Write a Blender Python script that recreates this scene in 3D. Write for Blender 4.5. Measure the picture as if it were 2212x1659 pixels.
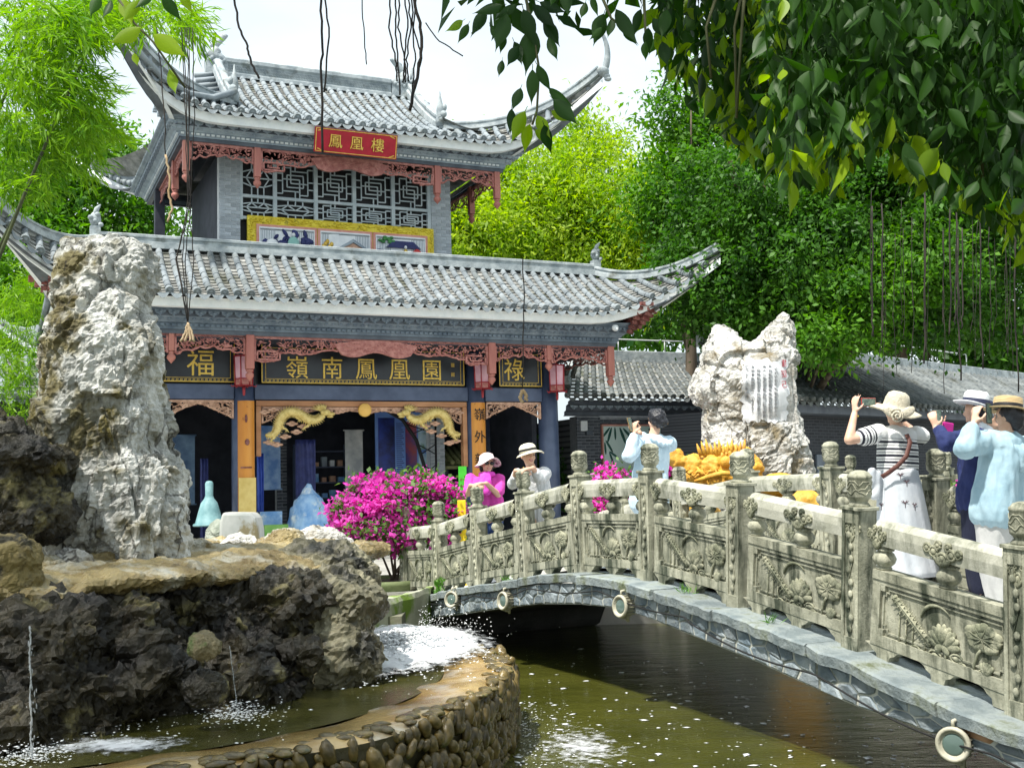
import bpy, bmesh, math, random
import numpy as np
from mathutils import Vector, Matrix, noise
for _o in list(bpy.data.objects): bpy.data.objects.remove(_o)
R = math.radians
scene = bpy.context.scene
col = scene.collection
# ------------------------------------------------------------------ camera
CAMZ = 1.45
FPX, PITCH, ROLL, YAWB = 2424.8, 0.08975765, -0.0259543, 0.43247038   # focal length in px of a 2212 px wide frame
_f = Vector((0, math.cos(PITCH), math.sin(PITCH))); _r = Vector((1, 0, 0)); _u = _r.cross(_f)
CR = _r*math.cos(ROLL) + _u*math.sin(ROLL); CU = -_r*math.sin(ROLL) + _u*math.cos(ROLL)
cam = bpy.data.cameras.new('camera'); cam_o = bpy.data.objects.new('camera', cam); col.objects.link(cam_o)
cam.sensor_width = 36; cam.lens = 36*FPX/2212; cam.clip_end = 2000; cam.clip_start = .05
_m = Matrix((CR, CU, -_f)).transposed().to_4x4(); _m.translation = (0, 0, CAMZ)
cam_o.matrix_world = _m
scene.camera = cam_o
def P(x, y, Y):
    'point of the place seen at picture position x,y (2212 px wide) at distance Y'
    d = CR*((x-1106)/FPX) - CU*((y-829.5)/FPX) + _f
    return Vector((0, 0, CAMZ)) + d*(Y/d.y)
# ------------------------------------------------------------------ sky and sun
SUN_DIR = Vector((-.30, -.36, .88)).normalized()
world = bpy.data.worlds.new('World'); scene.world = world; world.use_nodes = True
wn = world.node_tree.nodes; wl = world.node_tree.links
for n in list(wn): wn.remove(n)
wo = wn.new('ShaderNodeOutputWorld'); bg = wn.new('ShaderNodeBackground'); sky = wn.new('ShaderNodeTexSky')
sky.sky_type = 'NISHITA'; sky.sun_disc = False
sky.sun_elevation = math.asin(SUN_DIR.z); sky.sun_rotation = math.atan2(SUN_DIR.x, SUN_DIR.y)
sky.air_density = 1.0; sky.dust_density = 4.0; sky.ozone_density = 1.0; sky.altitude = 20
# thin bright cloud over the whole sky
wtc = wn.new('ShaderNodeTexCoord'); wmp = wn.new('ShaderNodeMapping'); wmp.inputs['Scale'].default_value = (1, 1, 2.2)
wno = wn.new('ShaderNodeTexNoise'); wno.inputs['Scale'].default_value = 2.0; wno.inputs['Detail'].default_value = 7; wno.inputs['Roughness'].default_value = .55
wrp = wn.new('ShaderNodeValToRGB'); wrp.color_ramp.elements[0].position = .22; wrp.color_ramp.elements[1].position = .62
wrp.color_ramp.elements[0].color = (.52, .52, .52, 1); wrp.color_ramp.elements[1].color = (.97, .97, .97, 1)
wmx = wn.new('ShaderNodeMix'); wmx.data_type = 'RGBA'
wl.new(wtc.outputs['Generated'], wmp.inputs['Vector']); wl.new(wmp.outputs[0], wno.inputs['Vector']); wl.new(wno.outputs['Fac'], wrp.inputs[0])
wl.new(wrp.outputs[0], wmx.inputs['Factor']); wl.new(sky.outputs[0], wmx.inputs['A']); wmx.inputs['B'].default_value = (5.95, 6.7, 7.0, 1)
wl.new(wmx.outputs['Result'], bg.inputs['Color']); bg.inputs['Strength'].default_value = .1
wl.new(bg.outputs[0], wo.inputs['Surface'])
sun = bpy.data.lights.new('sun', 'SUN'); sun.energy = 3.8; sun.angle = R(2.5); sun.color = (1, .955, .88)
sun_o = bpy.data.objects.new('sun', sun); col.objects.link(sun_o)
sun_o.rotation_euler = SUN_DIR.to_track_quat('Z', 'Y').to_euler(); sun_o.location = (-20, -20, 40)
vs = scene.view_settings; vs.view_transform = 'Standard'; vs.look = 'None'; vs.exposure = .93; vs.gamma = 1; vs.use_curve_mapping = False
cy = scene.cycles
cy.use_denoising = True; cy.max_bounces = 6; cy.diffuse_bounces = 3; cy.glossy_bounces = 3; cy.transmission_bounces = 4; cy.transparent_max_bounces = 6
cy.caustics_reflective = False; cy.caustics_refractive = False; cy.sample_clamp_indirect = 4
# ------------------------------------------------------------------ mesh helpers
class MB:
    def __init__(s): s.v = []; s.f = []; s.m = []; s.s = []
    def add(s, vs, fs, m=0, sm=False, M=None):
        b = len(s.v)
        if M is not None: vs = [M @ Vector(p) for p in vs]
        s.v += [tuple(p) for p in vs]
        s.f += [tuple(i+b for i in f) for f in fs]; s.m += [m]*len(fs); s.s += [sm]*len(fs)
        return s
    def box(s, lo, hi, m=0, M=None):
        x0, y0, z0 = lo; x1, y1, z1 = hi
        return s.add([(x0,y0,z0),(x1,y0,z0),(x1,y1,z0),(x0,y1,z0),(x0,y0,z1),(x1,y0,z1),(x1,y1,z1),(x0,y1,z1)],
                     [(0,3,2,1),(4,5,6,7),(0,1,5,4),(1,2,6,5),(2,3,7,6),(3,0,4,7)], m, False, M)
    def lathe(s, prof, n=16, c=(0,0,0), m=0, M=None, sm=True, ax=None):
        vs = []; fs = []; k = len(prof)
        for i in range(n):
            a = 2*math.pi*i/n; ca, sa = math.cos(a), math.sin(a)
            for r, z in prof: vs.append((c[0]+r*ca, c[1]+r*sa, c[2]+z))
        for i in range(n):
            j = (i+1) % n
            for q in range(k-1): fs.append((i*k+q, j*k+q, j*k+q+1, i*k+q+1))
        if prof[0][0] > 1e-4: fs.append(tuple(i*k for i in range(n))[::-1])
        if prof[-1][0] > 1e-4: fs.append(tuple(i*k+k-1 for i in range(n)))
        return s.add(vs, fs, m, sm, M)
    def tube(s, pts, rad, n=6, m=0, sm=True, cap=True, M=None, flat=1.0, upv=None):
        pts = [Vector(p) for p in pts]; k = len(pts)
        if not hasattr(rad, '__len__'): rad = [rad]*k
        vs = []; fs = []; prev = None
        for i, p in enumerate(pts):
            t = (pts[min(i+1, k-1)] - pts[max(i-1, 0)])
            if t.length < 1e-9: t = Vector((0, 0, 1))
            t.normalize()
            if prev is None:
                a = Vector(upv) if upv is not None else (Vector((0, 0, 1)) if abs(t.z) < .9 else Vector((1, 0, 0)))
            else: a = prev
            a = a - t*a.dot(t)
            if a.length < 1e-6: a = t.orthogonal()
            a.normalize(); b = t.cross(a); prev = a
            for j in range(n):
                th = 2*math.pi*(j+.5)/n
                vs.append(p + a*(math.cos(th)*rad[i]) + b*(math.sin(th)*rad[i]*flat))
        for i in range(k-1):
            for j in range(n):
                j2 = (j+1) % n
                fs.append((i*n+j, i*n+j2, (i+1)*n+j2, (i+1)*n+j))
        if cap: fs.append(tuple(range(n))[::-1]); fs.append(tuple((k-1)*n+j for j in range(n)))
        return s.add(vs, fs, m, sm, M)
    def ell(s, c, r, nu=10, nv=6, m=0, M=None, sm=True):
        vs = [(c[0], c[1], c[2]-r[2])]; fs = []
        for i in range(1, nv):
            a = -math.pi/2 + math.pi*i/nv
            for j in range(nu):
                b = 2*math.pi*j/nu
                vs.append((c[0]+r[0]*math.cos(a)*math.cos(b), c[1]+r[1]*math.cos(a)*math.sin(b), c[2]+r[2]*math.sin(a)))
        vs.append((c[0], c[1], c[2]+r[2])); L = len(vs)-1
        for j in range(nu):
            j2 = (j+1) % nu
            fs.append((0, 1+j2, 1+j)); fs.append((L, L-nu+j, L-nu+j2))
            for i in range(nv-2): fs.append((1+i*nu+j, 1+i*nu+j2, 1+(i+1)*nu+j2, 1+(i+1)*nu+j))
        return s.add(vs, fs, m, sm, M)
    def extr(s, poly, y0, y1, m=0, M=None, sm=False):
        'polygon in x,z extruded along y'
        n = len(poly)
        vs = [(x, y0, z) for x, z in poly] + [(x, y1, z) for x, z in poly]
        fs = [tuple(range(n)), tuple(range(n, 2*n))[::-1]] + [(i, i+n, (i+1) % n + n, (i+1) % n) for i in range(n)]
        return s.add(vs, fs, m, sm, M)
    def grid(s, rows, m=0, sm=True, M=None, flip=False):
        k = len(rows[0]); vs = [p for r in rows for p in r]; fs = []
        for i in range(len(rows)-1):
            for j in range(k-1):
                q = (i*k+j, i*k+j+1, (i+1)*k+j+1, (i+1)*k+j)
                fs.append(q[::-1] if flip else q)
        return s.add(vs, fs, m, sm, M)
    def mesh(s, name='mesh'):
        me = bpy.data.meshes.new(name); me.from_pydata(s.v, [], s.f)
        me.polygons.foreach_set('material_index', s.m); me.polygons.foreach_set('use_smooth', s.s); me.update()
        return me
def obj(name, me, mats=None, parent=None, M=None, bev=0, label=None, cat=None, group=None, kind=None, fix=False):
    if isinstance(me, MB):
        me = me.mesh(name)
        if fix: fixn(me)
    if mats is not None and len(me.materials) == 0:
        for q in (mats if isinstance(mats, (list, tuple)) else [mats]): me.materials.append(q)
    o = bpy.data.objects.new(name, me); col.objects.link(o)
    if parent is not None: o.parent = parent
    if M is not None: o.matrix_local = M
    if bev:
        b = o.modifiers.new('bevel', 'BEVEL'); b.width = bev; b.segments = 2; b.limit_method = 'ANGLE'; b.angle_limit = R(40); b.harden_normals = False
    return tag(o, label, cat, group, kind)
def fixn(me):
    bm = bmesh.new(); bm.from_mesh(me); bmesh.ops.recalc_face_normals(bm, faces=bm.faces); bm.to_mesh(me); bm.free()
def tag(o, label=None, cat=None, group=None, kind=None):
    if label: o['label'] = label
    if cat: o['category'] = cat
    if group: o['group'] = group
    if kind: o['kind'] = kind
    return o
def empty(name, loc=(0, 0, 0), rz=0, label=None, cat=None, group=None):
    o = bpy.data.objects.new(name, None); col.objects.link(o); o.location = loc; o.rotation_euler = (0, 0, rz); o.empty_display_size = .2
    return tag(o, label, cat, group)
def T(x=0, y=0, z=0): return Matrix.Translation((x, y, z))
def RZ(a): return Matrix.Rotation(a, 4, 'Z')
def RX(a): return Matrix.Rotation(a, 4, 'X')
def RY(a): return Matrix.Rotation(a, 4, 'Y')
def SC(x, y, z): return Matrix.Diagonal((x, y, z, 1))
def frame(o, x, z):
    'matrix with local x along x, local z near z'
    x = Vector(x).normalized(); z = Vector(z); y = z.cross(x).normalized(); z = x.cross(y)
    m = Matrix((x, y, z)).transposed().to_4x4(); m.translation = o
    return m
def lerp(a, b, t): return a + (b-a)*t
def interp(x, xs, ys): return float(np.interp(x, xs, ys))
_txt = {}
def text_mesh(s, size, ext=.004, align='CENTER', bold=0, mat=None, key=None):
    k = (s, size, ext, align, bold, mat.name if mat else 0)
    if k in _txt: return _txt[k]
    cu = bpy.data.curves.new('writing', 'FONT'); cu.body = s; cu.size = size; cu.extrude = ext; cu.align_x = align; cu.align_y = 'CENTER'; cu.offset = bold; cu.resolution_u = 4
    o = bpy.data.objects.new('writing', cu); col.objects.link(o)
    dg = bpy.context.evaluated_depsgraph_get(); me = bpy.data.meshes.new_from_object(o.evaluated_get(dg)); me.name = 'writing'
    bpy.data.objects.remove(o); bpy.data.curves.remove(cu); me.materials.clear()
    if mat: me.materials.append(mat)
    _txt[k] = me
    return me
def from_mods(me, mods):
    'mesh after a list of modifiers'
    o = bpy.data.objects.new('work', me); col.objects.link(o)
    for ty, kw in mods:
        q = o.modifiers.new('m', ty)
        for a, b in kw.items(): setattr(q, a, b)
    dg = bpy.context.evaluated_depsgraph_get(); r = bpy.data.meshes.new_from_object(o.evaluated_get(dg))
    bpy.data.objects.remove(o); bpy.data.meshes.remove(me)
    return r
def capsule(mb, a, b, ra, rb, n=12, fx=1.0):
    a = Vector(a); b = Vector(b); d = (b-a)
    pts = []; rad = []
    L = max(d.length, 1e-4); t = d/L
    for k in (-1, -.8, -.45, 0): pts.append(a + t*ra*k); rad.append(ra*math.sqrt(max(0.0004, 1-k*k)))
    for k in (0, .45, .8, 1): pts.append(b + t*rb*k); rad.append(rb*math.sqrt(max(0.0004, 1-k*k)))
    mb.tube(pts, rad, n, flat=fx)
def blob(mb, vox=.012, smooth=8, sub=0, name='blob', disp=None):
    me = mb.mesh(name)
    mods = [('REMESH', dict(mode='VOXEL', voxel_size=vox, adaptivity=0))]
    if smooth: mods.append(('SMOOTH', dict(iterations=smooth, factor=.5)))
    me = from_mods(me, mods)
    if disp is not None:
        n = len(me.vertices); co = np.empty(n*3); me.vertices.foreach_get('co', co); co = co.reshape(n, 3)
        no = np.empty(n*3); me.vertex_normals.foreach_get('vector', no); no = no.reshape(n, 3)
        for i in range(n):
            d = disp(Vector(co[i]), Vector(no[i]))
            if isinstance(d, Vector): co[i] += d
            else: co[i] += no[i]*d
        me.vertices.foreach_set('co', co.ravel())
    me.polygons.foreach_set('use_smooth', [True]*len(me.polygons)); me.update()
    me.materials.clear()
    return me
def np_mesh(name, V, F):
    'mesh from arrays: V (n,3), F (m,k) with k=3 or 4'
    me = bpy.data.meshes.new(name); V = np.asarray(V, dtype=np.float32); F = np.asarray(F, dtype=np.int32); m, k = F.shape
    me.vertices.add(len(V)); me.vertices.foreach_set('co', V.ravel())
    me.loops.add(m*k); me.loops.foreach_set('vertex_index', F.ravel())
    me.polygons.add(m); me.polygons.foreach_set('loop_start', np.arange(0, m*k, k, dtype=np.int32))
    me.update(calc_edges=True); me.validate()
    return me
# ------------------------------------------------------------------ materials
MATS = {}
def rgb(c): return (c[0], c[1], c[2], 1)
def mat(name, c, c2=None, scale=4, detail=6, rough=.75, bump=0, bscale=None, rand=0, metal=0, spec=.4, stretch=(1, 1, 1), lo=.38, hi=.62,
        c3=None, s3=2, t3=(.52, .66), st3=(1, 1, 1), off3=0, moss=None, crack=None, trans=0, emit=0, coord='Object', sheen=0, bst=None, island=0):
    if name in MATS: return MATS[name]
    m = bpy.data.materials.new(name); m.use_nodes = True; nt = m.node_tree; N = nt.nodes; L = nt.links
    b = N['Principled BSDF']; b.inputs['Roughness'].default_value = rough; b.inputs['Metallic'].default_value = metal; b.inputs['Specular IOR Level'].default_value = spec
    tc = N.new('ShaderNodeTexCoord')
    def nz(s, st, d=6, ro=.6):
        mp = N.new('ShaderNodeMapping'); mp.inputs['Scale'].default_value = st
        if coord == 'World': L.new(N.new('ShaderNodeNewGeometry').outputs['Position'], mp.inputs[0])
        else: L.new(tc.outputs[coord], mp.inputs[0])
        n = N.new('ShaderNodeTexNoise'); n.inputs['Scale'].default_value = s; n.inputs['Detail'].default_value = d; n.inputs['Roughness'].default_value = ro
        L.new(mp.outputs[0], n.inputs['Vector']); return n.outputs['Fac']
    cur = None
    if c2 is not None:
        rp = N.new('ShaderNodeValToRGB'); rp.color_ramp.elements[0].position = lo; rp.color_ramp.elements[1].position = hi
        rp.color_ramp.elements[0].color = rgb(c); rp.color_ramp.elements[1].color = rgb(c2)
        L.new(nz(scale, stretch, detail), rp.inputs[0]); cur = rp.outputs[0]
    if c3 is not None:
        r3 = N.new('ShaderNodeValToRGB'); r3.color_ramp.elements[0].position = t3[0]; r3.color_ramp.elements[1].position = t3[1]
        q3 = nz(s3, st3, 7, .65); L.new(q3, r3.inputs[0])
        if off3: q3.node.inputs['Vector'].links[0].from_node.inputs['Location'].default_value = (off3, off3*.7, off3*1.3)
        mx = N.new('ShaderNodeMix'); mx.data_type = 'RGBA'; L.new(r3.outputs[0], mx.inputs['Factor'])
        if cur is not None: L.new(cur, mx.inputs['A'])
        else: mx.inputs['A'].default_value = rgb(c)
        mx.inputs['B'].default_value = rgb(c3); cur = mx.outputs['Result']
    if moss:
        at = N.new('ShaderNodeAttribute'); at.attribute_name = 'moss'; mx = N.new('ShaderNodeMix'); mx.data_type = 'RGBA'; L.new(at.outputs['Fac'], mx.inputs['Factor']); L.new(cur, mx.inputs['A'])
        r4 = N.new('ShaderNodeValToRGB'); r4.color_ramp.elements[0].position = .4; r4.color_ramp.elements[1].position = .6; r4.color_ramp.elements[0].color = rgb(moss[0]); r4.color_ramp.elements[1].color = rgb(moss[1]); L.new(nz(9, (1, 1, 1), 8), r4.inputs[0]); L.new(r4.outputs[0], mx.inputs['B']); cur = mx.outputs['Result']
    ck = None
    if crack:
        mp = N.new('ShaderNodeMapping'); mp.inputs['Scale'].default_value = crack[3]; L.new(tc.outputs[coord], mp.inputs[0]); wn_ = N.new('ShaderNodeTexNoise'); wn_.inputs['Scale'].default_value = 3; wn_.inputs['Detail'].default_value = 5; L.new(mp.outputs[0], wn_.inputs['Vector'])
        va = N.new('ShaderNodeVectorMath'); va.operation = 'MULTIPLY_ADD'; va.inputs[1].default_value = (.5, .5, .5); L.new(wn_.outputs['Color'], va.inputs[0]); L.new(mp.outputs[0], va.inputs[2])
        vo = N.new('ShaderNodeTexVoronoi'); vo.feature = 'DISTANCE_TO_EDGE'; vo.inputs['Scale'].default_value = crack[0]; L.new(va.outputs[0], vo.inputs['Vector'])
        rc_ = N.new('ShaderNodeMapRange'); rc_.inputs['From Max'].default_value = crack[1]; L.new(vo.outputs['Distance'], rc_.inputs['Value']); ck = rc_.outputs[0]
        g2 = N.new('ShaderNodeValToRGB'); g2.color_ramp.elements[0].position = .3; g2.color_ramp.elements[1].position = .62; L.new(nz(1.7, (1, 1, 1), 3), g2.inputs[0])
        mxm = N.new('ShaderNodeMath'); mxm.operation = 'MAXIMUM'; L.new(ck, mxm.inputs[0]); L.new(g2.outputs[0], mxm.inputs[1]); ck = mxm.outputs[0]
        mx = N.new('ShaderNodeMix'); mx.data_type = 'RGBA'; L.new(ck, mx.inputs['Factor']); mx.inputs['A'].default_value = rgb(crack[2]); L.new(cur, mx.inputs['B']); cur = mx.outputs['Result']
    if rand or island:
        if island:
            g = N.new('ShaderNodeNewGeometry'); src = g.outputs['Random Per Island']; amt = island
        else:
            oi = N.new('ShaderNodeObjectInfo'); src = oi.outputs['Random']; amt = rand
        mr = N.new('ShaderNodeMapRange'); mr.inputs['To Min'].default_value = 1-amt; mr.inputs['To Max'].default_value = 1+amt; L.new(src, mr.inputs['Value'])
        hs = N.new('ShaderNodeHueSaturation'); L.new(mr.outputs[0], hs.inputs['Value'])
        if cur is not None: L.new(cur, hs.inputs['Color'])
        else: hs.inputs['Color'].default_value = rgb(c)
        cur = hs.outputs[0]
    if cur is not None: L.new(cur, b.inputs['Base Color'])
    else: b.inputs['Base Color'].default_value = rgb(c)
    if bump:
        bp = N.new('ShaderNodeBump'); bp.inputs['Strength'].default_value = min(1, bump); bp.inputs['Distance'].default_value = .02*max(1, bump)
        L.new(nz(bscale or scale*4, bst or stretch, 8, .65), bp.inputs['Height']); L.new(bp.outputs[0], b.inputs['Normal'])
        if ck is not None:
            b2 = N.new('ShaderNodeBump'); b2.inputs['Strength'].default_value = 1; b2.inputs['Distance'].default_value = .03; L.new(ck, b2.inputs['Height']); L.new(b2.outputs[0], bp.inputs['Normal'])
    if trans:
        b.inputs['Transmission Weight'].default_value = trans
    if emit:
        b.inputs['Emission Strength'].default_value = emit
        if cur is not None: L.new(cur, b.inputs['Emission Color'])
        else: b.inputs['Emission Color'].default_value = rgb(c)
    MATS[name] = m
    return m
def leafmat(name, c, c2, tr=.45, rough=.5, tcol=None, spec=.3):
    'leaf: per-leaf colour, part of the light passes through'
    if name in MATS: return MATS[name]
    m = bpy.data.materials.new(name); m.use_nodes = True; N = m.node_tree.nodes; L = m.node_tree.links
    b = N['Principled BSDF']; b.inputs['Roughness'].default_value = rough; b.inputs['Specular IOR Level'].default_value = spec
    g = N.new('ShaderNodeNewGeometry'); rp = N.new('ShaderNodeValToRGB'); rp.color_ramp.elements[0].color = rgb(c); rp.color_ramp.elements[1].color = rgb(c2)
    oi = N.new('ShaderNodeObjectInfo'); ad = N.new('ShaderNodeMath'); ad.operation = 'ADD'; fr = N.new('ShaderNodeMath'); fr.operation = 'FRACT'
    L.new(g.outputs['Random Per Island'], ad.inputs[0]); L.new(oi.outputs['Random'], ad.inputs[1]); L.new(ad.outputs[0], fr.inputs[0])
    no = N.new('ShaderNodeTexNoise'); no.inputs['Scale'].default_value = .9; no.inputs['Detail'].default_value = 3; L.new(g.outputs['Position'], no.inputs['Vector'])
    m1 = N.new('ShaderNodeMapRange'); m1.inputs['From Min'].default_value = .36; m1.inputs['From Max'].default_value = .64; L.new(no.outputs['Fac'], m1.inputs['Value'])
    mm = N.new('ShaderNodeMix'); mm.inputs['Factor'].default_value = .5; L.new(fr.outputs[0], mm.inputs['A']); L.new(m1.outputs[0], mm.inputs['B']); L.new(mm.outputs['Result'], rp.inputs[0])
    L.new(rp.outputs[0], b.inputs['Base Color'])
    t = N.new('ShaderNodeBsdfTranslucent'); hs = N.new('ShaderNodeHueSaturation'); hs.inputs['Value'].default_value = 1.5; hs.inputs['Saturation'].default_value = 1.1
    L.new(rp.outputs[0], hs.inputs['Color'])
    L.new(hs.outputs[0], t.inputs['Color'])
    mx = N.new('ShaderNodeMixShader'); mx.inputs[0].default_value = tr; L.new(b.outputs[0], mx.inputs[1]); L.new(t.outputs[0], mx.inputs[2])
    L.new(mx.outputs[0], N['Material Output'].inputs['Surface'])
    MATS[name] = m
    return m
def brickmat(name, c, c2, mortar, bw=.26, bh=.075, ax='XZ'):
    if name in MATS: return MATS[name]
    m = bpy.data.materials.new(name); m.use_nodes = True; N = m.node_tree.nodes; L = m.node_tree.links; b = N['Principled BSDF']; b.inputs['Roughness'].default_value = .85
    tc = N.new('ShaderNodeTexCoord'); sp = N.new('ShaderNodeSeparateXYZ'); cb = N.new('ShaderNodeCombineXYZ'); L.new(tc.outputs['Object'], sp.inputs[0])
    L.new(sp.outputs[ax[0]], cb.inputs['X']); L.new(sp.outputs['Z'], cb.inputs['Y'])
    br = N.new('ShaderNodeTexBrick'); br.inputs['Scale'].default_value = 1; br.inputs['Brick Width'].default_value = bw; br.inputs['Row Height'].default_value = bh; br.inputs['Mortar Size'].default_value = .008
    br.inputs['Color1'].default_value = rgb(c); br.inputs['Color2'].default_value = rgb(c2); br.inputs['Mortar'].default_value = rgb(mortar)
    L.new(cb.outputs[0], br.inputs['Vector']); L.new(br.outputs['Color'], b.inputs['Base Color'])
    bp = N.new('ShaderNodeBump'); bp.inputs['Strength'].default_value = .6; bp.inputs['Distance'].default_value = .01; bp.invert = True
    L.new(br.outputs['Fac'], bp.inputs['Height']); L.new(bp.outputs[0], b.inputs['Normal'])
    MATS[name] = m
    return m
M_tile = mat('tile_grey', (.17,.20,.22), (.27,.305,.325), 3, rough=.8, bump=.5, bscale=30, rand=.13, c3=(.11,.125,.115), s3=1.5, t3=(.52,.72), coord='World')
M_tile_dark_shade = mat('tile_old', (.10,.115,.12), (.22,.24,.24), 3, rough=.85, bump=.5, bscale=30, rand=.2, c3=(.05,.055,.045), s3=1.5, t3=(.5,.68), coord='World')  # darker tile; on the shaded gallery it paints shade into the colour
M_pan = mat('pan_tile_grey', (.15,.155,.15), (.30,.30,.28), 5, rough=.85, bump=.3, bscale=25, c3=(.08,.085,.06), s3=1.6, t3=(.50,.66), island=.25)
M_plaster = mat('eave_plaster_white', (.72,.76,.78), (.86,.88,.88), 3, rough=.8, bump=.2, bscale=20, c3=(.42,.46,.47), s3=1.6, t3=(.6,.8))
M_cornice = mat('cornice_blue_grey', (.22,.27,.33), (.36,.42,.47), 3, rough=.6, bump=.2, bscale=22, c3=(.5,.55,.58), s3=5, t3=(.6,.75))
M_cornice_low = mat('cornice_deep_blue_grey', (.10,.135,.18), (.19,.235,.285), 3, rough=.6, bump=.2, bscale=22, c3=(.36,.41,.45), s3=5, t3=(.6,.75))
M_cornice_d = mat('cornice_dark', (.075,.09,.115), (.12,.14,.17), 3, rough=.6, bump=.15, bscale=20)
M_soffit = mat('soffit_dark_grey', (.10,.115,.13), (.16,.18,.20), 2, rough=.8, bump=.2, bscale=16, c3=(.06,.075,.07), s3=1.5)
M_ridge = mat('ridge_grey', (.24,.28,.30), (.42,.46,.47), 4, rough=.8, bump=.6, bscale=14, c3=(.14,.15,.13), s3=3, t3=(.55,.72))
M_blue = mat('beam_blue_grey', (.045,.066,.125), (.08,.108,.185), 2, rough=.38, bump=.1, bscale=12, spec=.5, c3=(.30,.36,.42), s3=7, t3=(.69,.78), st3=(1,1,.5))
M_pink = mat('carved_wood_rose', (.36,.125,.11), (.55,.245,.21), 9, rough=.55, bump=.3, bscale=50, c3=(.22,.06,.05), s3=12, t3=(.58,.75))
M_rosepost = mat('rose_wood_post', (.40,.14,.115), (.52,.21,.165), 4, rough=.5, bump=.2, bscale=40, stretch=(1,1,.15), bst=(1,1,.1))
M_black = mat('lacquer_black', (.010,.012,.016), (.016,.02,.024), 3, rough=.3, spec=.5, bump=.05)
M_gold = mat('gold_paint', (.62,.40,.06), (.80,.56,.12), 12, rough=.38, metal=.25, bump=.2, bscale=60)
M_gold2 = mat('gold_carving', (.60,.44,.13), (.82,.66,.26), 14, rough=.45, metal=.1, bump=.5, bscale=60, c3=(.35,.2,.05), s3=14, t3=(.6,.75))
M_orange = mat('couplet_board_orange', (.58,.22,.035), (.72,.32,.06), 3, rough=.4, bump=.15, bscale=24, stretch=(1,1,.12), bst=(1,1,.1), c3=(.30,.10,.02), s3=6, t3=(.62,.72))
M_red = mat('plaque_red', (.33,.003,.016), (.42,.006,.024), 3, rough=.35, bump=.08)
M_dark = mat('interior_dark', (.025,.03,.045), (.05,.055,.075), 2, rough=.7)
M_ink = mat('ink_black', (.012,.012,.014), rough=.6)
M_brick = mat('grey_brick', (.33,.37,.41), (.46,.50,.54), 6, rough=.85, bump=.35, bscale=40, rand=.16)
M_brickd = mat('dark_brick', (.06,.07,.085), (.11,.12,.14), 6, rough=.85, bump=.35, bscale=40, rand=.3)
M_mortar = mat('mortar_pale', (.55,.58,.60), (.68,.70,.71), 8, rough=.9, bump=.2)
M_mortar_d = mat('mortar_grey', (.30,.32,.35), (.40,.42,.45), 8, rough=.9, bump=.2)
M_lattice = mat('lattice_grey_blue', (.40,.47,.51), (.52,.58,.61), 4, rough=.6, bump=.1)
# ================================================================== setting
M_pave = mat('paving', (.34,.33,.30), (.46,.45,.41), 1.2, rough=.8, bump=.25, bscale=8, c3=(.22,.22,.2), s3=.6)
mb = MB(); mb.box((-80, 15.9, -.6), (80, 140, 0)); obj('ground', mb, M_pave, kind='structure')
M_pond = mat('pond_water', (.040,.044,.007), (.072,.076,.014), .8, rough=.05, bump=.75, bscale=2.4, bst=(.9,2.0,1), spec=.5)
mb = MB(); mb.grid([[(-20+i*1.0, -6+j*1.0, -.52) for i in range(46)] for j in range(23)], 0, True); obj('pond', mb, M_pond, kind='structure')
# ================================================================== pavilion
UB = Vector((math.cos(YAWB), math.sin(YAWB), 0)); VB = Vector((-math.sin(YAWB), math.cos(YAWB), 0))
OB = Vector((-5.7767, 24.0, 0))
def BW(u, v, z): return OB + UB*u + VB*v + Vector((0, 0, z))
def sub(name, root): return root
pav = empty('pavilion', OB, YAWB, 'two-storey grey tiled pavilion with upturned eaves, carved rose fretwork and black gold-lettered boards', 'pavilion')
random.seed(3)
class Roof:
    def __init__(s, uL, uR, vF, vB, z0, rise, reachL, reachR, bow, topL, topR, topv, topz, hipk, sag=.72):
        s.__dict__.update(locals())
    def tt(s, u):
        if u > s.uR-s.reachR: return min(1, (u-(s.uR-s.reachR))/s.reachR)
        if u < s.uL+s.reachL: return min(1, ((s.uL+s.reachL)-u)/s.reachL)
        return 0
    def eave(s, u):
        t = s.tt(u); return Vector((u, s.vF + s.bow*(1-t*t), s.z0 + s.rise*t**2.2))
    def top(s, u):
        if s.topL <= u <= s.topR: return Vector((u, s.topv, s.topz))
        if u > s.topR: t = (u-s.topR)/(s.uR-s.topR); tip = s.eave(s.uR)
        else: t = (s.topL-u)/(s.topL-s.uL); tip = s.eave(s.uL)
        t = min(1, t)
        return Vector((u, lerp(s.topv, tip.y, t), lerp(s.topz, tip.z+.06, t) - s.hipk*t*(1-t)))
    def pt(s, u, t):
        a = s.eave(u); b = s.top(u)
        return Vector((u, lerp(a.y, b.y, t), lerp(a.z, b.z, s.sag*t + (1-s.sag)*t*t)))
    def nrm(s, u, t):
        a = s.pt(u, min(1, t+.03)) - s.pt(u, max(0, t-.03)); e = s.pt(u+.03, t) - s.pt(u-.03, t)
        n = e.cross(a); n.normalize(); return n if n.z > 0 else -n
    def side(s, which, k):
        'eave points along the left, right or back side'
        out = []
        hu = (s.uR-s.uL); rr = s.reachL
        for i in range(k+1):
            q = i/k
            if which == 'back': u = lerp(s.uL, s.uR, q); t = s.tt(u); p = Vector((u, s.vB - s.bow*(1-t*t), s.z0+s.rise*t**2.2))
            else:
                v = lerp(s.vF, s.vB, q); d = min(v-s.vF, s.vB-v); t = max(0, 1-d/rr)
                x = s.uL + s.bow*(1-t*t) if which == 'left' else s.uR - s.bow*(1-t*t)
                p = Vector((x, v, s.z0+s.rise*t**2.2))
            out.append(p)
        return out
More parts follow.
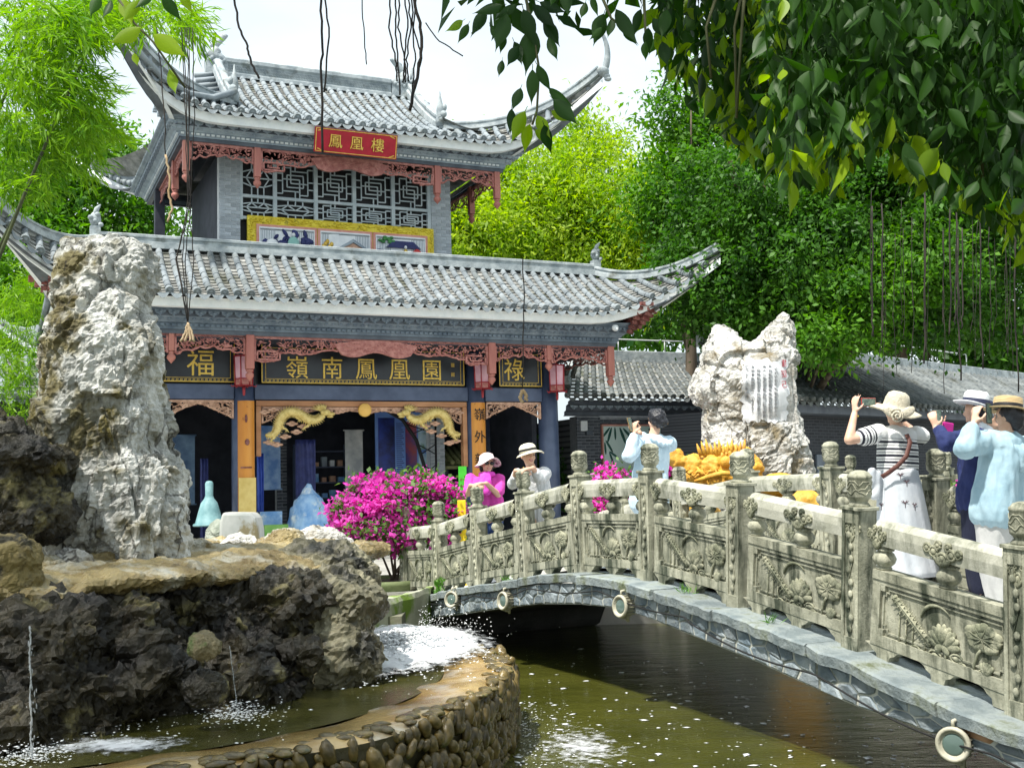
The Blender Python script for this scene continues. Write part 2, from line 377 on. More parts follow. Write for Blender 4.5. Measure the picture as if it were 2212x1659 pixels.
def barrel_mesh(r=.075):
    mb = MB(); n = 7; rings = []
    for x, k in ((0, 1.0), (.10, 1.0), (.11, .9), (1.0, .86)):
        rings.append([(x, math.cos(math.pi*(1-j/(n-1)))*r*k*1.0, math.sin(math.pi*j/(n-1))*r*k*1.05-.01) for j in range(n)])
    mb.grid(rings, 0, True); b = len(mb.v)
    mb.add(rings[0], [tuple(range(n))[::-1]], 0, False)
    me = mb.mesh('barrel_tile'); fixn(me); me.materials.append(M_tile); return me
def disc_mesh(r=.085):
    mb = MB(); M = RY(-math.pi/2)
    mb.lathe([(r*.98, -.06), (r, 0), (r*.92, .012), (r*.74, .012), (r*.70, .002), (r*.45, .002), (r*.4, .014), (0, .016)], 14, m=0, M=M)
    me = mb.mesh('tile_end_disc'); fixn(me); me.materials.append(M_tile); return me
def drip_mesh(w=.13):
    'scalloped drip tile hanging between the barrels: local x along the eave, -y outwards'
    mb = MB(); k = 9; top = []; bot = []
    for i in range(k):
        a = i/(k-1); x = lerp(-w, w, a); c = math.sin(math.pi*a)
        top.append((x, -.02-.015*c, -.035*c+.02)); bot.append((x*.97, -.05-.015*c, -.035*c+.005-.085*c**.7))
    mb.grid([bot, top], 0, False); mb.grid([[(x, y+.015, z) for x, y, z in bot], [(x, y+.015, z) for x, y, z in top]], 0, False, flip=True)
    mb.grid([[(x, y+.015, z) for x, y, z in bot], bot], 0, False)
    me = mb.mesh('drip_tile'); fixn(me); me.materials.append(M_tile); return me
ME_barrel = barrel_mesh(); ME_disc = disc_mesh(); ME_drip = drip_mesh()
def join_inst(name, items, parent, m, kind='stuff'):
    'many small pieces of one mesh joined as one part'
    if not items: return None
    me0 = items[0][0]; V = []; F = []; S = []
    for me, M in items:
        b = len(V); V += [tuple(M @ v.co) for v in me.vertices]
        for p in me.polygons: F.append(tuple(b+i for i in p.vertices)); S.append(p.use_smooth)
    me = bpy.data.meshes.new(name); me.from_pydata(V, [], F); me.polygons.foreach_set('use_smooth', S); me.update()
    return obj(name, me, m, parent, kind=kind)
def tile_front(r, root, sp, seg, u0, u1, limit, us=1.0):
    items = []; n = int(round((u1-u0)/sp)); pans = MB(); discs = []; drips = []
    for i in range(n+1):
        u = u0 + sp*i
        L = (r.pt(u, 1)-r.pt(u, 0)).length
        if L < .12: continue
        k = max(1, int(round(L/seg)))
        for j in range(k):
            t0, t1 = j/k, (j+1)/k
            a = r.pt(u, t0); b = r.pt(u, min(1, t1+.12/k)); d = b-a
            nn = r.nrm(u, (t0+t1)/2)
            nn = (nn + Vector((0, -.0, .6))).normalized()
            jx = Vector((random.uniform(-.008, .008), 0, random.uniform(-.004, .006)))
            M = frame(a + nn*.03 + jx, d + Vector((random.uniform(-.01, .01), 0, 0)), nn) @ SC(d.length, us, us)
            items.append((L, t0, ME_barrel, M))
        a = r.pt(u, 0); d = (r.pt(u, .04)-a); nn = (r.nrm(u, 0)+Vector((0, 0, .6))).normalized()
        discs.append((ME_disc, frame(a + nn*.055 - d.normalized()*.01, d, nn) @ SC(us, us, us)))
        u2 = u + sp/2
        if i < n:
            e = r.eave(u2+.05)-r.eave(u2-.05)
            drips.append((ME_drip, frame(r.pt(u2, 0)+Vector((0, -.01, .0)), e, (0, 0, 1)) @ SC(us, us, us)))
            L2 = (r.pt(u2, 1)-r.pt(u2, 0)).length; kk = max(1, int(L2/.15))
            for j in range(kk):
                t0, t1 = j/kk, min(1, (j+1.15)/kk); rows = []
                nn = r.nrm(u2, (t0+t1)/2)
                for (t, h) in ((t0, .008), (t0, .034), (t1, .006)):
                    row = []
                    for q in range(5):
                        w = q/4; uu = u + sp*w; c = 1-(2*w-1)**2
                        row.append(r.pt(uu, t) + nn*(h-.03*c+random.uniform(-.002, .002)))
                    rows.append(row)
                pans.grid(rows, 0, False)
    obj('pan_tiles', pans, M_pan, root, kind='stuff')
    items.sort(key=lambda q: q[1]); ob = items[:limit]; rest = items[limit:]
    for L, t, me, M in ob: obj('roof_tile', me, None, root, M)
    join_inst('roof_tiles_rest', [(me, M) for L, t, me, M in rest], root, M_tile)
    for me, M in discs: obj('tile_end', me, None, root, M)
    for me, M in drips: obj('drip_tile', me, None, root, M)
def roof_body(r, root, rect, zc, top_rect=None, gable=None):
    'fascia strip, soffit, side and back slopes.  rect = cornice top (u0,u1,v0,v1)'
    K = 40; us = [lerp(r.uL, r.uR, i/K) for i in range(K+1)]
    fr = [r.eave(u) for u in us]; le = r.side('left', K); ri = r.side('right', K); ba = r.side('back', K)
    u0, u1, v0, v1 = rect
    def ins(p, which, d, h):
        d *= 1-.86*max(0, (p.z-r.z0)/r.rise)**.9
        o = {'front': Vector((0, d, 0)), 'left': Vector((d, 0, 0)), 'right': Vector((-d, 0, 0)), 'back': Vector((0, -d, 0))}[which]
        return p + o + Vector((0, 0, h))
    sides = (('front', fr), ('left', le), ('right', ri), ('back', ba))
    fas = MB(); sof = MB(); und = MB()
    for w, pts in sides:
        rows = []
        for d, h in ((.02, .02), (.03, -.06), (.05, -.075), (.10, -.24), (.22, -.25)): rows.append([ins(p, w, d, h) for p in pts])
        fas.grid(rows[1:], 0, False)
        n = len(pts)-1; inner = []
        for i in range(n+1):
            q = i/n
            if w in ('front', 'back'): inner.append(Vector((lerp(u0, u1, q), v0 if w == 'front' else v1, zc)))
            else: inner.append(Vector((u0 if w == 'left' else u1, lerp(v0, v1, q), zc)))
        out = rows[4]; rs = []
        for k in range(7):
            t = k/6; rs.append([Vector((lerp(a.x, b.x, t), lerp(a.y, b.y, t), lerp(a.z, b.z, 1-(1-t)**1.7))) for a, b in zip(out, inner)])
        sof.grid(rs, 0, True)
    me = fas.mesh('fascia'); fixn(me); obj('fascia', me, M_plaster, root)
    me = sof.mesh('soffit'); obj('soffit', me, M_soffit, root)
    tr = top_rect
    zt = r.topz if not gable else gable[2]; va, vb = (tr[2], tr[3]) if not gable else gable[:2]
    def ruled(name, pts, tops, sp=0):
        mb = MB(); rs = []; n = len(pts)-1
        def at(i, t):
            a, b = pts[i], tops[i]; w = abs(2*i/n-1)**5
            return Vector((lerp(a.x, b.x, t), lerp(a.y, b.y, t), lerp(a.z, b.z, r.sag*t+(1-r.sag)*t*t) - w*r.hipk*t*(1-t)*2.3))
        for k in range(9): rs.append([at(i, k/8) for i in range(n+1)])
        mb.grid(rs, 0, True); o = obj(name, mb, M_pan, root)
        if sp:
            q = MB()
            for i in range(0, n+1):
                q.tube([at(i, t)+Vector((0, 0, .03)) for t in (0, .2, .4, .6, .8, 1)], .07, 7); q.tube([at(i, 0)+Vector((-.05, 0, .05)), at(i, .02)+Vector((0, 0, .05))], .085, 10)
            obj('side_barrel_tiles', q, M_tile, o, kind='stuff')
    ruled('slope_left', le, [Vector((tr[0], lerp(va, vb, i/K), zt)) for i in range(K+1)], 1)
    ruled('slope_right', ri, [Vector((tr[1], lerp(va, vb, i/K), zt)) for i in range(K+1)])
    ruled('slope_back', ba, [Vector((lerp(tr[0], tr[1], i/K), tr[3], r.topz)) for i in range(K+1)])
    rows = []
    K2 = 60
    for k in range(13):
        t = k/12; rows.append([r.pt(lerp(r.uL, r.uR, i/K2), t)-Vector((0, 0, .03)) for i in range(K2+1)])
    mb = MB(); mb.grid(rows, 0, True); obj('roof_bed', mb, M_pan, root)
def bar_along(name, pts, w, h, m, root, prof=None, bev=0):
    'ridge: profile swept along a curve; profile is (side, up) pairs'
    prof = prof or [(-w, 0), (-w, h*.45), (-w*.6, h*.5), (-w*.6, h*.7), (-w*.85, h*.75), (-w*.85, h*.92), (-w*.4, h), (w*.4, h), (w*.85, h*.92), (w*.85, h*.75), (w*.6, h*.7), (w*.6, h*.5), (w, h*.45), (w, 0)]
    mb = MB(); rows = []; n = len(pts)
    for i, p in enumerate(pts):
        t = (pts[min(n-1, i+1)]-pts[max(0, i-1)]); s = Vector((t.y, -t.x, 0)); s.normalize(); up = s.cross(t); up.normalize()
        if up.z < 0: up = -up
        rows.append([p + s*a + up*b for a, b in prof] )
    rows = [q+[q[0]] for q in rows]
    mb.grid(rows, 0, False); k = len(rows[0])-1
    mb.add(rows[0][:-1], [tuple(range(k))]); mb.add(rows[-1][:-1], [tuple(range(k))])
    me = mb.mesh(name); fixn(me); return obj(name, me, m, root)
# ---- lower roof
RL = Roof(-5.11, 10.45, -2.9, 9.6, 5.38, 1.28, 2.9, 2.9, 1.25, -2.95, 8.75, .1, 6.60, 1.35, .74)
roof_l = obj('lower_roof', MB().box((-2.4, .3, 5.9), (8.6, 6.6, 6.55)), M_dark, pav)
tile_front(RL, roof_l, .265, .27, RL.uL+.18, RL.uR-.15, 300)
roof_body(RL, roof_l, (-2.6, 8.1+.1, -1.28, 7.9), 5.2, (-2.95, 8.75, .1, 6.7))
def hip_pts(r, right, n=16, lift=.03, t1=1.0):
    return [r.top(lerp(r.topR, r.uR, t1*i/n) if right else lerp(r.topL, r.uL, t1*i/n)) + Vector((0, 0, lift)) for i in range(n+1)]
bar_along('hip_ridge', hip_pts(RL, True), .1, .22, M_ridge, roof_l)
bar_along('hip_ridge', hip_pts(RL, False), .1, .22, M_ridge, roof_l)
bar_along('lower_ridge', [Vector((lerp(RL.topL-.1, RL.topR+.1, i/12), RL.topv+.02, RL.topz+.0)) for i in range(13)], .14, .3, M_ridge, roof_l)
# ---- upper roof
RU = Roof(-2.98, 8.3, -1.45, 9.0, 9.74, 1.4, 2.5, 2.5, 1.5, .1, 5.2, 3.8, 11.95, 0, .62)
class RoofU(Roof):
    def top(s, u):
        if s.topL <= u <= s.topR: return Vector((u, s.topv, s.topz))
        right = u > s.topR; e0 = s.topR if right else s.topL; e1 = s.uR if right else s.uL
        t = min(1, (u-e0)/(e1-e0)); tip = s.eave(e1); g = s.G(right)
        return Vector((u, lerp(g.y, tip.y, t**1.1), lerp(g.z, tip.z+.08, t) - s.hipk*t*(1-t)*(1+.5*t)))
    def G(s, right):
        u = s.topR if right else s.topL
        return Roof.pt(s, u, .36)
RU.__class__ = RoofU; RU.hipk = 1.5
roof_u = obj('upper_roof', MB().box((-.2, 2.2, 9.6), (5.5, 5.4, 10.3)), M_dark, pav)
tile_front(RU, roof_u, .252, .27, RU.uL+.2, RU.uR-.15, 0)
roof_body(RU, roof_u, (-1.55, 6.9, .42, 7.0), 9.62, (.1, 5.2, 3.8, 3.9), (1.2, 6.4, 10.62))
for rt in (True, False):
    h = [RU.top(lerp(RU.topR+.001, RU.uR, i/22) if rt else lerp(RU.topL-.001, RU.uL, i/22)) + Vector((0, 0, .03)) for i in range(23)]
    bar_along('hip_ridge', h, .1, .2, M_ridge, roof_u)
    tip = h[-1]; d = (h[-1]-h[-3]).normalized(); sgn = 1 if rt else -1
    pts = []; rad = []
    for i in range(12):
        a = i/11; pts.append(tip + d*(.55*math.sin(a*1.3)) + Vector((-sgn*.55*a*a, .15*a*a, 0.8*a**1.3))); rad.append(lerp(.1, .025, a))
    pts[-1] += Vector((-sgn*.08, 0, .03))
    mb = MB(); mb.tube(pts, rad, 8)
    mb.ell(tip+Vector((0, 0, .02)), (.16, .16, .13), 10, 6)
    for k in range(3): mb.ell(tip+Vector((sgn*(.05+.03*k), -.05, -.03-.07*k)), (.1, .08, .06), 8, 5)
    obj('eave_horn', mb, M_ridge, roof_u)
    g0 = Vector((RU.topR if rt else RU.topL, RU.topv-.15, RU.topz+.1)); g1 = RU.G(rt)
    cp = [Vector((g0.x, lerp(g0.y, g1.y, i/10), 0)) for i in range(11)]
    cp = [Vector((p.x, p.y, Roof.pt(RU, p.x, .36+.64*(1-i/10)).z+.04)) for i, p in enumerate(cp)]
    bar_along('gable_ridge', cp, .1, .32, M_ridge, roof_u)
    # guardian figure at the foot of the gable ridge
    mb = MB(); b = g1 + Vector((0, -.05, .28))
    mb.lathe([(.11, -.2), (.12, 0), (.08, .1), (.1, .2), (.085, .32), (.06, .42), (.03, .55), (.012, .7), (0, .72)], 9, c=b)
    mb.ell(b+Vector((sgn*.1, -.03, .3)), (.07, .07, .1), 8, 5); mb.ell(b+Vector((sgn*.05, -.1, .1)), (.09, .08, .09), 8, 5)
    obj('ridge_figure', mb, M_ridge, roof_u)
    # gable wall and its small side roof
    x = RU.topR if rt else RU.topL
    mb = MB(); mb.extr([(0, 0), (2.3, 1.45), (4.6, 0)], -.06, .06, M=T(x-sgn*.05, 1.5, 10.4) @ RZ(math.pi/2)); obj('gable_wall', mb, M_cornice, roof_u)
    for k in range(9):
        f = k/8; y = 1.7+f*1.9; z = Roof.pt(RU, x, .36+.6*f).z
        mb = MB(); mb.tube([(x+sgn*.08, y, z+.05), (x+sgn*.55, y-.02, z-.06)], .06, 7); obj('verge_tile', mb, M_tile, roof_u)
# main ridge with scroll ends
mb = MB(); pr = [(-.14, 0), (-.14, .1), (-.09, .13), (-.09, .34), (-.15, .38), (-.15, .47), (-.08, .52), (.08, .52), (.15, .47), (.15, .38), (.09, .34), (.09, .13), (.14, .1), (.14, 0)]
mb.grid([[(u, 3.8+a, 11.9+b) for a, b in pr] for u in (.32, 4.72)], 0, False)
for u in (.32, 4.72): mb.add([(u, 3.8+a, 11.9+b) for a, b in pr], [tuple(range(len(pr)))])
me = mb.mesh('main_ridge'); fixn(me); mr = obj('main_ridge', me, M_ridge, roof_u)
mb = MB(); random.seed(8)
for i in range(58):
    u = .42+i*.073; ph = i*.9
    mb.tube([(u+.035*math.cos(q), 3.705, 12.135+.07*math.sin(q)) for q in (0, 1.05, 2.1, 3.14, 4.2, 5.25)], .014, 4)
    mb.ell((u, 3.705, 12.135), (.02, .02, .03), 6, 4)
obj('ridge_relief', mb, M_ridge, mr, kind='stuff')
for sgn, u in ((-1, .12), (1, 5.02)):
    mb = MB(); c = Vector((u, 3.78, 11.95))
    mb.box((u-.28, 3.68, 11.95), (u+.28, 3.9, 12.3))
    body = [c+Vector((-sgn*.25, 0, .3)), c+Vector((-sgn*.05, 0, .42)), c+Vector((sgn*.1, 0, .5)), c+Vector((-sgn*.02, 0, .66))]
    mb.tube(body, [.12, .15, .16, .13], 10)
    pts = []; rad = []
    for i in range(26):
        a = i/25; th = a*4.4*math.pi*.75; rr = .24*(1-a*.85)
        pts.append(c+Vector((-sgn*(.02-rr*math.cos(th+.6)*.8)-sgn*.05, 0, .86+rr*math.sin(th-.9)))); rad.append(lerp(.095, .04, a))
    mb.tube(pts, rad, 8)
    mb.ell(c+Vector((-sgn*.05, 0, .88)), (.11, .07, .11), 10, 6)
    for k in range(7): mb.ell(c+Vector((sgn*(.18-.06*k), -.1, .34+.05*math.sin(k*2.1))), (.06, .05, .06), 7, 5)
    mb.tube([c+Vector((sgn*.22, 0, .4)), c+Vector((sgn*.38, 0, .52)), c+Vector((sgn*.42, 0, .46))], [.08, .06, .03], 7)
    mb.tube([c+Vector((sgn*.3, 0, .5)), c+Vector((sgn*.32, 0, .85))], [.035, .05], 7)
    obj('ridge_end_scroll', mb, M_ridge, roof_u)
# corner figures on the lower hips
for u in (RL.topL-.05, RL.topR+.05):
    mb = MB(); b = Vector((u, .1, 6.95))
    mb.box((u-.1, .0, 6.7), (u+.1, .2, 7.0)); mb.ell(b+Vector((0, 0, .2)), (.12, .12, .16), 9, 6); mb.tube([b+Vector((0, 0, .25)), b+Vector((.03, -.05, .42)), b+Vector((.1, -.08, .5))], [.07, .05, .015], 7)
    for k in range(4): mb.ell(b+Vector((.1*math.cos(k*1.7), -.08, .08+.07*k)), (.06, .06, .05), 7, 5)
    obj('hip_figure', mb, M_ridge, roof_l)
# ---- cornices: stepped mouldings that run round the building
def cornice(name, rect, prof, bands, root):
    u0, u1, v0, v1 = rect
    for (a, b, m, nm) in bands:
        mb = MB(); rows = []
        for o, z in prof[a:b+1]:
            rows.append([(u0-o, v1+o, z), (u0-o, v0-o, z), (u1+o, v0-o, z), (u1+o, v1+o, z), (u0-o, v1+o, z)])
        mb.grid(rows, 0, False); me = mb.mesh(nm); fixn(me); obj(nm, me, m, root)
def scallop_mesh():
    'little hanging leaf bracket'
    mb = MB(); pts = [(-.5, .5), (-.46, .1), (-.3, -.1), (-.14, -.2), (0, -.5), (.14, -.2), (.3, -.1), (.46, .1), (.5, .5)]
    mb.extr(pts, -.5, .5); mb.ell((0, -.45, .1), (.2, .25, .25), 8, 5)
    me = mb.mesh('scallop'); fixn(me); me.materials.append(M_cornice); return me
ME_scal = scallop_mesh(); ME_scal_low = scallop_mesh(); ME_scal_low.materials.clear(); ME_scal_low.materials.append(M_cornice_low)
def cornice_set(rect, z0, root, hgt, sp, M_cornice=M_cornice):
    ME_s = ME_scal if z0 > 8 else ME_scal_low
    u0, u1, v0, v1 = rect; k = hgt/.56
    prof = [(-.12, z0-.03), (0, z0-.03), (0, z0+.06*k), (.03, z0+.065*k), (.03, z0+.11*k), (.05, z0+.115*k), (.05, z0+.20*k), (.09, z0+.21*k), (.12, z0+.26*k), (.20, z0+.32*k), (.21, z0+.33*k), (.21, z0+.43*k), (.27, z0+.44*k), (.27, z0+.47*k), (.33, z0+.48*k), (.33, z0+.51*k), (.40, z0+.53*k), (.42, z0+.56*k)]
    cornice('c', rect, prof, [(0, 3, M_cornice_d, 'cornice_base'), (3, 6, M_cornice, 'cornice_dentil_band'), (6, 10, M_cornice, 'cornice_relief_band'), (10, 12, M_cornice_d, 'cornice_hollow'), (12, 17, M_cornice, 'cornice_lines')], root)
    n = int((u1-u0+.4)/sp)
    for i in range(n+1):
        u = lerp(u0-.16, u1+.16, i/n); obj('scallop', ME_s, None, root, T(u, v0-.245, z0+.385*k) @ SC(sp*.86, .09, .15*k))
    m = int((v1-v0)/sp/1.0)
    for i in range(m+1):
        v = lerp(v0-.16, v1+.16, i/m); obj('scallop', ME_s, None, root, T(u0-.245, v, z0+.385*k) @ RZ(-math.pi/2) @ SC(sp*.86, .09, .15*k))
    mb = MB(); d = .11
    for i in range(int((u1-u0)/d)):
        u = u0+d*i; mb.box((u, v0-.085, z0+.125*k), (u+d*.62, v0-.045, z0+.18*k))
    for i in range(int((v1-v0)/d)):
        v = v0+d*i; mb.box((u0-.085, v, z0+.125*k), (u0-.045, v+d*.62, z0+.18*k))
    obj('dentils', mb, M_plaster if z0 > 8 else M_cornice, root, kind='stuff')
    mb = MB()
    for i in range(int((u1-u0)/.16)):
        u = u0+.16*i; mb.ell((u, v0-.15, z0+.275*k), (.05, .03, .028), 7, 4)
    obj('cornice_relief', mb, M_cornice, root, kind='stuff')
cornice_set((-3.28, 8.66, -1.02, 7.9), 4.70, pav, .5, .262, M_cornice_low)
cornice_set((-1.2, 6.6, .72, 6.8), 9.25, pav, .40, .255)
# ---- checker brackets under the eave corners
def bracket(c, dirx, diry, m, root, n=5, s=.1):
    for k in range(n):
        mb = MB()
        for i in range(k+2):
            for j in range(k+2):
                if (i+j+k) % 2 == 0: continue
                if i+j > k+1 + 2: continue
                x = c[0]+dirx*(i*s*1.0-.1); y = c[1]+diry*(j*s-.1); z = c[2]+k*s*.85
                mb.box((x-s*.46, y-s*.46, z), (x+s*.46, y+s*.46, z+s*.72))
        obj('bracket_tier', mb, m, root)
M_brk_r = mat('bracket_brick_red', (.16,.04,.035), (.34,.15,.13), 9, rough=.7, rand=.3, bump=.2)
bracket((8.95, -1.32, 4.98), 1, -1, M_brk_r, pav, 7, .11); bracket((-3.57, -1.32, 4.98), -1, -1, M_brk_r, pav, 7, .11)
bracket((6.75, .57, 9.42), 1, -1, M_cornice, pav, 5, .1); bracket((-1.35, .57, 9.42), -1, -1, M_cornice, pav, 5, .1)
# ---- carved fretwork
def fret(name, u0, u1, v, ztop, shape, root, seed, fan=False, dens=1.0, m=M_pink, sidew=.04):
    'pierced carving: rails, a wavy lower edge and a tangle of leaves and stems; shape(t) = depth below ztop'
    rnd = random.Random(seed); mb = MB(); L = u1-u0
    mb.box((u0, v-.03, ztop-.05), (u1, v+.03, ztop)); mb.box((u0, v-.03, ztop-shape(0)), (u0+sidew, v+.03, ztop)); mb.box((u1-sidew, v-.03, ztop-shape(1)), (u1, v+.03, ztop))
    n = int(L/.05)
    edge = [(lerp(u0, u1, i/n), v, ztop-shape(i/n)+rnd.uniform(-.012, .012)) for i in range(n+1)]
    mb.tube(edge, [.022]*(n+1), 5)
    cnt = int(L*95*dens)
    for k in range(cnt):
        t = rnd.random(); d = shape(t); a = rnd.uniform(0, math.tau); z = ztop-.04-rnd.random()*(d-.05); u = lerp(u0+.03, u1-.03, t); ln = rnd.uniform(.04, .09)
        dx, dz = math.cos(a)*ln, math.sin(a)*ln*.7
        if z+dz > ztop or z+dz < ztop-d-.03 or z-dz < ztop-d-.03: dz *= .2
        bw = rnd.uniform(-.03, .03)
        if rnd.random() < .55:
            mb.tube([(u-dx, v+rnd.uniform(-.02, .01), z-dz), (u-bw, v-.025, z+bw), (u+dx, v+rnd.uniform(-.02, .01), z+dz)], [.006, .014, .005], 4)
        else:
            M = T(u, v-.015, z) @ RY(-a); mb.ell((0, 0, 0), (ln*.62, .014, .018), 6, 4, M=M)
    if fan:
        c = (u0+u1)/2; pts = []; k = 26
        for i in range(k+1):
            x = -1+2*i/k; pts.append((c+x*.95, ztop-.12+.1*(1-x*x)))
        for i in range(k, -1, -1):
            x = -1+2*i/k; pts.append((c+x*.78, ztop-.34+.09*math.cos(x*math.pi*1.5)*(.6)))
        mb.extr(pts, v-.05, v+.02)
        for i in range(90):
            x = rnd.uniform(-.7, .7); z = ztop-.1-rnd.random()*.2; mb.ell((c+x, v-.052, z), (.04, .008, .012), 6, 4, M=T(0, 0, 0))
    for s in (0, 1):
        if fan:
            b = u0+.05 if s == 0 else u1-.55
            zz = ztop-shape(0 if s == 0 else 1)
            for (x0, x1, z0, z1) in ((0, .5, 0, .03), (0, .03, 0, .2), (0, .4, .17, .2), (.47, .5, 0, .14), (.1, .38, .06, .085), (.1, .125, .06, .13)):
                mb.box((b+x0, v-.04, zz+z0), (b+x1, v+.03, zz+z1))
    return obj(name, mb, m, root)
def pendant(u, v, z0, z1, root, w=.075, m=M_rosepost):
    mb = MB(); mb.box((u-w, v-w, z0+.2), (u+w, v+w, z1))
    o = obj('pendant_post', mb, m, root, bev=.012)
    mb = MB(); mb.lathe([(.03, .2), (w*.9, .19), (w*1.0, .16), (.045, .14), (.085, .1), (.09, .05), (.06, .01), (.025, -.03), (0, -.06)], 12, c=(u, v, z0)); obj('pendant_bud', mb, m, o)
    return o
sh_c = lambda t: .30+.13*math.cos((2*t-1)*math.pi*1.0)*-1*.6 + (.12 if abs(2*t-1) > .82 else 0) + .03*math.sin(t*37)
sh_s = lambda t: .25+.14*abs(2*t-1)**1.5+.025*math.sin(t*31)
v = -.95
for u in (-3.14, -.05, 5.42, 8.52): pendant(u, v, 3.78, 4.69, pav, .085)
for u in (-1.62, 6.88): pendant(u, v, 4.12, 4.69, pav, .055)
fret('fretwork', .04, 5.33, v, 4.67, sh_c, pav, 1, fan=True)
for i, (a, b) in enumerate(((5.51, 6.82), (6.94, 8.43), (-1.56, -.14), (-3.05, -1.68))): fret('fretwork', a, b, v, 4.67, sh_s, pav, 20+i)
for i, v0 in enumerate((-.87, 2.2, 4.5)):
    M = RZ(math.pi/2)
fs = fret('side_fretwork', 0, 3.0, 0, 4.67, sh_s, pav, 31); fs.matrix_local = T(8.52, -.85, 0) @ RZ(math.pi/2)
fs = fret('side_fretwork', 0, 3.0, 0, 4.67, sh_s, pav, 32); fs.matrix_local = T(-3.14, -.85, 0) @ RZ(math.pi/2)
v = .8
for u in (-1.07, .5, 4.86, 6.45): pendant(u, v, 8.34, 9.27, pav, .075)
fret('fretwork', .58, 4.78, v, 9.22, sh_c, pav, 2, fan=True)
for i, (a, b) in enumerate(((-.99, .42), (4.94, 6.37))): fret('fretwork', a, b, v, 9.22, sh_s, pav, 40+i)
for u in (-1.07, 6.45):
    f = fret('side_fretwork', 0, 1.5, 0, 9.22, sh_s, pav, 50+int(u)); f.matrix_local = T(u, .88, 0) @ RZ(math.pi/2)
    pendant(u, 2.45, 8.34, 9.27, pav, .075)
    f = fret('side_fretwork', 0, 2.6, 0, 9.22, sh_s, pav, 60+int(u)); f.matrix_local = T(u, 2.53, 0) @ RZ(math.pi/2)
# ---- lower storey: columns, beams, boards
mb = MB(); mb.box((-4.2, -1.9, -.3), (9.6, 8.2, .12)); obj('plinth', mb, mat('plinth_stone', (.30,.30,.28), (.42,.42,.39), 3, rough=.85, bump=.3), pav, bev=.02)
for u in (-1.92, 0, 5.38, 7.30):
    mb = MB(); mb.lathe([(.24, .3), (.245, 1.8), (.235, 4.8)], 24, c=(u, 0, 0)); c = obj('column', mb, M_blue, pav)
    mb = MB(); mb.lathe([(.36, .1), (.36, .2), (.33, .24), (.38, .34), (.3, .44), (.25, .46)], 20, c=(u, 0, 0)); obj('column_base', mb, mat('grey_stone', (.4,.4,.38), (.55,.55,.52), 5, bump=.3), c)
for u in (-1.92, 7.3):
    for v2 in (3.6, 7.2):
        mb = MB(); mb.lathe([(.22, .1), (.22, 4.8)], 20, c=(u, v2, 0)); obj('column', mb, M_blue, pav)
for a, b in ((-1.7, -.22), (.22, 5.16), (5.6, 7.08)):
    mb = MB(); mb.box((a, -.15, 3.42), (b, .15, 3.74)); obj('beam', mb, M_blue, pav, bev=.012)
mb = MB(); mb.box((-1.9, .05, 3.75), (7.3, .14, 4.72)); obj('frieze_wall', mb, M_black, pav)
for u in (-1.92, 7.3):
    mb = MB(); mb.box((u-.1, .24, 3.42), (u+.1, 7.2, 3.8)); obj('side_beam', mb, M_blue, pav, bev=.01)
mb = MB(); mb.box((-3.2, -.98, 4.6), (8.6, 7.9, 4.66)); obj('veranda_ceiling', mb, M_dark, pav)
def gold_board(u0, u1, z0, z1, v, chars, sizes, pos, root, mark=False):
    mb = MB(); mb.box((u0, v-.03, z0), (u1, v+.03, z1)); b = obj('name_board', mb, M_black, root, bev=.008)
    mb = MB()
    for d, w in ((.0, .018), (.085, .008)):
        for (a0, a1, c0, c1) in ((u0+d, u1-d, z0+d, z0+d+w), (u0+d, u1-d, z1-d-w, z1-d), (u0+d, u0+d+w, z0+d, z1-d), (u1-d-w, u1-d, z0+d, z1-d)): mb.box((a0, v-.04, c0), (a1, v-.03, c1))
    n = int((u1-u0-.1)/.085)
    for i in range(n):
        x = u0+.06+i*.085
        for zb in (z0+.03,):
            for (x0, x1, y0, y1) in ((0, .055, 0, .006), (.05, .056, 0, .036), (.012, .056, .03, .036), (.012, .018, .014, .036), (.012, .038, .013, .019)): mb.box((x+x0, v-.037, zb+y0), (x+x1, v-.03, zb+y1))
    obj('gold_border', mb, M_gold, b)
    for ch, s, (x, z) in zip(chars, sizes, pos):
        me = text_mesh(ch, s, .008, bold=0, mat=M_gold); obj('character', me, None, b, T(x, v-.038, z) @ RX(math.pi/2))
    return b
gold_board(-1.75, -.22, 3.77, 4.62, -.2, '福', [.60], [(-.92, 4.13)], pav)
cb = gold_board(.35, 5.04, 3.77, 4.62, -.2, '嶺南鳳凰園', [.52]*5, [(1.12+i*.78, 4.08) for i in range(5)], pav)
gold_board(5.93, 7.04, 3.77, 4.62, -.2, '祿', [.56], [(6.32, 4.12)], pav)
mb = MB()
for (x, z, w, h) in ((4.72, 4.2, .09, .09), (4.72, 3.98, .09, .09)):
    for i in range(4): mb.box((x+i*w/4, -.235, z), (x+i*w/4+.008, -.23, z+h))
    for i in range(4): mb.box((x, -.235, z+i*h/4), (x+w*.9, -.23, z+i*h/4+.007))
obj('seal_mark', mb, M_gold, cb)
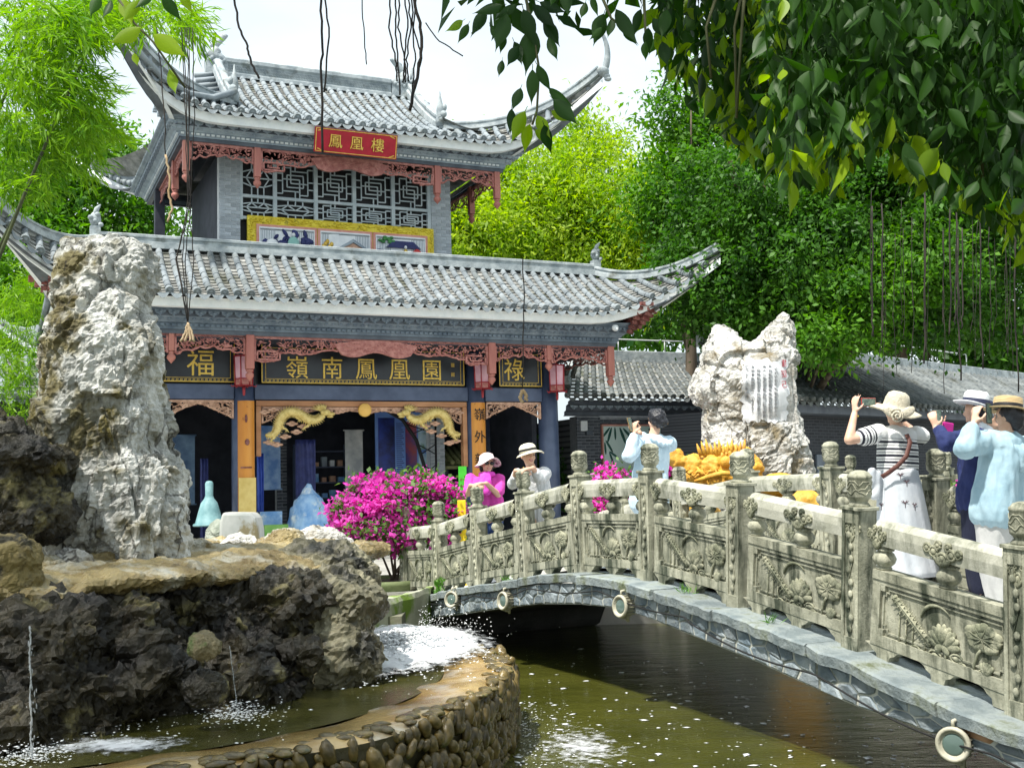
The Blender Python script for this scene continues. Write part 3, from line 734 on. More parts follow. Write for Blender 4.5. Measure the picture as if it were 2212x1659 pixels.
# orange couplet boards on the two inner columns
for u, chars in ((.02, ''), (5.38, '嶺外新番')):
    mb = MB(); pts = []
    for i in range(9):
        a = lerp(-1.0, 1.0, i/8); pts.append((u+.21*math.sin(a), -.09-.22*math.cos(a)))
    rows = [[(x, y, z) for x, y in pts] for z in (.75, 3.38)]; mb.grid(rows, 0, True)
    rows = [[(lerp(x, u, .12), y+.04, z) for x, y in pts] for z in (.75, 3.38)]; mb.grid(rows, 0, True, flip=True)
    mb.add([(x, y, 3.38) for x, y in pts]+[(lerp(x, u, .12), y+.04, 3.38) for x, y in pts][::-1], [tuple(range(18))])
    o = obj('couplet_board', mb, M_orange, pav)
    for i, ch in enumerate(chars): obj('character', text_mesh(ch, .30, .004, bold=0, mat=M_ink), None, o, T(u-.01, -.318, 3.08-.52*i) @ RX(math.pi/2))
    if not chars:
        mb = MB(); mb.box((u-.18, -.325, .78), (u+.18, -.3, 1.75)); obj('board_foot', mb, mat('couplet_pale', (.62,.45,.13), (.72,.56,.2), 5, rough=.5, bump=.1), o)
        mb = MB(); mb.box((u-.14, -.319, 1.95), (u+.1, -.312, 1.98)); mb.ell((u, -.32, 2.5), (.05, .004, .07), 8, 5); mb.ell((u-.02, -.32, 3.0), (.03, .004, .09), 8, 5); obj('worn_mark', mb, M_brk_r, o)
# carved brackets under the beam in the side bays
sh_b = lambda t: .06+.32*abs(2*t-1)**1.2
M_tan = mat('carved_wood_tan', (.42,.24,.16), (.66,.42,.30), 10, rough=.6, bump=.3, bscale=50, c3=(.2,.1,.06), s3=12, t3=(.58,.75))
fret('carved_bracket', 5.62, 7.05, -.1, 3.40, sh_b, pav, 71, m=M_tan, dens=1.3); fret('carved_bracket', -1.68, -.22, -.1, 3.40, sh_b, pav, 72, m=M_tan, dens=1.3)
# frame and cloud carving of the middle bay
mb = MB(); mb.box((.25, -.12, 3.28), (5.14, .05, 3.40)); mb.box((.25, -.12, 2.2), (.36, .05, 3.28)); mb.box((5.03, -.12, 1.9), (5.14, .05, 3.28)); obj('bay_frame', mb, mat('frame_brown', (.36,.16,.07), (.50,.25,.12), 4, rough=.45, bump=.1, stretch=(.2,1,1)), pav, bev=.012)
sh_m = lambda t: .10+.03*math.sin(t*40) + .5*max(0, abs(2*t-1)-.8)*5*.5
fret('cloud_carving', .38, 5.02, -.04, 3.27, sh_m, pav, 73, m=M_tan, dens=1.0)
def dragon(root, mir):
    'gold carved dragon: winding body with mane, claws and tail'
    mb = MB(); X = lambda u: u if not mir else 5.38-u
    path = [(3.66, 3.08), (3.78, 2.98), (3.92, 2.95), (4.05, 3.0), (4.2, 3.12), (4.36, 3.17), (4.52, 3.13), (4.62, 3.0), (4.66, 2.85), (4.70, 2.7), (4.82, 2.62), (4.94, 2.66)]
    pts = []; 
    n = 40
    xs = np.linspace(0, 1, len(path)); pu = np.interp(np.linspace(0, 1, n), xs, [p[0] for p in path]); pz = np.interp(np.linspace(0, 1, n), xs, [p[1] for p in path])
    for _ in range(3): pu[1:-1] = (pu[:-2]+pu[1:-1]*2+pu[2:])/4; pz[1:-1] = (pz[:-2]+pz[1:-1]*2+pz[2:])/4
    rad = [lerp(.06, .095, min(1, i/10)) if i < 28 else lerp(.095, .03, (i-28)/11) for i in range(n)]
    mb.tube([(X(a), -.16, b) for a, b in zip(pu, pz)], rad, 9)
    for i in range(2, n-1):
        t = Vector((pu[min(n-1, i+1)]-pu[i-1], 0, pz[min(n-1, i+1)]-pz[i-1])).normalized(); nn = Vector((-t.z, 0, t.x))
        for s in (1, -1):
            a = Vector((pu[i], -.16, pz[i]))+nn*s*rad[i]*.8; b = a+nn*s*.06-t*.03
            mb.tube([(X(a.x), a.y, a.z), (X(b.x), b.y-.01, b.z)], [.016, .003], 4)
    hx, hz = 3.62, 3.14
    mb.ell((X(hx), -.18, hz), (.12, .08, .075), 10, 6); mb.ell((X(hx-.12), -.18, hz-.03), (.1, .06, .045), 8, 5); mb.ell((X(hx-.1), -.17, hz-.09), (.08, .05, .025), 8, 5)
    for k in range(7):
        a = .4+k*.28; mb.tube([(X(hx+.05), -.16, hz+.03), (X(hx+.05+.13*math.cos(a)), -.15, hz+.02+.12*math.sin(a)), (X(hx+.1+.24*math.cos(a)), -.15, hz+.03+.17*math.sin(a))], [.03, .022, .004], 5)
    for (lx, lz, dx) in ((3.95, 2.94, .16), (4.3, 3.12, -.1), (4.64, 2.9, -.16), (4.72, 2.68, .1)):
        mb.tube([(X(lx), -.17, lz), (X(lx+dx*.5), -.18, lz-.1), (X(lx+dx), -.18, lz-.13)], [.04, .03, .02], 6)
        for q in (-.05, 0, .05): mb.tube([(X(lx+dx), -.18, lz-.13), (X(lx+dx+q), -.18, lz-.2)], [.014, .003], 4)
    for (cx, cz) in ((4.1, 2.84), (4.35, 2.9), (4.5, 2.62), (4.85, 2.5), (4.95, 3.15), (4.75, 3.2), (4.25, 2.72), (4.68, 2.45)):
        for q in range(4): mb.ell((X(cx+.07*math.cos(q*1.6)), -.1, cz+.03*math.sin(q*1.6)), (.07, .03, .03), 8, 5, m=1)
    return obj('gold_dragon', mb, [M_gold2, M_tan], root)
dragon(pav, False); dragon(pav, True)
mb = MB(); mb.lathe([(0, -.02), (.13, -.02), (.15, 0), (.15, .05), (.13, .07), (0, .075)], 24, M=T(2.66, -.13, 3.2) @ RX(math.pi/2)); obj('gold_pearl', mb, mat('yellow_disc', (.75,.42,.09), (.82,.5,.13), 3, rough=.5), pav)
# ---- interior
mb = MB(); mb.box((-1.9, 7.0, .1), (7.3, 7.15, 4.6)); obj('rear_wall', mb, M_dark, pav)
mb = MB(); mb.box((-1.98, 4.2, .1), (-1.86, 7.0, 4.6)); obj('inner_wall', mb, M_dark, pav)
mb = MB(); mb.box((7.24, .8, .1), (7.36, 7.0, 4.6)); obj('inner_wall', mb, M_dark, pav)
# ---- upper storey
def brick_wall(u0, u1, z0, z1, v, root, bm, mm, name='brick_pier', bw=.25, bh=.073, j=.012, depth=.3, M=None, lab=None):
    mb = MB(); mb.box((u0, v, z0), (u1, v+depth, z1)); w = obj(name, mb, mm, root, M)
    rows = int((z1-z0)/(bh+j)); bme = {}
    for r_ in range(rows):
        z = z0+r_*(bh+j)+j*.5; x = u0 - (.5*(bw+j) if r_ % 2 else 0)
        while x < u1-.02:
            a, b = max(x, u0), min(x+bw, u1); L = round(b-a, 3)
            if L > .02:
                if L not in bme:
                    q = MB(); q.box((0, 0, 0), (L, .05, bh)); bme[L] = q.mesh('brick'); bme[L].materials.append(bm)
                obj('brick', bme[L], None, w, T(a, v-.012+random.uniform(-.003, .003), z))
            x += bw+j
    return w
v = 1.6
brick_wall(-.2, .27, 7.0, 9.24, v, pav, M_brick, M_mortar); brick_wall(5.0, 5.52, 7.0, 9.24, v, pav, M_brick, M_mortar)
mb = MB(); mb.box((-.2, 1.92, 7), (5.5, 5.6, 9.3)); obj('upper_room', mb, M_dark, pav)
mb = MB(); mb.box((.27, 1.75, 7.0), (5.0, 1.8, 9.24)); obj('window_void', mb, M_ink, pav)
for u in (-1.07,):
    for vv in (5.2,):
        mb = MB(); mb.box((u-.12, vv-.12, 7), (u+.12, vv+.12, 9.3)); obj('rear_post', mb, M_dark, pav)
mb = MB(); mb.box((-.14, 1.9, 7), (-.02, 5.5, 9.2)); obj('left_wall', mb, M_soffit, pav)
# lattice window
us = [.29, 1.09, 2.07, 3.02, 4.01, 4.95]; zs = [7.8, 8.32, 9.2]
fr = MB()
for u in us: fr.box((u-.045, 1.60, 7.75), (u+.045, 1.70, 9.22))
for z in zs: fr.box((.27, 1.605, z-.035), (4.98, 1.695, z+.035))
win = obj('lattice_window', fr, M_lattice, pav)
def lat_bars(mb, segs, w=.017):
    for (x0, z0, x1, z1) in segs:
        mb.tube([(x0, 1.65, z0), (x1, 1.65, z1)], w*1.1, 4, sm=False)
def rect(x0, x1, z0, z1): return [(x0, z0, x1, z0), (x1, z0, x1, z1), (x1, z1, x0, z1), (x0, z1, x0, z0)]
for i in range(5):
    a, b = us[i]+.045, us[i+1]-.045; c = (a+b)/2; w = (b-a)
    for k, (z0, z1) in enumerate(((8.355, 9.165), (7.835, 8.285))):
        mb = MB(); h = z1-z0; zc = (z0+z1)/2; sg = []
        X = lambda q: a+w*q
        Z = lambda q: z0+h*q
        if i == 0 or (i == 1 and k == 1):
            sg += [(X(.3), Z(1), X(.3), Z(.75)), (X(.7), Z(1), X(.7), Z(.75)), (X(0), Z(.66), X(.3), Z(.75)), (X(.3), Z(.75), X(.7), Z(.75)), (X(.7), Z(.75), X(1), Z(.66)), (X(.3), Z(.75), X(.12), Z(.5)), (X(.7), Z(.75), X(.88), Z(.5)), (X(0), Z(.5), X(.12), Z(.5)), (X(.88), Z(.5), X(1), Z(.5)),
                   (X(.12), Z(.5), X(.3), Z(.25)), (X(.88), Z(.5), X(.7), Z(.25)), (X(.3), Z(.25), X(.7), Z(.25)), (X(.3), Z(.25), X(.3), Z(0)), (X(.7), Z(.25), X(.7), Z(0)), (X(0), Z(.34), X(.3), Z(.25)), (X(1), Z(.34), X(.7), Z(.25)), (X(.5), Z(.25), X(.5), Z(0)), (X(.5), Z(.75), X(.5), Z(1)), (X(.12), Z(.5), X(.5), Z(.5)), (X(.5), Z(.5), X(.88), Z(.5)), (X(.5), Z(.5), X(.3), Z(.75)), (X(.5), Z(.5), X(.7), Z(.75))]
        else:
            sg += rect(X(.16), X(.62), Z(.2), Z(.56)) + rect(X(.38), X(.84), Z(.44), Z(.8)) + rect(X(.28), X(.72), Z(.32), Z(.68))
            sg += [(X(.5), Z(.8), X(.5), Z(1)), (X(.5), Z(0), X(.5), Z(.2)), (X(0), Z(.5), X(.16), Z(.5)), (X(.84), Z(.5), X(1), Z(.5)), (X(.16), Z(.56), X(.16), Z(.9)), (X(.16), Z(.9), X(.38), Z(.9)), (X(.38), Z(.8), X(.38), Z(1)), (X(.84), Z(.44), X(.84), Z(.1)), (X(.84), Z(.1), X(.62), Z(.1)), (X(.62), Z(.2), X(.62), Z(0)), (X(0), Z(.72), X(.16), Z(.72)), (X(1), Z(.28), X(.84), Z(.28)), (X(0), Z(.12), X(.16), Z(.12)), (X(.16), Z(.12), X(.16), Z(.2)), (X(1), Z(.88), X(.84), Z(.88)), (X(.84), Z(.88), X(.84), Z(.8))]
        lat_bars(mb, sg); obj('lattice_panel', mb, M_lattice, win)
# painted relief frieze below the window
M_yel = mat('frieze_yellow', (.62,.46,.02), (.80,.66,.06), 7, rough=.6, bump=.3, c3=(.30,.25,.02), s3=9, t3=(.57,.68))
M_frame_o = mat('frieze_rose', (.60,.25,.20), (.7,.34,.28), 5, rough=.6); M_white = mat('white_paint', (.74,.77,.80), (.84,.86,.88), 5, rough=.6, bump=.1); M_navy = mat('navy_paint', (.015,.022,.10), (.03,.04,.16), 6, rough=.55, bump=.2)
M_aqua = mat('aqua_paint', (.25,.5,.45), (.35,.6,.55), 5, rough=.6); M_fgreen = mat('frieze_green', (.04,.18,.05), (.08,.28,.08), 6, rough=.6); M_sred = mat('scarlet_paint', (.55,.03,.03), (.6,.05,.04), 4, rough=.5)
mb = MB(); v = 1.50
mb.box((.42, v, 6.95), (5.02, v+.1, 7.84)); fz = obj('painted_frieze', mb, M_yel, pav, bev=.01)
rnd = random.Random(5); mb = MB()
for i in range(120):
    x = .5+rnd.random()*4.45; z = 7.74+rnd.uniform(-.06, .06); a = rnd.uniform(-.6, .6)
    mb.ell((0, 0, 0), (rnd.uniform(.03, .08), .02, .018), 6, 4, M=T(x, v-.005, z) @ RY(a))
for s in (.49, 4.95):
    for i in range(16): mb.ell((0, 0, 0), (.05, .02, .016), 6, 4, M=T(s+rnd.uniform(-.03, .03), v-.005, 7.05+i*.045) @ RY(rnd.random()*3))
obj('frieze_scrolls', mb, M_yel, fz)
for i, (a, b) in enumerate(((.62, 2.05), (2.07, 3.42), (3.44, 4.84))):
    mb = MB(); mb.box((a, v-.03, 6.95), (b, v-.002, 7.64)); fo = obj('picture_frame', mb, M_frame_o, fz, bev=.006)
    mb = MB(); mb.box((a+.06, v-.045, 6.97), (b-.06, v-.031, 7.58)); obj('picture_ground', mb, M_white, fo)
    mb = MB()
    for q in range(9):
        x = a+.1+q*.04
        for s in (x, a+b-x): mb.box((s-.006, v-.055, 7.12+.03*(q % 3)), (s+.006, v-.046, 7.5))
        mb.box((a+.08, v-.055, 7.53-.02*(q % 2)), (b-.08, v-.046, 7.54-.02*(q % 2)))
    obj('key_pattern', mb, M_cornice, fo)
    mb = MB()
    if i == 0:
        for q in range(26):
            x = a+.15+rnd.random()*1.15; z = 7.1+rnd.random()*.38; mb.ell((0, 0, 0), (rnd.uniform(.06, .13), .03, rnd.uniform(.04, .08)), 8, 5, m=0, M=T(x, v-.06, z) @ RY(rnd.random()*3))
        mb.ell((a+.85, v-.1, 7.22), (.14, .05, .16), 10, 6, m=1); mb.ell((a+.85, v-.1, 7.42), (.045, .04, .05), 8, 5, m=2); mb.ell((a+.35, v-.09, 7.2), (.14, .05, .1), 8, 5, m=2)
    elif i == 1:
        mb.extr([(a+.25, 7.1), (a+.25, 7.5), (a+.5, 7.52), (a+.5, 7.1)], v-.08, v-.05, m=2)
        mb.extr([(a+.5, 7.2), (a+.85, 7.42), (a+1.2, 7.2), (a+1.2, 7.14), (a+.85, 7.34), (a+.5, 7.14)], v-.1, v-.05, m=3)
        mb.extr([(a+.6, 7.0), (a+.6, 7.2), (a+.85, 7.32), (a+1.1, 7.2), (a+1.1, 7.0)], v-.07, v-.05, m=4)
        for q in range(5): mb.ell((a+.12+.05*q, v-.08, 7.2+.06*(q % 3)), (.05, .03, .06), 7, 5, m=5)
    else:
        mb.extr([(a+.3, 7.28), (a+.5, 7.45), (a+1.0, 7.45), (a+1.2, 7.28)], v-.1, v-.05, m=0)
        for q in range(12): mb.ell((a+.12+rnd.random()*.4, v-.08, 7.4+rnd.random()*.13), (.06, .03, .035), 7, 5, m=6)
        mb.extr([(a+1.0, 6.98), (a+1.0, 7.22), (a+1.1, 7.3), (a+1.2, 7.22), (a+1.2, 6.98)], v-.09, v-.05, m=7)
        mb.ell((a+.8, v-.1, 7.12), (.07, .05, .14), 8, 6, m=5); mb.ell((a+.8, v-.1, 7.3), (.04, .04, .045), 8, 5, m=2); mb.ell((a+.55, v-.1, 7.1), (.09, .05, .08), 8, 6, m=2); mb.ell((a+.15, v-.08, 7.2), (.1, .03, .03), 7, 5, m=0)
    obj('picture_relief', mb, [M_navy, M_aqua, M_white, M_cornice, M_tan, M_gold, M_fgreen, M_sred], fo)
# red name plaque of the upper storey
pl = MB(); pl.box((-.98, -.03, -.28), (.98, .03, .28)); plq = obj('name_plaque', pl, M_red, pav, T(2.63, .12, 9.36) @ RX(R(14)), bev=.01)
mb = MB()
for d in (.02,):
    for (x0, x1, z0, z1) in ((-.96, .96, -.26, -.245), (-.96, .96, .245, .26), (-.96, -.945, -.26, .26), (.945, .96, -.26, .26)): mb.box((x0, -.04, z0), (x1, -.03, z1))
for sx in (-1, 1):
    for sz in (-1, 1):
        for q in range(4): mb.ell((sx*(.9-.03*q), -.036, sz*(.2+.012*q)), (.025, .006, .012), 6, 4)
obj('plaque_border', mb, M_gold, plq)
for i, ch in enumerate('鳳凰樓'): obj('character', text_mesh(ch, .33, .014, bold=0, mat=M_gold), None, plq, T(-.5+.5*i, -.045, -.02) @ RX(math.pi/2))
# security lamp below the lower right eave
mb = MB(); mb.lathe([(.03, 0), (.07, .03), (.08, .1), (.05, .14)], 12, c=(8.35, -1.55, 4.98)); mb.ell((8.35, -1.6, 5.02), (.045, .045, .045), 8, 6); obj('eave_camera', mb, M_white, pav)
# ================================================================== galleries behind the bridge
def remat(me, m):
    q = me.copy(); q.materials.clear(); q.materials.append(m); return q
SHADE_TILES = [remat(x, M_tile_dark_shade) for x in (ME_barrel, ME_disc, ME_drip)]; PLAIN_TILES = [ME_barrel, ME_disc, ME_drip]
def tile_slope(root, e0, e1, r0, r1, sp=.27, seg=.3, sag=.12, limit=0, dim=False):
    ME_barrel, ME_disc, ME_drip = SHADE_TILES if dim else PLAIN_TILES; M_tile = M_tile_dark_shade if dim else MATS['tile_grey']
    'tiled slope between an eave line and a ridge line (points left to right)'
    L = (e1-e0).length; n = int(L/sp); it = []; pans = MB(); dr = []
    def at(q, t):
        a = e0.lerp(e1, q); b = r0.lerp(r1, q); p = a.lerp(b, t); p.z -= sag*4*t*(1-t)*.5; return p
    for i in range(n+1):
        q = i/n; k = max(1, int((r0-e0).length/seg)); d = at(q, 1)-at(q, 0); nn = (e1-e0).cross(d); nn.normalize(); nn = nn if nn.z > 0 else -nn
        for j in range(k):
            a = at(q, j/k); b = at(q, min(1, (j+1.1)/k)); it.append((ME_barrel, frame(a+nn*.03, b-a, nn) @ SC((b-a).length, 1, 1)))
        obj('tile_end', ME_disc, None, root, frame(at(q, 0)+nn*.05, d, nn)); 
        if i < n: obj('drip_tile', ME_drip, None, root, frame(at((i+.5)/n, 0), e1-e0, (0, 0, 1)))
    for j in range(10):
        t0, t1 = j/10, (j+1.1)/10; pans.grid([[at(i/n, t0)+nn*.025 for i in range(n+1)], [at(i/n, min(1, t1))+nn*.0 for i in range(n+1)]], 0, False)
    obj('pan_tiles', pans, M_pan, root, kind='stuff')
    for me, M in it[:limit]: obj('roof_tile', me, None, root, M)
    join_inst('roof_tiles_rest', it[limit:], root, M_tile)
gal = empty('gallery', BW(9.4, 2.5, 0), YAWB, 'single-storey grey brick gallery with tiled roof and pale mural board beside the pavilion', 'building')
# local: x along the front, y back
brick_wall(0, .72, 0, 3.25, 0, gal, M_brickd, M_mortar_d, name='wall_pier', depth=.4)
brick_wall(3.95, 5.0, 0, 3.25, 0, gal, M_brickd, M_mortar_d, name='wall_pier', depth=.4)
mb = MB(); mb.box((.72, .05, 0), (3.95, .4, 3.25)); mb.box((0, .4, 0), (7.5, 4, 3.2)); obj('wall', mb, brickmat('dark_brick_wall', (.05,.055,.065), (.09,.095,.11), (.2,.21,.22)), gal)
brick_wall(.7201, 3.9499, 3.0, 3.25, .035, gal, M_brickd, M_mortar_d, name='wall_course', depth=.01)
mb = MB(); mb.grid([[(x, y, z) for y, z in ((0, 3.25), (-.06, 3.28), (-.06, 3.36), (-.16, 3.40), (-.18, 3.52), (-.3, 3.56), (-.3, 3.62), (-.42, 3.66))] for x in (-.4, 7.5)], 0, False); obj('eave_moulding', mb, M_cornice_d, gal)
for i in range(26): obj('scallop', ME_scal, None, gal, T(-.2+i*.27, -.23, 3.47) @ SC(.23, .08, .12))
mb = MB(); mb.box((-2.6, 2.4, 0), (.0, 2.6, 4.3)); obj('passage_wall', mb, M_dark, gal)
tile_slope(gal, Vector((-.55, -.55, 3.72)), Vector((7.4, -.55, 3.72)), Vector((.85, 1.75, 5.0)), Vector((7.4, 1.75, 5.0)), limit=60, dim=True)
mb = MB(); mb.box((.7, 1.66, 4.95), (7.4, 1.84, 5.3)); obj('ridge', mb, M_ridge, gal, bev=.02)
bar_along('hip_ridge', [Vector((lerp(.85, -.6, t), lerp(1.75, -.6, t), 5.05-1.25*t+.25*t**3-.1*math.sin(t*3.14))) for t in np.linspace(0, 1, 9)], .09, .22, M_ridge, gal)
mb = MB(); mb.tube([(-.35, -.2, 4.0), (-.5, -.3, 4.25), (-.35, -.3, 4.55), (-.12, -.25, 4.5), (-.2, -.25, 4.32)], [.09, .1, .08, .05, .02], 7); mb.tube([(.0, .2, 4.3), (.1, .15, 4.6), (.3, .1, 4.75)], [.08, .06, .02], 6); mb.tube([(-.55, -.45, 3.9), (-.75, -.6, 4.15), (-.7, -.6, 4.4)], [.07, .06, .02], 6); obj('hip_dragon', mb, mat('aged_dark_tile', (.06,.065,.06), (.13,.135,.12), 4, rough=.85, bump=.4), gal)
# pipe rail above the ridges
def pipe_rail(pts, h, label):
    mb = MB(); mb.tube([p+Vector((0, 0, h)) for p in pts], .022, 6)
    for p in pts: mb.tube([p, p+Vector((0, 0, h))], .018, 6)
    obj('pipe_rail', mb, mat('pipe_white', (.6,.62,.63), rough=.4), label=label, cat='rail')
pipe_rail([BW(9.4+.8+i*1.6, 2.5+1.75, 5.3) for i in range(5)], .34, 'thin white pipe rail above the gallery roof ridge beside the pavilion')
# mural board
mb = MB(); mb.box((.78, -.03, 1.0), (3.9, .03, 2.98)); mur = obj('mural_board', mb, mat('mural_mint', (.62,.80,.75), (.74,.86,.82), .6, rough=.5), None, gal.matrix_basis.copy() if False else None, label='pale mint mural board with dark bamboo leaves on the gallery wall', cat='board')
mur.matrix_world = T(*BW(9.4, 2.5, 0)) @ RZ(YAWB) @ T(0, -.02, 0)
mb = MB(); 
for (x0, x1, z0, z1) in ((.74, 3.94, 2.98, 3.03), (.74, 3.94, .95, 1.0), (.74, .78, 1.0, 2.98), (3.9, 3.94, 1.0, 2.98)): mb.box((x0, -.05, z0), (x1, .03, z1))
obj('frame', mb, M_frame_o, mur)
M_bam = mat('mural_leaf_green', (.01,.07,.06), (.03,.14,.11), 6, rough=.6)
rnd = random.Random(14)
for (x, z, a, l) in ((1.0, 2.95, -2.3, .38), (1.05, 2.95, -1.9, .45), (1.15, 2.96, -1.55, .36), (1.3, 2.95, -1.2, .5), (1.4, 2.93, -.8, .45), (1.6, 2.9, -.95, .5), (.85, 2.6, -1.0, .4), (.82, 2.55, -1.5, .35), (.95, 2.3, -.6, .35), (.95, 2.28, -1.2, .34), (1.0, 2.05, -1.0, .3), (.9, 2.0, -1.6, .3), (2.2, 2.9, -.5, .3), (2.4, 2.9, -1.2, .3)):
    mb = MB(); mb.ell((0, 0, 0), (l*.5, .004, l*.09), 8, 5, M=T(x+math.cos(a)*l*.5, -.034, z+math.sin(a)*l*.5) @ RY(-a)); obj('painted_leaf', mb, M_bam, mur)
obj('character', text_mesh('故', .3, .003, mat=M_navy), None, mur, T(3.28, -.034, 1.24) @ RX(math.pi/2)); obj('character', text_mesh('史', .3, .003, mat=M_navy), None, mur, T(2.85, -.034, 1.2) @ RX(math.pi/2))
# junction box on the pier
mb = MB(); mb.box((.08, -.1, 2.85), (.28, -.02, 3.12)); jb = obj('junction_box', mb, M_white, label='small white junction box high on the brick pier of the gallery', cat='box'); jb.matrix_world = T(*BW(9.4, 2.5, 0)) @ RZ(YAWB)
mb = MB(); mb.box((.24, -.12, 2.74), (.42, -.02, 2.86)); jb = obj('lamp_fitting', mb, M_cornice_d, label='small dark lamp fitting below the white junction box', cat='lamp'); jb.matrix_world = T(*BW(9.4, 2.5, 0)) @ RZ(YAWB)
# long dark gallery to the right
A = P(1745, 868, 26.5); B = P(2290, 882, 37.0); A.z = 3.2; B.z = 3.2; dx = (B-A).normalized(); yb = Vector((-dx.y, dx.x, 0))
gr = empty('shaded_gallery', (A.x, A.y, 0), math.atan2(dx.y, dx.x), 'long shaded gallery with dark brick wall and tiled roof behind the photographers', 'building'); LG = (B-A).length
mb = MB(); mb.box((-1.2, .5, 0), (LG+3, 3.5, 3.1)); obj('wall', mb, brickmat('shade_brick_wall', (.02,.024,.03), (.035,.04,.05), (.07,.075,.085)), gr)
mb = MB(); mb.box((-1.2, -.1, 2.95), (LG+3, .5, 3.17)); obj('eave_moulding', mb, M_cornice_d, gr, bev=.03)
tile_slope(gr, Vector((-1.2, -.3, 3.2)), Vector((LG+3, -.3, 3.2)), Vector((-1.2, 2.2, 4.75)), Vector((LG+3, 2.2, 4.75)), sp=.3, limit=40, dim=True)  # same tile as the pavilion, with shade put into its colour
mb = MB(); mb.box((-1.2, 2.1, 4.7), (LG+3, 2.3, 5.0)); obj('ridge', mb, M_ridge, gr, bev=.02)
pipe_rail([Vector((A.x, A.y, 5.0))+dx*(-1+i*2.4)+yb*2.2 for i in range(7)], .4, 'thin white pipe rail above the shaded gallery roof')
for i, (x, z0, z1, w) in enumerate(((1.0, .3, 2.0, .75), (-.9, .2, 2.1, .9))):
    mb = MB(); mb.box((x, .44, z0), (x+w, .49, z1)); nb = obj('notice_panel', mb, mat('notice_grey', (.10,.13,.17), (.16,.19,.23), 3, rough=.5) if i == 0 else mat('notice_green', (.02,.10,.09), (.04,.14,.12), 2, rough=.5), label=('grey printed notice panel on the shaded brick wall' if i == 0 else 'dark green panel on the shaded brick wall beside the inscribed stone'), cat='panel')
    nb.matrix_world = T(A.x, A.y, 0) @ RZ(math.atan2(dx.y, dx.x))
    if i == 0:
        for k in range(12):
            q = MB(); q.box((x+.08, .435, z1-.3-.1*k), (x+w-.1-.1*(k % 3), .4385, z1-.275-.1*k)); obj('print_line', q, M_white, nb)
# small tiled roof at the far left, behind the bamboo
A2 = P(20, 795, 26); A2.z = 3.9
sm = empty('side_gallery', (A2.x, A2.y, 0), YAWB, 'low mossy tiled roof of a side building behind the bamboo', 'building')
tile_slope(sm, Vector((-5, -.5, 3.7)), Vector((2.3, -.5, 3.7)), Vector((-5, 1.6, 4.9)), Vector((2.3, 1.6, 4.9)), limit=20)
mb = MB(); mb.box((-5, 0, 0), (2.1, 3, 3.7)); obj('wall', mb, M_dark, sm)
# roof seen through the right bay
A3 = BW(5.7, 3.0, 0); ym = empty('courtyard_roof', A3, YAWB, 'small mossy tiled roof seen through the right bay of the pavilion', 'roof')
mt = M_tile; M_mossy_tile = mat('mossy_tile', (.14,.16,.06), (.30,.31,.15), 5, rough=.9, bump=.4, bscale=25)
for i in range(7):
    mb = MB(); mb.tube([(.1+i*.17, -.5, 2.05), (.1+i*.17+.02, .1, 2.3), (.1+i*.17+.03, .5, 2.55)], .065, 8); obj('barrel_tile', mb, M_mossy_tile, ym)
mb = MB(); mb.add([(-.1, -.5, 2.0), (1.35, -.5, 2.0), (1.35, .5, 2.5), (-.1, .5, 2.5)], [(0, 1, 2, 3)]); mb.box((-.1, -.4, 1.9), (1.35, .4, 1.98)); obj('roof_bed', mb, M_mossy_tile, ym)
mb = MB(); mb.box((-.05, -.3, .1), (.05, -.2, 1.9)); obj('post', mb, M_dark, ym); mb = MB(); mb.box((1.2, -.3, .1), (1.3, -.2, 1.9)); obj('post', mb, M_dark, ym)
# ================================================================== bridge
M_stone = mat('bridge_stone', (.27,.27,.20), (.44,.435,.335), 5, rough=.85, bump=.5, bscale=26, c3=(.045,.055,.035), s3=5.0, t3=(.45,.62), st3=(1.5,1.5,.26), rand=.12, coord='World')
M_stone_t = mat('rail_top_stone', (.36,.36,.29), (.50,.495,.42), 4, rough=.8, bump=.3, bscale=26, c3=(.10,.11,.075), s3=5, t3=(.47,.66), st3=(1,1,.4), coord='World')
M_stone_d = mat('bridge_stone_dark', (.26,.26,.19), (.42,.41,.31), 4, rough=.85, bump=.45, bscale=24, c3=(.05,.06,.04), s3=3.0, t3=(.46,.64), st3=(1.3,1.3,.3), rand=.1)
M_slate = mat('slate_cladding', (.12,.16,.19), (.30,.34,.355), 3, rough=.6, bump=1.4, bscale=12, rand=.3, c3=(.5,.5,.42), s3=5, t3=(.6,.75), coord='World')
M_slate_mortar = mat('cladding_mortar', (.48,.49,.43), (.62,.62,.55), 7, rough=.9, bump=.5, bscale=20, c3=(.12,.13,.1), s3=3)
M_coping = mat('coping_slab', (.155,.19,.20), (.33,.37,.365), 4, rough=.7, bump=1.2, bscale=16, rand=.14, c3=(.12,.14,.08), s3=4, t3=(.52,.66), coord='World')
M_deck = mat('deck_paving', (.58,.60,.62), (.70,.71,.72), 3, rough=.6, bump=.2, bscale=16, c3=(.45,.46,.47), s3=2)
SP = 1.348; BN = Vector((.9087, .4174, 0)); BX = Vector((.4174, -.9087, 0)); BO = Vector((2.916, 6.515, 0))
bridge = empty('bridge', BO, math.atan2(-.9087, .4174), 'low arched stone footbridge with carved lotus railings over the green pond', 'bridge')
_zi = list(range(-4, 12)); _zz = [0, 0, 0, .0, .08, .29, .47, .595, .58, .42, .25, .06, -.02, -.02, -.02, -.02]
def _sm(xs, ys, x):
    # smooth interpolation through the post heights
    i = max(1, min(len(xs)-3, int(math.floor(x))-xs[0])); t = x-xs[i]; p0, p1, p2, p3 = ys[i-1], ys[i], ys[i+1], ys[i+2]
    return .5*(2*p1+(p2-p0)*t+(2*p0-5*p1+4*p2-p3)*t*t+(3*p1-p0-3*p2+p3)*t**3)
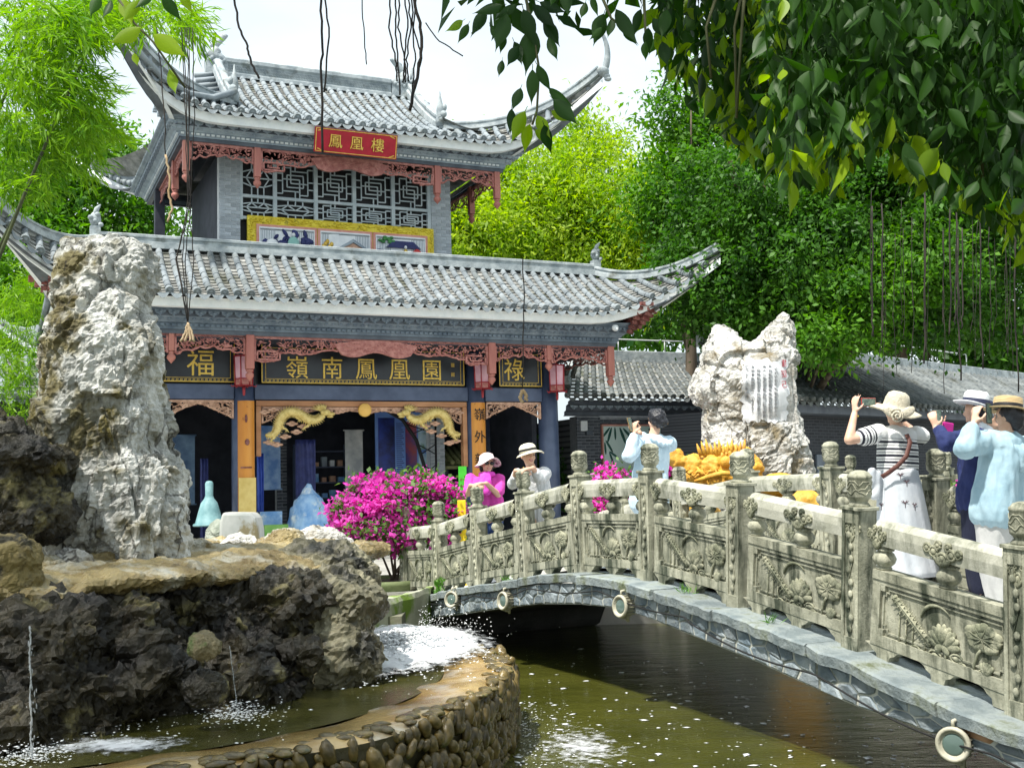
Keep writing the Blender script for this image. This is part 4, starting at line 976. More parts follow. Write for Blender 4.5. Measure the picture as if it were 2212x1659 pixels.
def zb(s): return _sm(_zi, _zz, s/SP)
def zint(s): return interp(s, [-3, -1.2, -.6, 0, .37, .8, 1.15, 1.46, 2.21, 3.05, 3.83, 4.4, 5.03, 5.9, 6.67, 8.03, 9.07, 9.3, 9.75], [-.6, -.5, -.3, -.17, -.11, -.07, -.05, -.01, .10, .20, .29, .315, .29, .22, .12, -.08, -.23, -.54, -.6])
def BL(s, y, z): return Vector((-s, y, z))
def BWp(s, y, z): return BO - BX*s + BN*y + Vector((0, 0, z))
# ---- railing pieces, built once
PL = SP-.165; H2 = PL/2
def notched(x0, x1, z0, z1, c): return [(x0+c, z0), (x1-c, z0), (x1-c, z0+c*.5), (x1-c*.5, z0+c*.5), (x1-c*.5, z0+c), (x1, z0+c), (x1, z1-c), (x1-c*.5, z1-c), (x1-c*.5, z1-c*.5), (x1-c, z1-c*.5), (x1-c, z1), (x0+c, z1), (x0+c, z1-c*.5), (x0+c*.5, z1-c*.5), (x0+c*.5, z1-c), (x0, z1-c), (x0, z0+c), (x0+c*.5, z0+c), (x0+c*.5, z0+c*.5), (x0+c, z0+c*.5)]
def slab_mesh():
    mb = MB(); z0, z1 = .065, .505
    mb.box((-H2, -.028, z0), (H2, .028, z1))
    for s in (1, -1):
        y0, y1 = (-.05, -.0285) if s == 1 else (.0285, .05)
        mb.box((-H2, y0, z0), (H2, y1, z0+.075)); mb.box((-H2, y0, z1-.03), (H2, y1, z1)); mb.box((-H2, y0, z0+.0755), (-H2+.07, y1, z1-.0305)); mb.box((H2-.07, y0, z0+.0755), (H2, y1, z1-.0305))
        for sx in (-1, 1):
            for zz in ((z0+.076, z0+.115), (z1-.07, z1-.031)):
                a, b = sorted((sx*(H2-.071), sx*(H2-.11))); mb.box((a, y0*.98, zz[0]), (b, y1*.98, zz[1]))
        pth = notched(-H2+.095, H2-.095, z0+.1, z1-.055, .045); pth.append(pth[0])
        mb.tube([(x, -.034*s, z) for x, z in pth], .008, 4, sm=False)
    mb.box((-H2, -.058, z1+.0005), (H2, .058, z1+.06))      # middle rail
    return mb.mesh('railing_slab')
def toprail_mesh():
    mb = MB(); pts = [(-.06, .73), (.06, .73), (.066, .80), (.06, .855), (.035, .885), (0, .895), (-.035, .885), (-.06, .855), (-.066, .80)]
    mb.grid([[(x, a, b) for a, b in pts+[pts[0]]] for x in (-H2, -H2*.5, 0, H2*.5, H2)], 0, False)
    return mb.mesh('top_rail')
def vase_prof(k=1.0): return [(.05*k, 0), (.055*k, .012), (.045*k, .02), (.07*k, .045), (.078*k, .075), (.06*k, .11), (.042*k, .122), (.062*k, .128), (.062*k, .138), (.045*k, .142), (.06*k, .165)]
def baluster_mesh():
    mb = MB(); mb.lathe(vase_prof(), 14, c=(0, 0, .566)); return mb.mesh('baluster')
def cloud_mesh():
    'lotus-and-scroll ornament on the rail face'
    mb = MB()
    for y in (-.066,):
        for (x, z, r) in ((0, .75, .05), (-.07, .785, .042), (.07, .785, .042), (-.125, .80, .034), (.125, .80, .034), (-.04, .83, .03), (.04, .83, .03)):
            mb.tube([(x+r*.75*math.cos(q), y, z+r*.75*math.sin(q)) for q in np.linspace(0, 6.28, 11)], .011, 5); mb.ell((x, y, z), (r*.55, .016, r*.55), 8, 5)
        for k in range(5):
            a = -1.0+.5*k; mb.ell((0, 0, 0), (.018, .014, .04), 7, 5, M=T(.05*math.sin(a), y, .735) @ RY(a*.8))
    return mb.mesh('scroll_ornament')
def relief_mesh():
    rnd = random.Random(11); mb = MB(); y = -.034
    def petal(x, z, ln, w, a, yy=0): mb.ell((0, 0, ln*.5), (w, .014, ln*.55), 8, 6, M=T(x, y-.004-yy, z) @ RY(a))
    cx, cz = .02, .215
    for k in range(9): petal(cx, cz, .13, .03, -1.5+3.0*k/8, .0)
    for k in range(7): petal(cx, cz+.01, .11, .028, -1.0+2.0*k/6, .008)
    for k in range(3): petal(cx, cz+.02, .09, .026, -.35+.35*k, .015)
    for k in range(5): petal(cx, cz+.01, .075, .026, -2.4+4.8*k/4, .006)
    mb.tube([(cx-.06+.13*math.cos(q), y-.004, .335+.11*math.sin(q)) for q in np.linspace(3.1, .7, 12)], [.004, .01, .013, .014, .014, .013, .012, .01, .008, .006, .005, .003], 5)
    # folded leaf on the left
    for k in range(12):
        t = k/11; x = lerp(-.1, -.40, t); z = lerp(.2, .41, t); w = .05*math.sin(math.pi*(t*.85+.1))+.012
        mb.ell((0, 0, 0), (.03, .016, w), 8, 5, M=T(x, y-.002, z) @ RY(-.9))
        mb.tube([(x, y-.014, z), (x+.035, y-.016, z+w*.9)], [.004, .002], 4); mb.tube([(x, y-.014, z), (x-.04, y-.016, z-w*.6)], [.004, .002], 4)
    mb.tube([(-.08, y-.012, .19), (-.22, y-.018, .30), (-.42, y-.012, .43)], [.008, .007, .003], 5)
    # big leaf on the right with a wavy rim
    for k in range(16):
        a = k/16*math.tau; rr = 1+.12*math.sin(5*a); mb.ell((.32+.1*math.cos(a)*rr, y-.003, .34+.055*math.sin(a)*rr), (.042, .016, .034), 7, 5)
    mb.ell((.32, y, .34), (.1, .02, .05), 10, 6)
    for k in range(9):
        a = k/9*math.tau; mb.tube([(.32, y-.018, .335), (.32+.11*math.cos(a), y-.016, .34+.06*math.sin(a))], [.005, .003], 4)
    mb.tube([(.33, y-.004, .30), (.29, y-.008, .24), (.265, y-.008, .16), (.27, y-.004, .12)], [.01, .01, .009, .008], 5)
    mb.tube([(.04, y-.006, .21), (.05, y-.008, .15), (.035, y-.004, .115)], [.01, .009, .008], 5)
    for x in (-.34, -.28, -.21, -.13): mb.tube([(x, y-.004, .115), (x+rnd.uniform(-.03, .02), y-.006, .2), (x+rnd.uniform(-.05, .02), y-.004, .27+rnd.uniform(0, .08))], [.008, .006, .003], 4)
    # lily pads, a bud and ripples along the foot
    for (x, z, r) in ((-.04, .135, .05), (.13, .16, .045), (.17, .125, .035), (-.2, .13, .035), (.34, .13, .04)):
        mb.tube([(x+r*math.cos(q), y-.004, z+r*.62*math.sin(q)) for q in np.linspace(0, 6.28, 13)], .007, 5); mb.ell((x, y, z), (r*.7, .012, r*.4), 8, 5)
    for k in range(5): petal(.36, .125, .08, .02, -.6+.3*k, .004)
    for k in range(22):
        x = -.45+.9*k/21; mb.tube([(x-.03, y, .122+.01*rnd.random()), (x, y-.006, .13+.01*rnd.random()), (x+.03, y, .122)], [.002, .006, .002], 4)
    return mb.mesh('lotus_relief')
def foot_mesh():
    mb = MB(); mb.extr([(-.17, .0652), (-.12, .05), (-.10, .03), (-.06, .012), (-.05, -.03), (.05, -.03), (.06, .012), (.10, .03), (.12, .05), (.17, .0652)], -.045, .045); return mb.mesh('foot')
def post_mesh():
    mb = MB(); w = .082
    mb.box((-w+.012, -w+.012, -.06), (w-.012, w-.012, .93))
    for s in (-1, 1):      # raised frame on the two faces
        a, b = sorted((s*(w-.0115), s*w))
        mb.box((-w, a, -.06), (-w+.03, b, .93)); mb.box((w-.03, a, -.06), (w, b, .93)); mb.box((-w+.0301, a, -.06), (w-.0301, b, .07)); mb.box((-w+.0301, a, .84), (w-.0301, b, .93))
        c, d = sorted((s*(w-.0115), s*w)); mb.box((c, -w+.012, -.06), (d, w-.012, .93))
    mb.box((-w-.012, -w-.012, .9305), (w+.012, w+.012, .955))
    for s in (-1, 1):
        for k in range(9):
            z = .12+.08*k; x = .018*math.sin(k*2.2); mb.ell((x, s*.078, z), (.024, .012, .028), 8, 5)
        mb.tube([(.02*math.sin(q*11), s*.075, .1+.72*q) for q in np.linspace(0, 1, 18)], .006, 4)
    return mb.mesh('railing_post')
def finial_mesh():
    mb = MB(); mb.lathe([(.07, .955), (.074, .965), (.055, .985), (.06, 1.0), (.078, 1.015), (.08, 1.03), (.08, 1.145), (.084, 1.15), (.084, 1.165), (.074, 1.172), (.06, 1.19), (.03, 1.2), (0, 1.203)], 22)
    for (z, k, ph, am) in ((1.055, 5, 0, .014), (1.085, 4, 1.1, .02), (1.118, 5, 2.3, .014)):
        mb.tube([(.0805*math.cos(q), .0805*math.sin(q), z+am*math.sin(k*q+ph)+.5*am*math.sin(2*k*q)) for q in np.linspace(0, math.tau, 44)], .0048, 4)
    return mb.mesh('finial')
ME = dict(slab=slab_mesh(), top=toprail_mesh(), bal=baluster_mesh(), cloud=cloud_mesh(), relief=relief_mesh(), foot=foot_mesh(), post=post_mesh(), fin=finial_mesh())
M_relief = mat('relief_stone', (.15,.16,.105), (.36,.355,.255), 7, rough=.85, bump=.6, bscale=34, c3=(.05,.06,.04), s3=9, t3=(.48,.66), rand=.12, coord='World')
for k in ('slab', 'bal', 'foot', 'post', 'fin'): ME[k].materials.append(M_stone)
for k in ('relief', 'cloud'): ME[k].materials.append(M_relief)
ME['top'].materials.append(M_stone_t)
def rail_panel(i, y, flip=False):
    a = BL(SP*i, y, zb(SP*i)); b = BL(SP*(i+1), y, zb(SP*(i+1))); c = (a+b)/2; d = a-b
    M = frame(c, d, (0, 0, 1)); k = d.length/SP
    M = M @ SC(k*1.002, 1, 1)
    p = obj('rail_panel', ME['slab'], None, bridge, M)
    obj('top_rail', ME['top'], None, p)
    obj('baluster', ME['bal'], None, p); obj('baluster', ME['bal'], None, p, T(-H2+.04, 0, 0)); obj('baluster', ME['bal'], None, p, T(H2-.04, 0, 0))
    obj('scroll_ornament', ME['cloud'], None, p); obj('scroll_ornament', ME['cloud'], None, p, RZ(math.pi)); obj('scroll_ornament', ME['cloud'], None, p, T(-H2+.03, 0, 0) @ SC(.55, 1.001, 1)); obj('scroll_ornament', ME['cloud'], None, p, T(H2-.03, 0, 0) @ SC(.55, 1.001, 1))
    obj('lotus_relief', ME['relief'], None, p)
    if flip: obj('lotus_relief', ME['relief'], None, p, RZ(math.pi))
    for x in (-H2+.12, 0, H2-.12): obj('foot', ME['foot'], None, p, T(x, 0, 0))
def rail_post(i, y):
    s = SP*i; sl = (zb(s+.3)-zb(s-.3))/.6
    M = T(*BL(s, y, zb(s)+.9)) @ RY(math.atan(sl)*.6) @ T(0, 0, -.9)
    p = obj('railing_post', ME['post'], None, bridge, M, bev=.006)
    obj('finial', ME['fin'], None, p)
for i in range(-2, 9): rail_post(i, 0)
for i in range(-2, 8): rail_panel(i, 0)
for i in range(-1, 8): rail_post(i, 2.07)
for i in range(-1, 7): rail_panel(i, 2.07, True)
# ---- deck, copings, arch
rows = []
for k in range(61):
    s = lerp(-3.6, 11.6, k/60); rows.append([BL(s, y, max(zb(s), -.0)+.012+.02*(1-((y-1.03)/1.0)**2)) for y in (.12, .5, 1.03, 1.6, 1.95)])
mb = MB(); mb.grid(rows, 0, True); obj('deck', mb, M_deck, bridge)
rnd = random.Random(4)
for (y0, y1) in ((-.30, .17), (1.9, 2.36)):
    s = -3.0
    while s < 9.7:
        L = rnd.uniform(.85, 1.45); e = min(9.75, s+L-.012); mb = MB(); n = 8; rows = []; dz = rnd.uniform(-.006, .006); dy = rnd.uniform(-.015, .015)
        for k in range(n+1):
            q = lerp(s, e, k/n); z = zb(q)-.025+dz+rnd.uniform(-.007, .007); j = rnd.uniform(-.022, .022)
            rows.append([BL(q, y0+dy+j, z-.085), BL(q, y0+dy+j-.006, z-.012), BL(q, y0+dy+j+.012, z), BL(q, y1+dy, z), BL(q, y1+dy, z-.085), BL(q, y0+dy+j, z-.085)])
        mb.grid(rows, 0, False); mb.add(rows[0][:-1], [tuple(range(5))]); mb.add(rows[-1][:-1], [tuple(range(5))])
        me = mb.mesh('coping_slab'); fixn(me); obj('coping_slab', me, M_coping, bridge)
        s += L
def ztop(s): return zb(s)-.112
NS = 120; ss = [lerp(-2.6, 9.7, k/NS) for k in range(NS+1)]
mb = MB()
for y in (-.245, 2.3): mb.grid([[BL(s, y, min(zint(s), ztop(s)-.02)) for s in ss], [BL(s, y, ztop(s)) for s in ss]], 0, False)
obj('spandrel', mb, M_slate_mortar, bridge)
mb = MB(); mb.grid([[BL(s, y, zint(s)+.01) for s in ss] for y in (-.25, .6, 1.5, 2.3)], 0, True); obj('arch_barrel', mb, mat('arch_underside', (.05,.05,.045), (.09,.085,.075), 2, rough=.8, bump=.4), bridge)
def voronoi(sites, bounds):
    'cells of the sites inside a rectangle, by clipping with half planes'
    x0, x1, y0, y1 = bounds; cells = []; S = np.array(sites)
    for i, p in enumerate(sites):
        poly = [(x0, y0), (x1, y0), (x1, y1), (x0, y1)]
        d = ((S-np.array(p))**2).sum(1); near = np.argsort(d)[1:22]
        for j in near:
            q = sites[j]; mx, my = (p[0]+q[0])/2, (p[1]+q[1])/2; nx, ny = q[0]-p[0], q[1]-p[1]; out = []
            for k in range(len(poly)):
                a, b = poly[k], poly[(k+1) % len(poly)]; da = (a[0]-mx)*nx+(a[1]-my)*ny; db = (b[0]-mx)*nx+(b[1]-my)*ny
                if da <= 0: out.append(a)
                if (da < 0) != (db < 0) and abs(da-db) > 1e-12: t = da/(da-db); out.append((a[0]+(b[0]-a[0])*t, a[1]+(b[1]-a[1])*t))
            poly = out
            if len(poly) < 3: break
        if len(poly) >= 3: cells.append(poly)
    return cells
sites = []; x = -2.4
while x < 9.6:
    h = max(.12, ztop(x)-zint(x)); n = max(2, int(round(h/.17)))
    for k in range(n): sites.append((x+rnd.uniform(-.08, .08), (k+.5+rnd.uniform(-.3, .3))/n*.36))
    x += .185
def stone_piece(pts3, depth, nrm, name, m, parent, rough=.008):
    c = sum((Vector(p) for p in pts3), Vector())/len(pts3); n = len(pts3)
    f = [Vector(p) + nrm*depth for p in pts3]; f2 = [c + (p-c)*.80 + nrm*(.005+rnd.uniform(0, rough)) for p in f]
    mb = MB(); mb.add([Vector(p)-nrm*.02 for p in pts3]+f+f2, [(i, (i+1) % n, (i+1) % n+n, i+n) for i in range(n)]+[(i+n, (i+1) % n+n, (i+1) % n+2*n, i+2*n) for i in range(n)]+[tuple(range(2*n, 3*n))])
    me = mb.mesh(name); fixn(me); return obj(name, me, m, parent)
M_slate_o = mat('rust_stone', (.34,.17,.08), (.45,.27,.15), 4, rough=.7, bump=.5, bscale=9)
spd = [o for o in bridge.children if o.name.startswith('spandrel')][0]
for cell in voronoi(sites, (-2.5, 9.65, 0, .36)):
    cx = sum(p[0] for p in cell)/len(cell); cz = sum(p[1] for p in cell)/len(cell); pts = []
    for (a, b) in cell:
        a = cx+(a-cx)*.86; b = cz+(b-cz)*.86
        lo, hi = min(zint(a), ztop(a)-.03), ztop(a); pts.append(BL(a, -.247, lo+(hi-lo)*min(1, max(0, b/.36))))
    stone_piece(pts, rnd.uniform(.001, .008), Vector((0, -1, 0)), 'cladding_stone', M_slate_o if rnd.random() < .035 else M_slate, spd)
mb = MB(); mb.box((-9.78, -.33, -.7), (-9.36, .3, -.06)); obj('abutment_block', mb, M_slate, bridge, bev=.02)
# ---- floodlights on the arch face and their cable
M_cream = mat('lamp_cream', (.36,.345,.26), (.50,.48,.38), 6, rough=.55, bump=.2, c3=(.35,.3,.2), s3=6, t3=(.6,.75)); M_glass = mat('lamp_glass', (.10,.15,.13), rough=.08, spec=.6)
def floodlight(s, z, aim, label):
    p = BWp(s, -.34, z); rt_ = empty('floodlight', p, 0, label, 'floodlight', 'round floodlights fixed to the bridge face')
    M = frame((0, 0, 0), (0, 0, 1), aim); M = aim.to_track_quat('Z', 'Y').to_matrix().to_4x4()
    mb = MB(); mb.lathe([(.03, -.15), (.075, -.14), (.08, -.02), (.085, .0)], 20)
    obj('housing', mb, M_cream, rt_, M)
    for k in range(18):
        a = k/18*math.tau; q = MB(); q.box((.079, -.004, -.075), (.098, .004, .0)); obj('fin', q, M_cream, rt_, M @ RZ(a))
    mb = MB(); mb.lathe([(.076, .0), (.1, .0), (.102, .02), (.092, .035), (.078, .03), (.076, .015)], 24); obj('bezel', mb, M_cream, rt_, M)
    mb = MB(); mb.lathe([(.077, .012), (.05, .018), (0, .02)], 20); obj('lens', mb, M_glass, rt_, M)
    mb = MB(); mb.tube([Vector((0, 0, .1)), Vector((0, 0, .13)), BN*.06+Vector((0, 0, .14))], .012, 6); mb.tube([Vector((0, 0, -.1)), BN*.06+Vector((0, 0, -.12))], .012, 6); mb.tube([BN*.06+Vector((0, 0, -.14)), BN*.06+Vector((0, 0, .16))], .016, 6); obj('yoke', mb, M_cream, rt_)
aim = Vector((-.80, -.52, .05)).normalized()
floodlight(8.15, .09, Vector((-.5, -.7, .1)).normalized(), 'round cream floodlight at the flower-bush end of the bridge, turned half sideways'); floodlight(6.6, .20, aim, 'round cream floodlight on the arch below the woman in magenta')
floodlight(4.05, .36, aim, 'round cream floodlight at the crown of the arch'); floodlight(.28, -.10, Vector((-.62, -.78, .05)).normalized(), 'round cream floodlight with a white bracket tag at the low end of the arch')
mb = MB(); pts = []
for k in range(160):
    s = lerp(9.5, -2.0, k/159); pts.append(BWp(s, -.335, ztop(s)-.03-.06*abs(math.sin(s*2.1))**1.0-.04*(s < 3)))
mb.tube(pts, .007, 5); obj('cable', mb, mat('cable_black', (.012,.012,.012), rough=.6), label='thin black cable looped along the arch face of the bridge', cat='cable')
# ================================================================== fountain, rocks and water
def fbm(p, o=4, h=.5):
    return noise.fractal(p, h, 2.0, o, noise_basis='PERLIN_ORIGINAL')
def rock(name, parts, vox, amp, freq, m, label, cat='rock', group=None, seed=0, ridge=0, zs=1.0, smooth=3, fine=0):
    mb = MB()
    for c, r, rz, tilt in parts: mb.ell((0, 0, 0), r, 14, 10, M=T(*c) @ RZ(rz) @ RX(tilt))
    off = Vector((seed*7.3, seed*3.1, seed*1.7))
    def d(p, n):
        q = Vector((p.x, p.y, p.z*zs))*freq + off; fa = facet(p, freq*1.15, off)-.25
        a = fbm(q, 5, .75); b = 1-abs(noise.noise(q*1.7))*2
        f = fbm(Vector((p.x, p.y, p.z))*freq*6+off, 3, .6)*fine if fine else 0
        return amp*(a*.4 + ridge*b*.4 + .5*fa + .5*plate(p+.1*noise.noise_vector(p*2.5), freq*1.1, off) + .18*plate(p, freq*2.6, off) + .25*fbm(p*13+off, 3, .5)) + f*amp
    me = blob(mb, vox, smooth, disp=d); me.name = name; me.polygons.foreach_set('use_smooth', [False]*len(me.polygons))
    return obj(name, me, m, label=label, cat=cat, group=group)
M_lime = mat('limestone_pale', (.38,.385,.36), (.70,.70,.66), 3.0, rough=.88, bump=1.8, bscale=16, crack=(3.2, .035, (.06,.055,.045), (1,1,.55)), c3=(.115,.095,.028), s3=1.35, t3=(.475,.575), st3=(1,1,.6), detail=10, off3=11.5, moss=((.085,.07,.026), (.20,.175,.085)))
M_lime2 = mat('limestone_white', (.40,.395,.365), (.72,.71,.67), 3.0, rough=.88, bump=1.8, bscale=16, crack=(3.0, .035, (.08,.07,.055), (1,1,.7)), c3=(.22,.18,.11), s3=1.9, t3=(.52,.66), detail=10)
M_wetrock = mat('wet_rock', (.007,.006,.004), (.036,.030,.015), 3.2, rough=.3, bump=1.6, bscale=12, c3=(.20,.175,.075), s3=3.2, t3=(.555,.66), spec=.4, detail=10, off3=4)
M_ledge = mat('wet_ledge', (.13,.09,.026), (.36,.285,.13), 2.6, rough=.3, bump=1.6, bscale=12, c3=(.44,.43,.36), s3=2.4, t3=(.50,.64), spec=.5, detail=10)
M_moss = mat('mossy_rock', (.10,.085,.04), (.24,.20,.11), 5, rough=.6, bump=1.6, bscale=14, c3=(.035,.09,.008), s3=4, t3=(.46,.56))
# tall stone
def rp(x, y, Y): return P(x, y, Y)
def outline_rock(name, poly, Y, thick, vox, disp, m, label, step=14, edge=.0, smooth=4, lean=0):
    'rock whose outline is given as picture points at distance Y; thickness in metres'
    poly = [Vector((x, y, 0)) for x, y in poly]; xs = [p.x for p in poly]; ys = [p.y for p in poly]; n = len(poly); mb = MB(); k = Y/FPX
    def dist(x, y):
        best = 1e9; ins = False; j = n-1
        for i in range(n):
            a, b = poly[i], poly[j]; d = b-a; t = max(0, min(1, ((x-a.x)*d.x+(y-a.y)*d.y)/max(1e-9, d.x*d.x+d.y*d.y)))
            best = min(best, math.hypot(x-a.x-d.x*t, y-a.y-d.y*t))
            if (a.y > y) != (b.y > y) and x < (b.x-a.x)*(y-a.y)/(b.y-a.y)+a.x: ins = not ins
            j = i
        return best if ins else -best
    rr = random.Random(len(name)+n)
    y = min(ys)
    while y < max(ys):
        x = min(xs)
        while x < max(xs):
            d = dist(x, y)-edge
            if d > step*.45:
                r = min(d, thick/k*.55)*k; c = P(x, y, Y+rr.uniform(-.3, .3)*r); mb.ell((0, 0, 0), (r, min(thick*.5, r*1.05), r), 10, 7, M=T(*c))
            x += step
        y += step
    me = blob(mb, vox, smooth, disp=disp); me.name = name; me.polygons.foreach_set('use_smooth', [False]*len(me.polygons))
    return obj(name, me, m, label=label, cat='rock'), me
def crack(q, w):
    c = abs(noise.noise(q)); return max(0, w-c)/w
def plate(p, sc, off):
    'angular broken plates: each cell stands at its own height'
    d, pts = noise.voronoi(p*sc+off, distance_metric='DISTANCE', exponent=2.5); return noise.noise(pts[0]*3.71+Vector((.5, .2, .9)))
def facet(p, sc, off):
    'broken-stone relief: distance to the nearest cell border'
    d, pts = noise.voronoi(p*sc+off, distance_metric='DISTANCE', exponent=2.5); return min(.5, d[1]-d[0])
Yr = 8.7
def dtall(p, n):
    q = Vector((p.x, p.y, p.z*.5))*1.7; a = fbm(q+Vector((3, 1, 7)), 5, .7); st = fbm(Vector((p.x*6, p.y*6, p.z*.8)), 4, .6)
    fa = facet(Vector((p.x, p.y, p.z*.62)), 2.6, Vector((1, 4, 2))); f2 = facet(p, 7, Vector((3, 3, 3)))
    return .03*a + .02*st + .04*(fa-.25) + .02*(f2-.25) + .11*plate(Vector((p.x, p.y, p.z*.55))+.12*noise.noise_vector(p*2), 2.3, Vector((2, 5, 1))) + .05*plate(Vector((p.x, p.y, p.z*.7)), 6, Vector((1, 1, 1))) - .045*crack(Vector((p.x*2.6, p.y*2.6, p.z*1.0)), .05) + .022*fbm(p*13, 4, .5)
tall = [(135, 518), (230, 514), (262, 520), (300, 530), (318, 545), (328, 580), (336, 612), (322, 640), (305, 655), (312, 690), (335, 720), (350, 745), (354, 800), (345, 832), (356, 850), (352, 900), (362, 935), (360, 970), (385, 985), (395, 1030), (400, 1100), (408, 1180), (415, 1260), (60, 1290), (70, 1180), (85, 1080), (90, 950), (88, 900), (95, 800), (102, 760), (112, 700), (118, 640), (128, 590)]
st_o, st_me = outline_rock('standing_stone', tall, Yr, .85, .019, dtall, M_lime, 'tall pale weathered standing stone with brown moss streaks beside the pavilion')
att = st_me.attributes.new('moss', 'FLOAT', 'POINT'); mo = []
for v_ in st_me.vertices:
    p = v_.co; k = 0
    for (x, y, rx, rz) in ((185, 590, .34, .34), (170, 700, .30, .42), (165, 830, .16, .25), (220, 900, .12, .3), (215, 1000, .10, .25)):
        c = P(x, y, Yr); k = max(k, 1.25-math.hypot((p.x-c.x)/rx, (p.z-c.z)/rz))
    g = fbm(p*4.5+Vector((2, 2, 2)), 5, .5); mo.append(max(0, min(1, (k*1.2+g*1.2-.35)*1.15)))
att.data.foreach_set('value', mo)
# dark water-worn rocks at the left edge
def group_rock(pxs, Y, **kw):
    ps = []
    for (x, y, rx, ry, rz) in pxs:
        c = P(x, y, Y); ps.append(((c.x, c.y, c.z), (rx, ry, rz), random.uniform(0, 3), random.uniform(-.3, .3)))
    return ps
rock('scholar_rock', group_rock([(70, 985, .42, .3, .13), (10, 960, .2, .25, .2), (20, 1060, .3, .3, .22), (60, 1120, .35, .3, .2), (5, 930, .09, .1, .14)], 7.9), .024, .09, 2.6, M_wetrock, 'dark pitted scholar rock with a flat overhanging top beside the tall stone', seed=3, ridge=.3, fine=.25)
rock('yellow_rock', group_rock([(25, 1205, .16, .18, .17), (30, 1260, .15, .18, .12)], 7.0), .016, .04, 5, mat('ochre_rock', (.14,.11,.035), (.34,.27,.12), 5, rough=.7, bump=1.6, bscale=14, c3=(.04,.035,.02), s3=5, t3=(.48,.6)), 'small ochre pitted rock at the left end of the wet ledge', seed=4, ridge=.2, fine=.2)
# rockwork: dark face, wet ledge on top
ZL = .86
ps = []
fl = [(-3.9, 6.6), (-3.2, 6.45), (-2.65, 6.75), (-2.25, 7.25), (-1.85, 7.7), (-1.5, 8.2), (-1.45, 8.9), (-1.6, 9.6)]
rnd = random.Random(6)
for i, (x, y) in enumerate(fl):
    for z, k in ((.0, 1.0), (.3, .97), (.58, .92)):
        ps.append(((x-.35+rnd.uniform(-.08, .08), y+.3+rnd.uniform(-.08, .08), z), (.45*k+rnd.uniform(-.1, .08), .45*k, .27), rnd.uniform(0, 3), rnd.uniform(-.2, .2)))
for i in range(26):
    t = rnd.random(); k = int(t*(len(fl)-1.01)); q = t*(len(fl)-1)-k; x = lerp(fl[k][0], fl[k+1][0], q); y = lerp(fl[k][1], fl[k+1][1], q)
    ps.append(((x+rnd.uniform(-.15, .12), y+rnd.uniform(-.15, .1), rnd.uniform(0, .48)), (rnd.uniform(.12, .24), rnd.uniform(.12, .22), rnd.uniform(.09, .16)), rnd.uniform(0, 3), 0))
for (x, y) in ((-3.6, 7.6), (-2.9, 8.1), (-2.4, 8.9), (-3.4, 9.2), (-2.5, 10), (-3.6, 10.4), (-4.4, 8.2), (-4.6, 9.6)): ps.append(((x, y, .25), (1.0, 1.0, .42), 0, 0))
rock('rockwork', ps, .03, .15, 2.4, M_wetrock, 'broad dark wet rockwork mound with hollows rising from the fountain pool', seed=9, ridge=.35, fine=.22)
ps = []
for i, (x, y) in enumerate(fl): ps.append(((x-.50, y+.62, ZL-.02), (.48, .52, .075), 0, 0))
for (x, y) in ((-3.6, 7.5), (-2.9, 8.0), (-2.45, 8.9), (-3.4, 9.1), (-2.4, 9.8), (-3.6, 10.3), (-4.4, 8.2), (-2.0, 10.4), (-2.9, 11)): ps.append(((x, y, ZL+.03), (.85, .85, .10), 0, 0))
rock('wet_ledge', ps, .03, .055, 2.8, M_ledge, 'wet ochre and pale rock ledge below the tall stone, water running over it', seed=12, ridge=.2, fine=.3)
ps = [((-1.42, 8.75, .55), (.4, .4, .3), 0, 0), ((-1.35, 8.5, .2), (.35, .3, .3), 0, 0), ((-1.6, 9.3, .75), (.5, .45, .26), 0, 0), ((-1.3, 8.95, -.05), (.3, .4, .25), 0, 0)]
rock('round_boulder', ps, .028, .10, 3.2, mat('boulder_mottled', (.06,.055,.03), (.25,.23,.15), 2.4, rough=.5, bump=.9, bscale=8, c3=(.02,.02,.015), s3=2.6, t3=(.48,.6)), 'mottled brown boulder heap at the rockwork end facing the foaming water', seed=15, ridge=.25, fine=.22)
c = P(432, 1398, 6.85); rock('mossy_stone', [((c.x, c.y+.05, c.z), (.11, .12, .085), .3, 0)], .012, .03, 8, M_moss, 'small moss-topped stone jutting from the dark rock face', seed=16, fine=.2)
c = P(440, 1490, 6.9); rock('ribbed_stone', [((c.x, c.y+.05, c.z), (.14, .12, .12), .3, 0)], .014, .03, 6, M_wetrock, 'smooth wet olive stone below the moss-topped one', seed=17, fine=.2)
# scattered stones on and behind the ledge
spots = [(300, 1225, 9.2, .2, 'pale rubble stone at the foot of the tall stone'), (420, 1215, 9.6, .16, None), (150, 1265, 8.0, .16, None), (90, 1250, 7.8, .14, None), (520, 1215, 10.2, .16, None), (610, 1225, 10.4, .2, None), (690, 1235, 10.6, .22, None), (220, 1255, 8.3, .13, None)]
for i, (x, y, Y, r, _) in enumerate(spots):
    c = P(x, y, Y); rock('ledge_stone', [((c.x, c.y, ZL+.1), (r*1.3, r, r*.7), i, 0), ((c.x+.1, c.y+.1, ZL+.05), (r, r, r*.6), 0, 0)], .02, .05, 5, M_lime2 if i % 2 == 0 else M_ledge, ('pale dry loose stone' if i % 2 == 0 else 'ochre wet loose stone')+' lying on the ledge around the tall stone', group=('pale' if i % 2 == 0 else 'ochre')+' loose stones on the ledge', seed=30+i, fine=.25, ridge=.2)
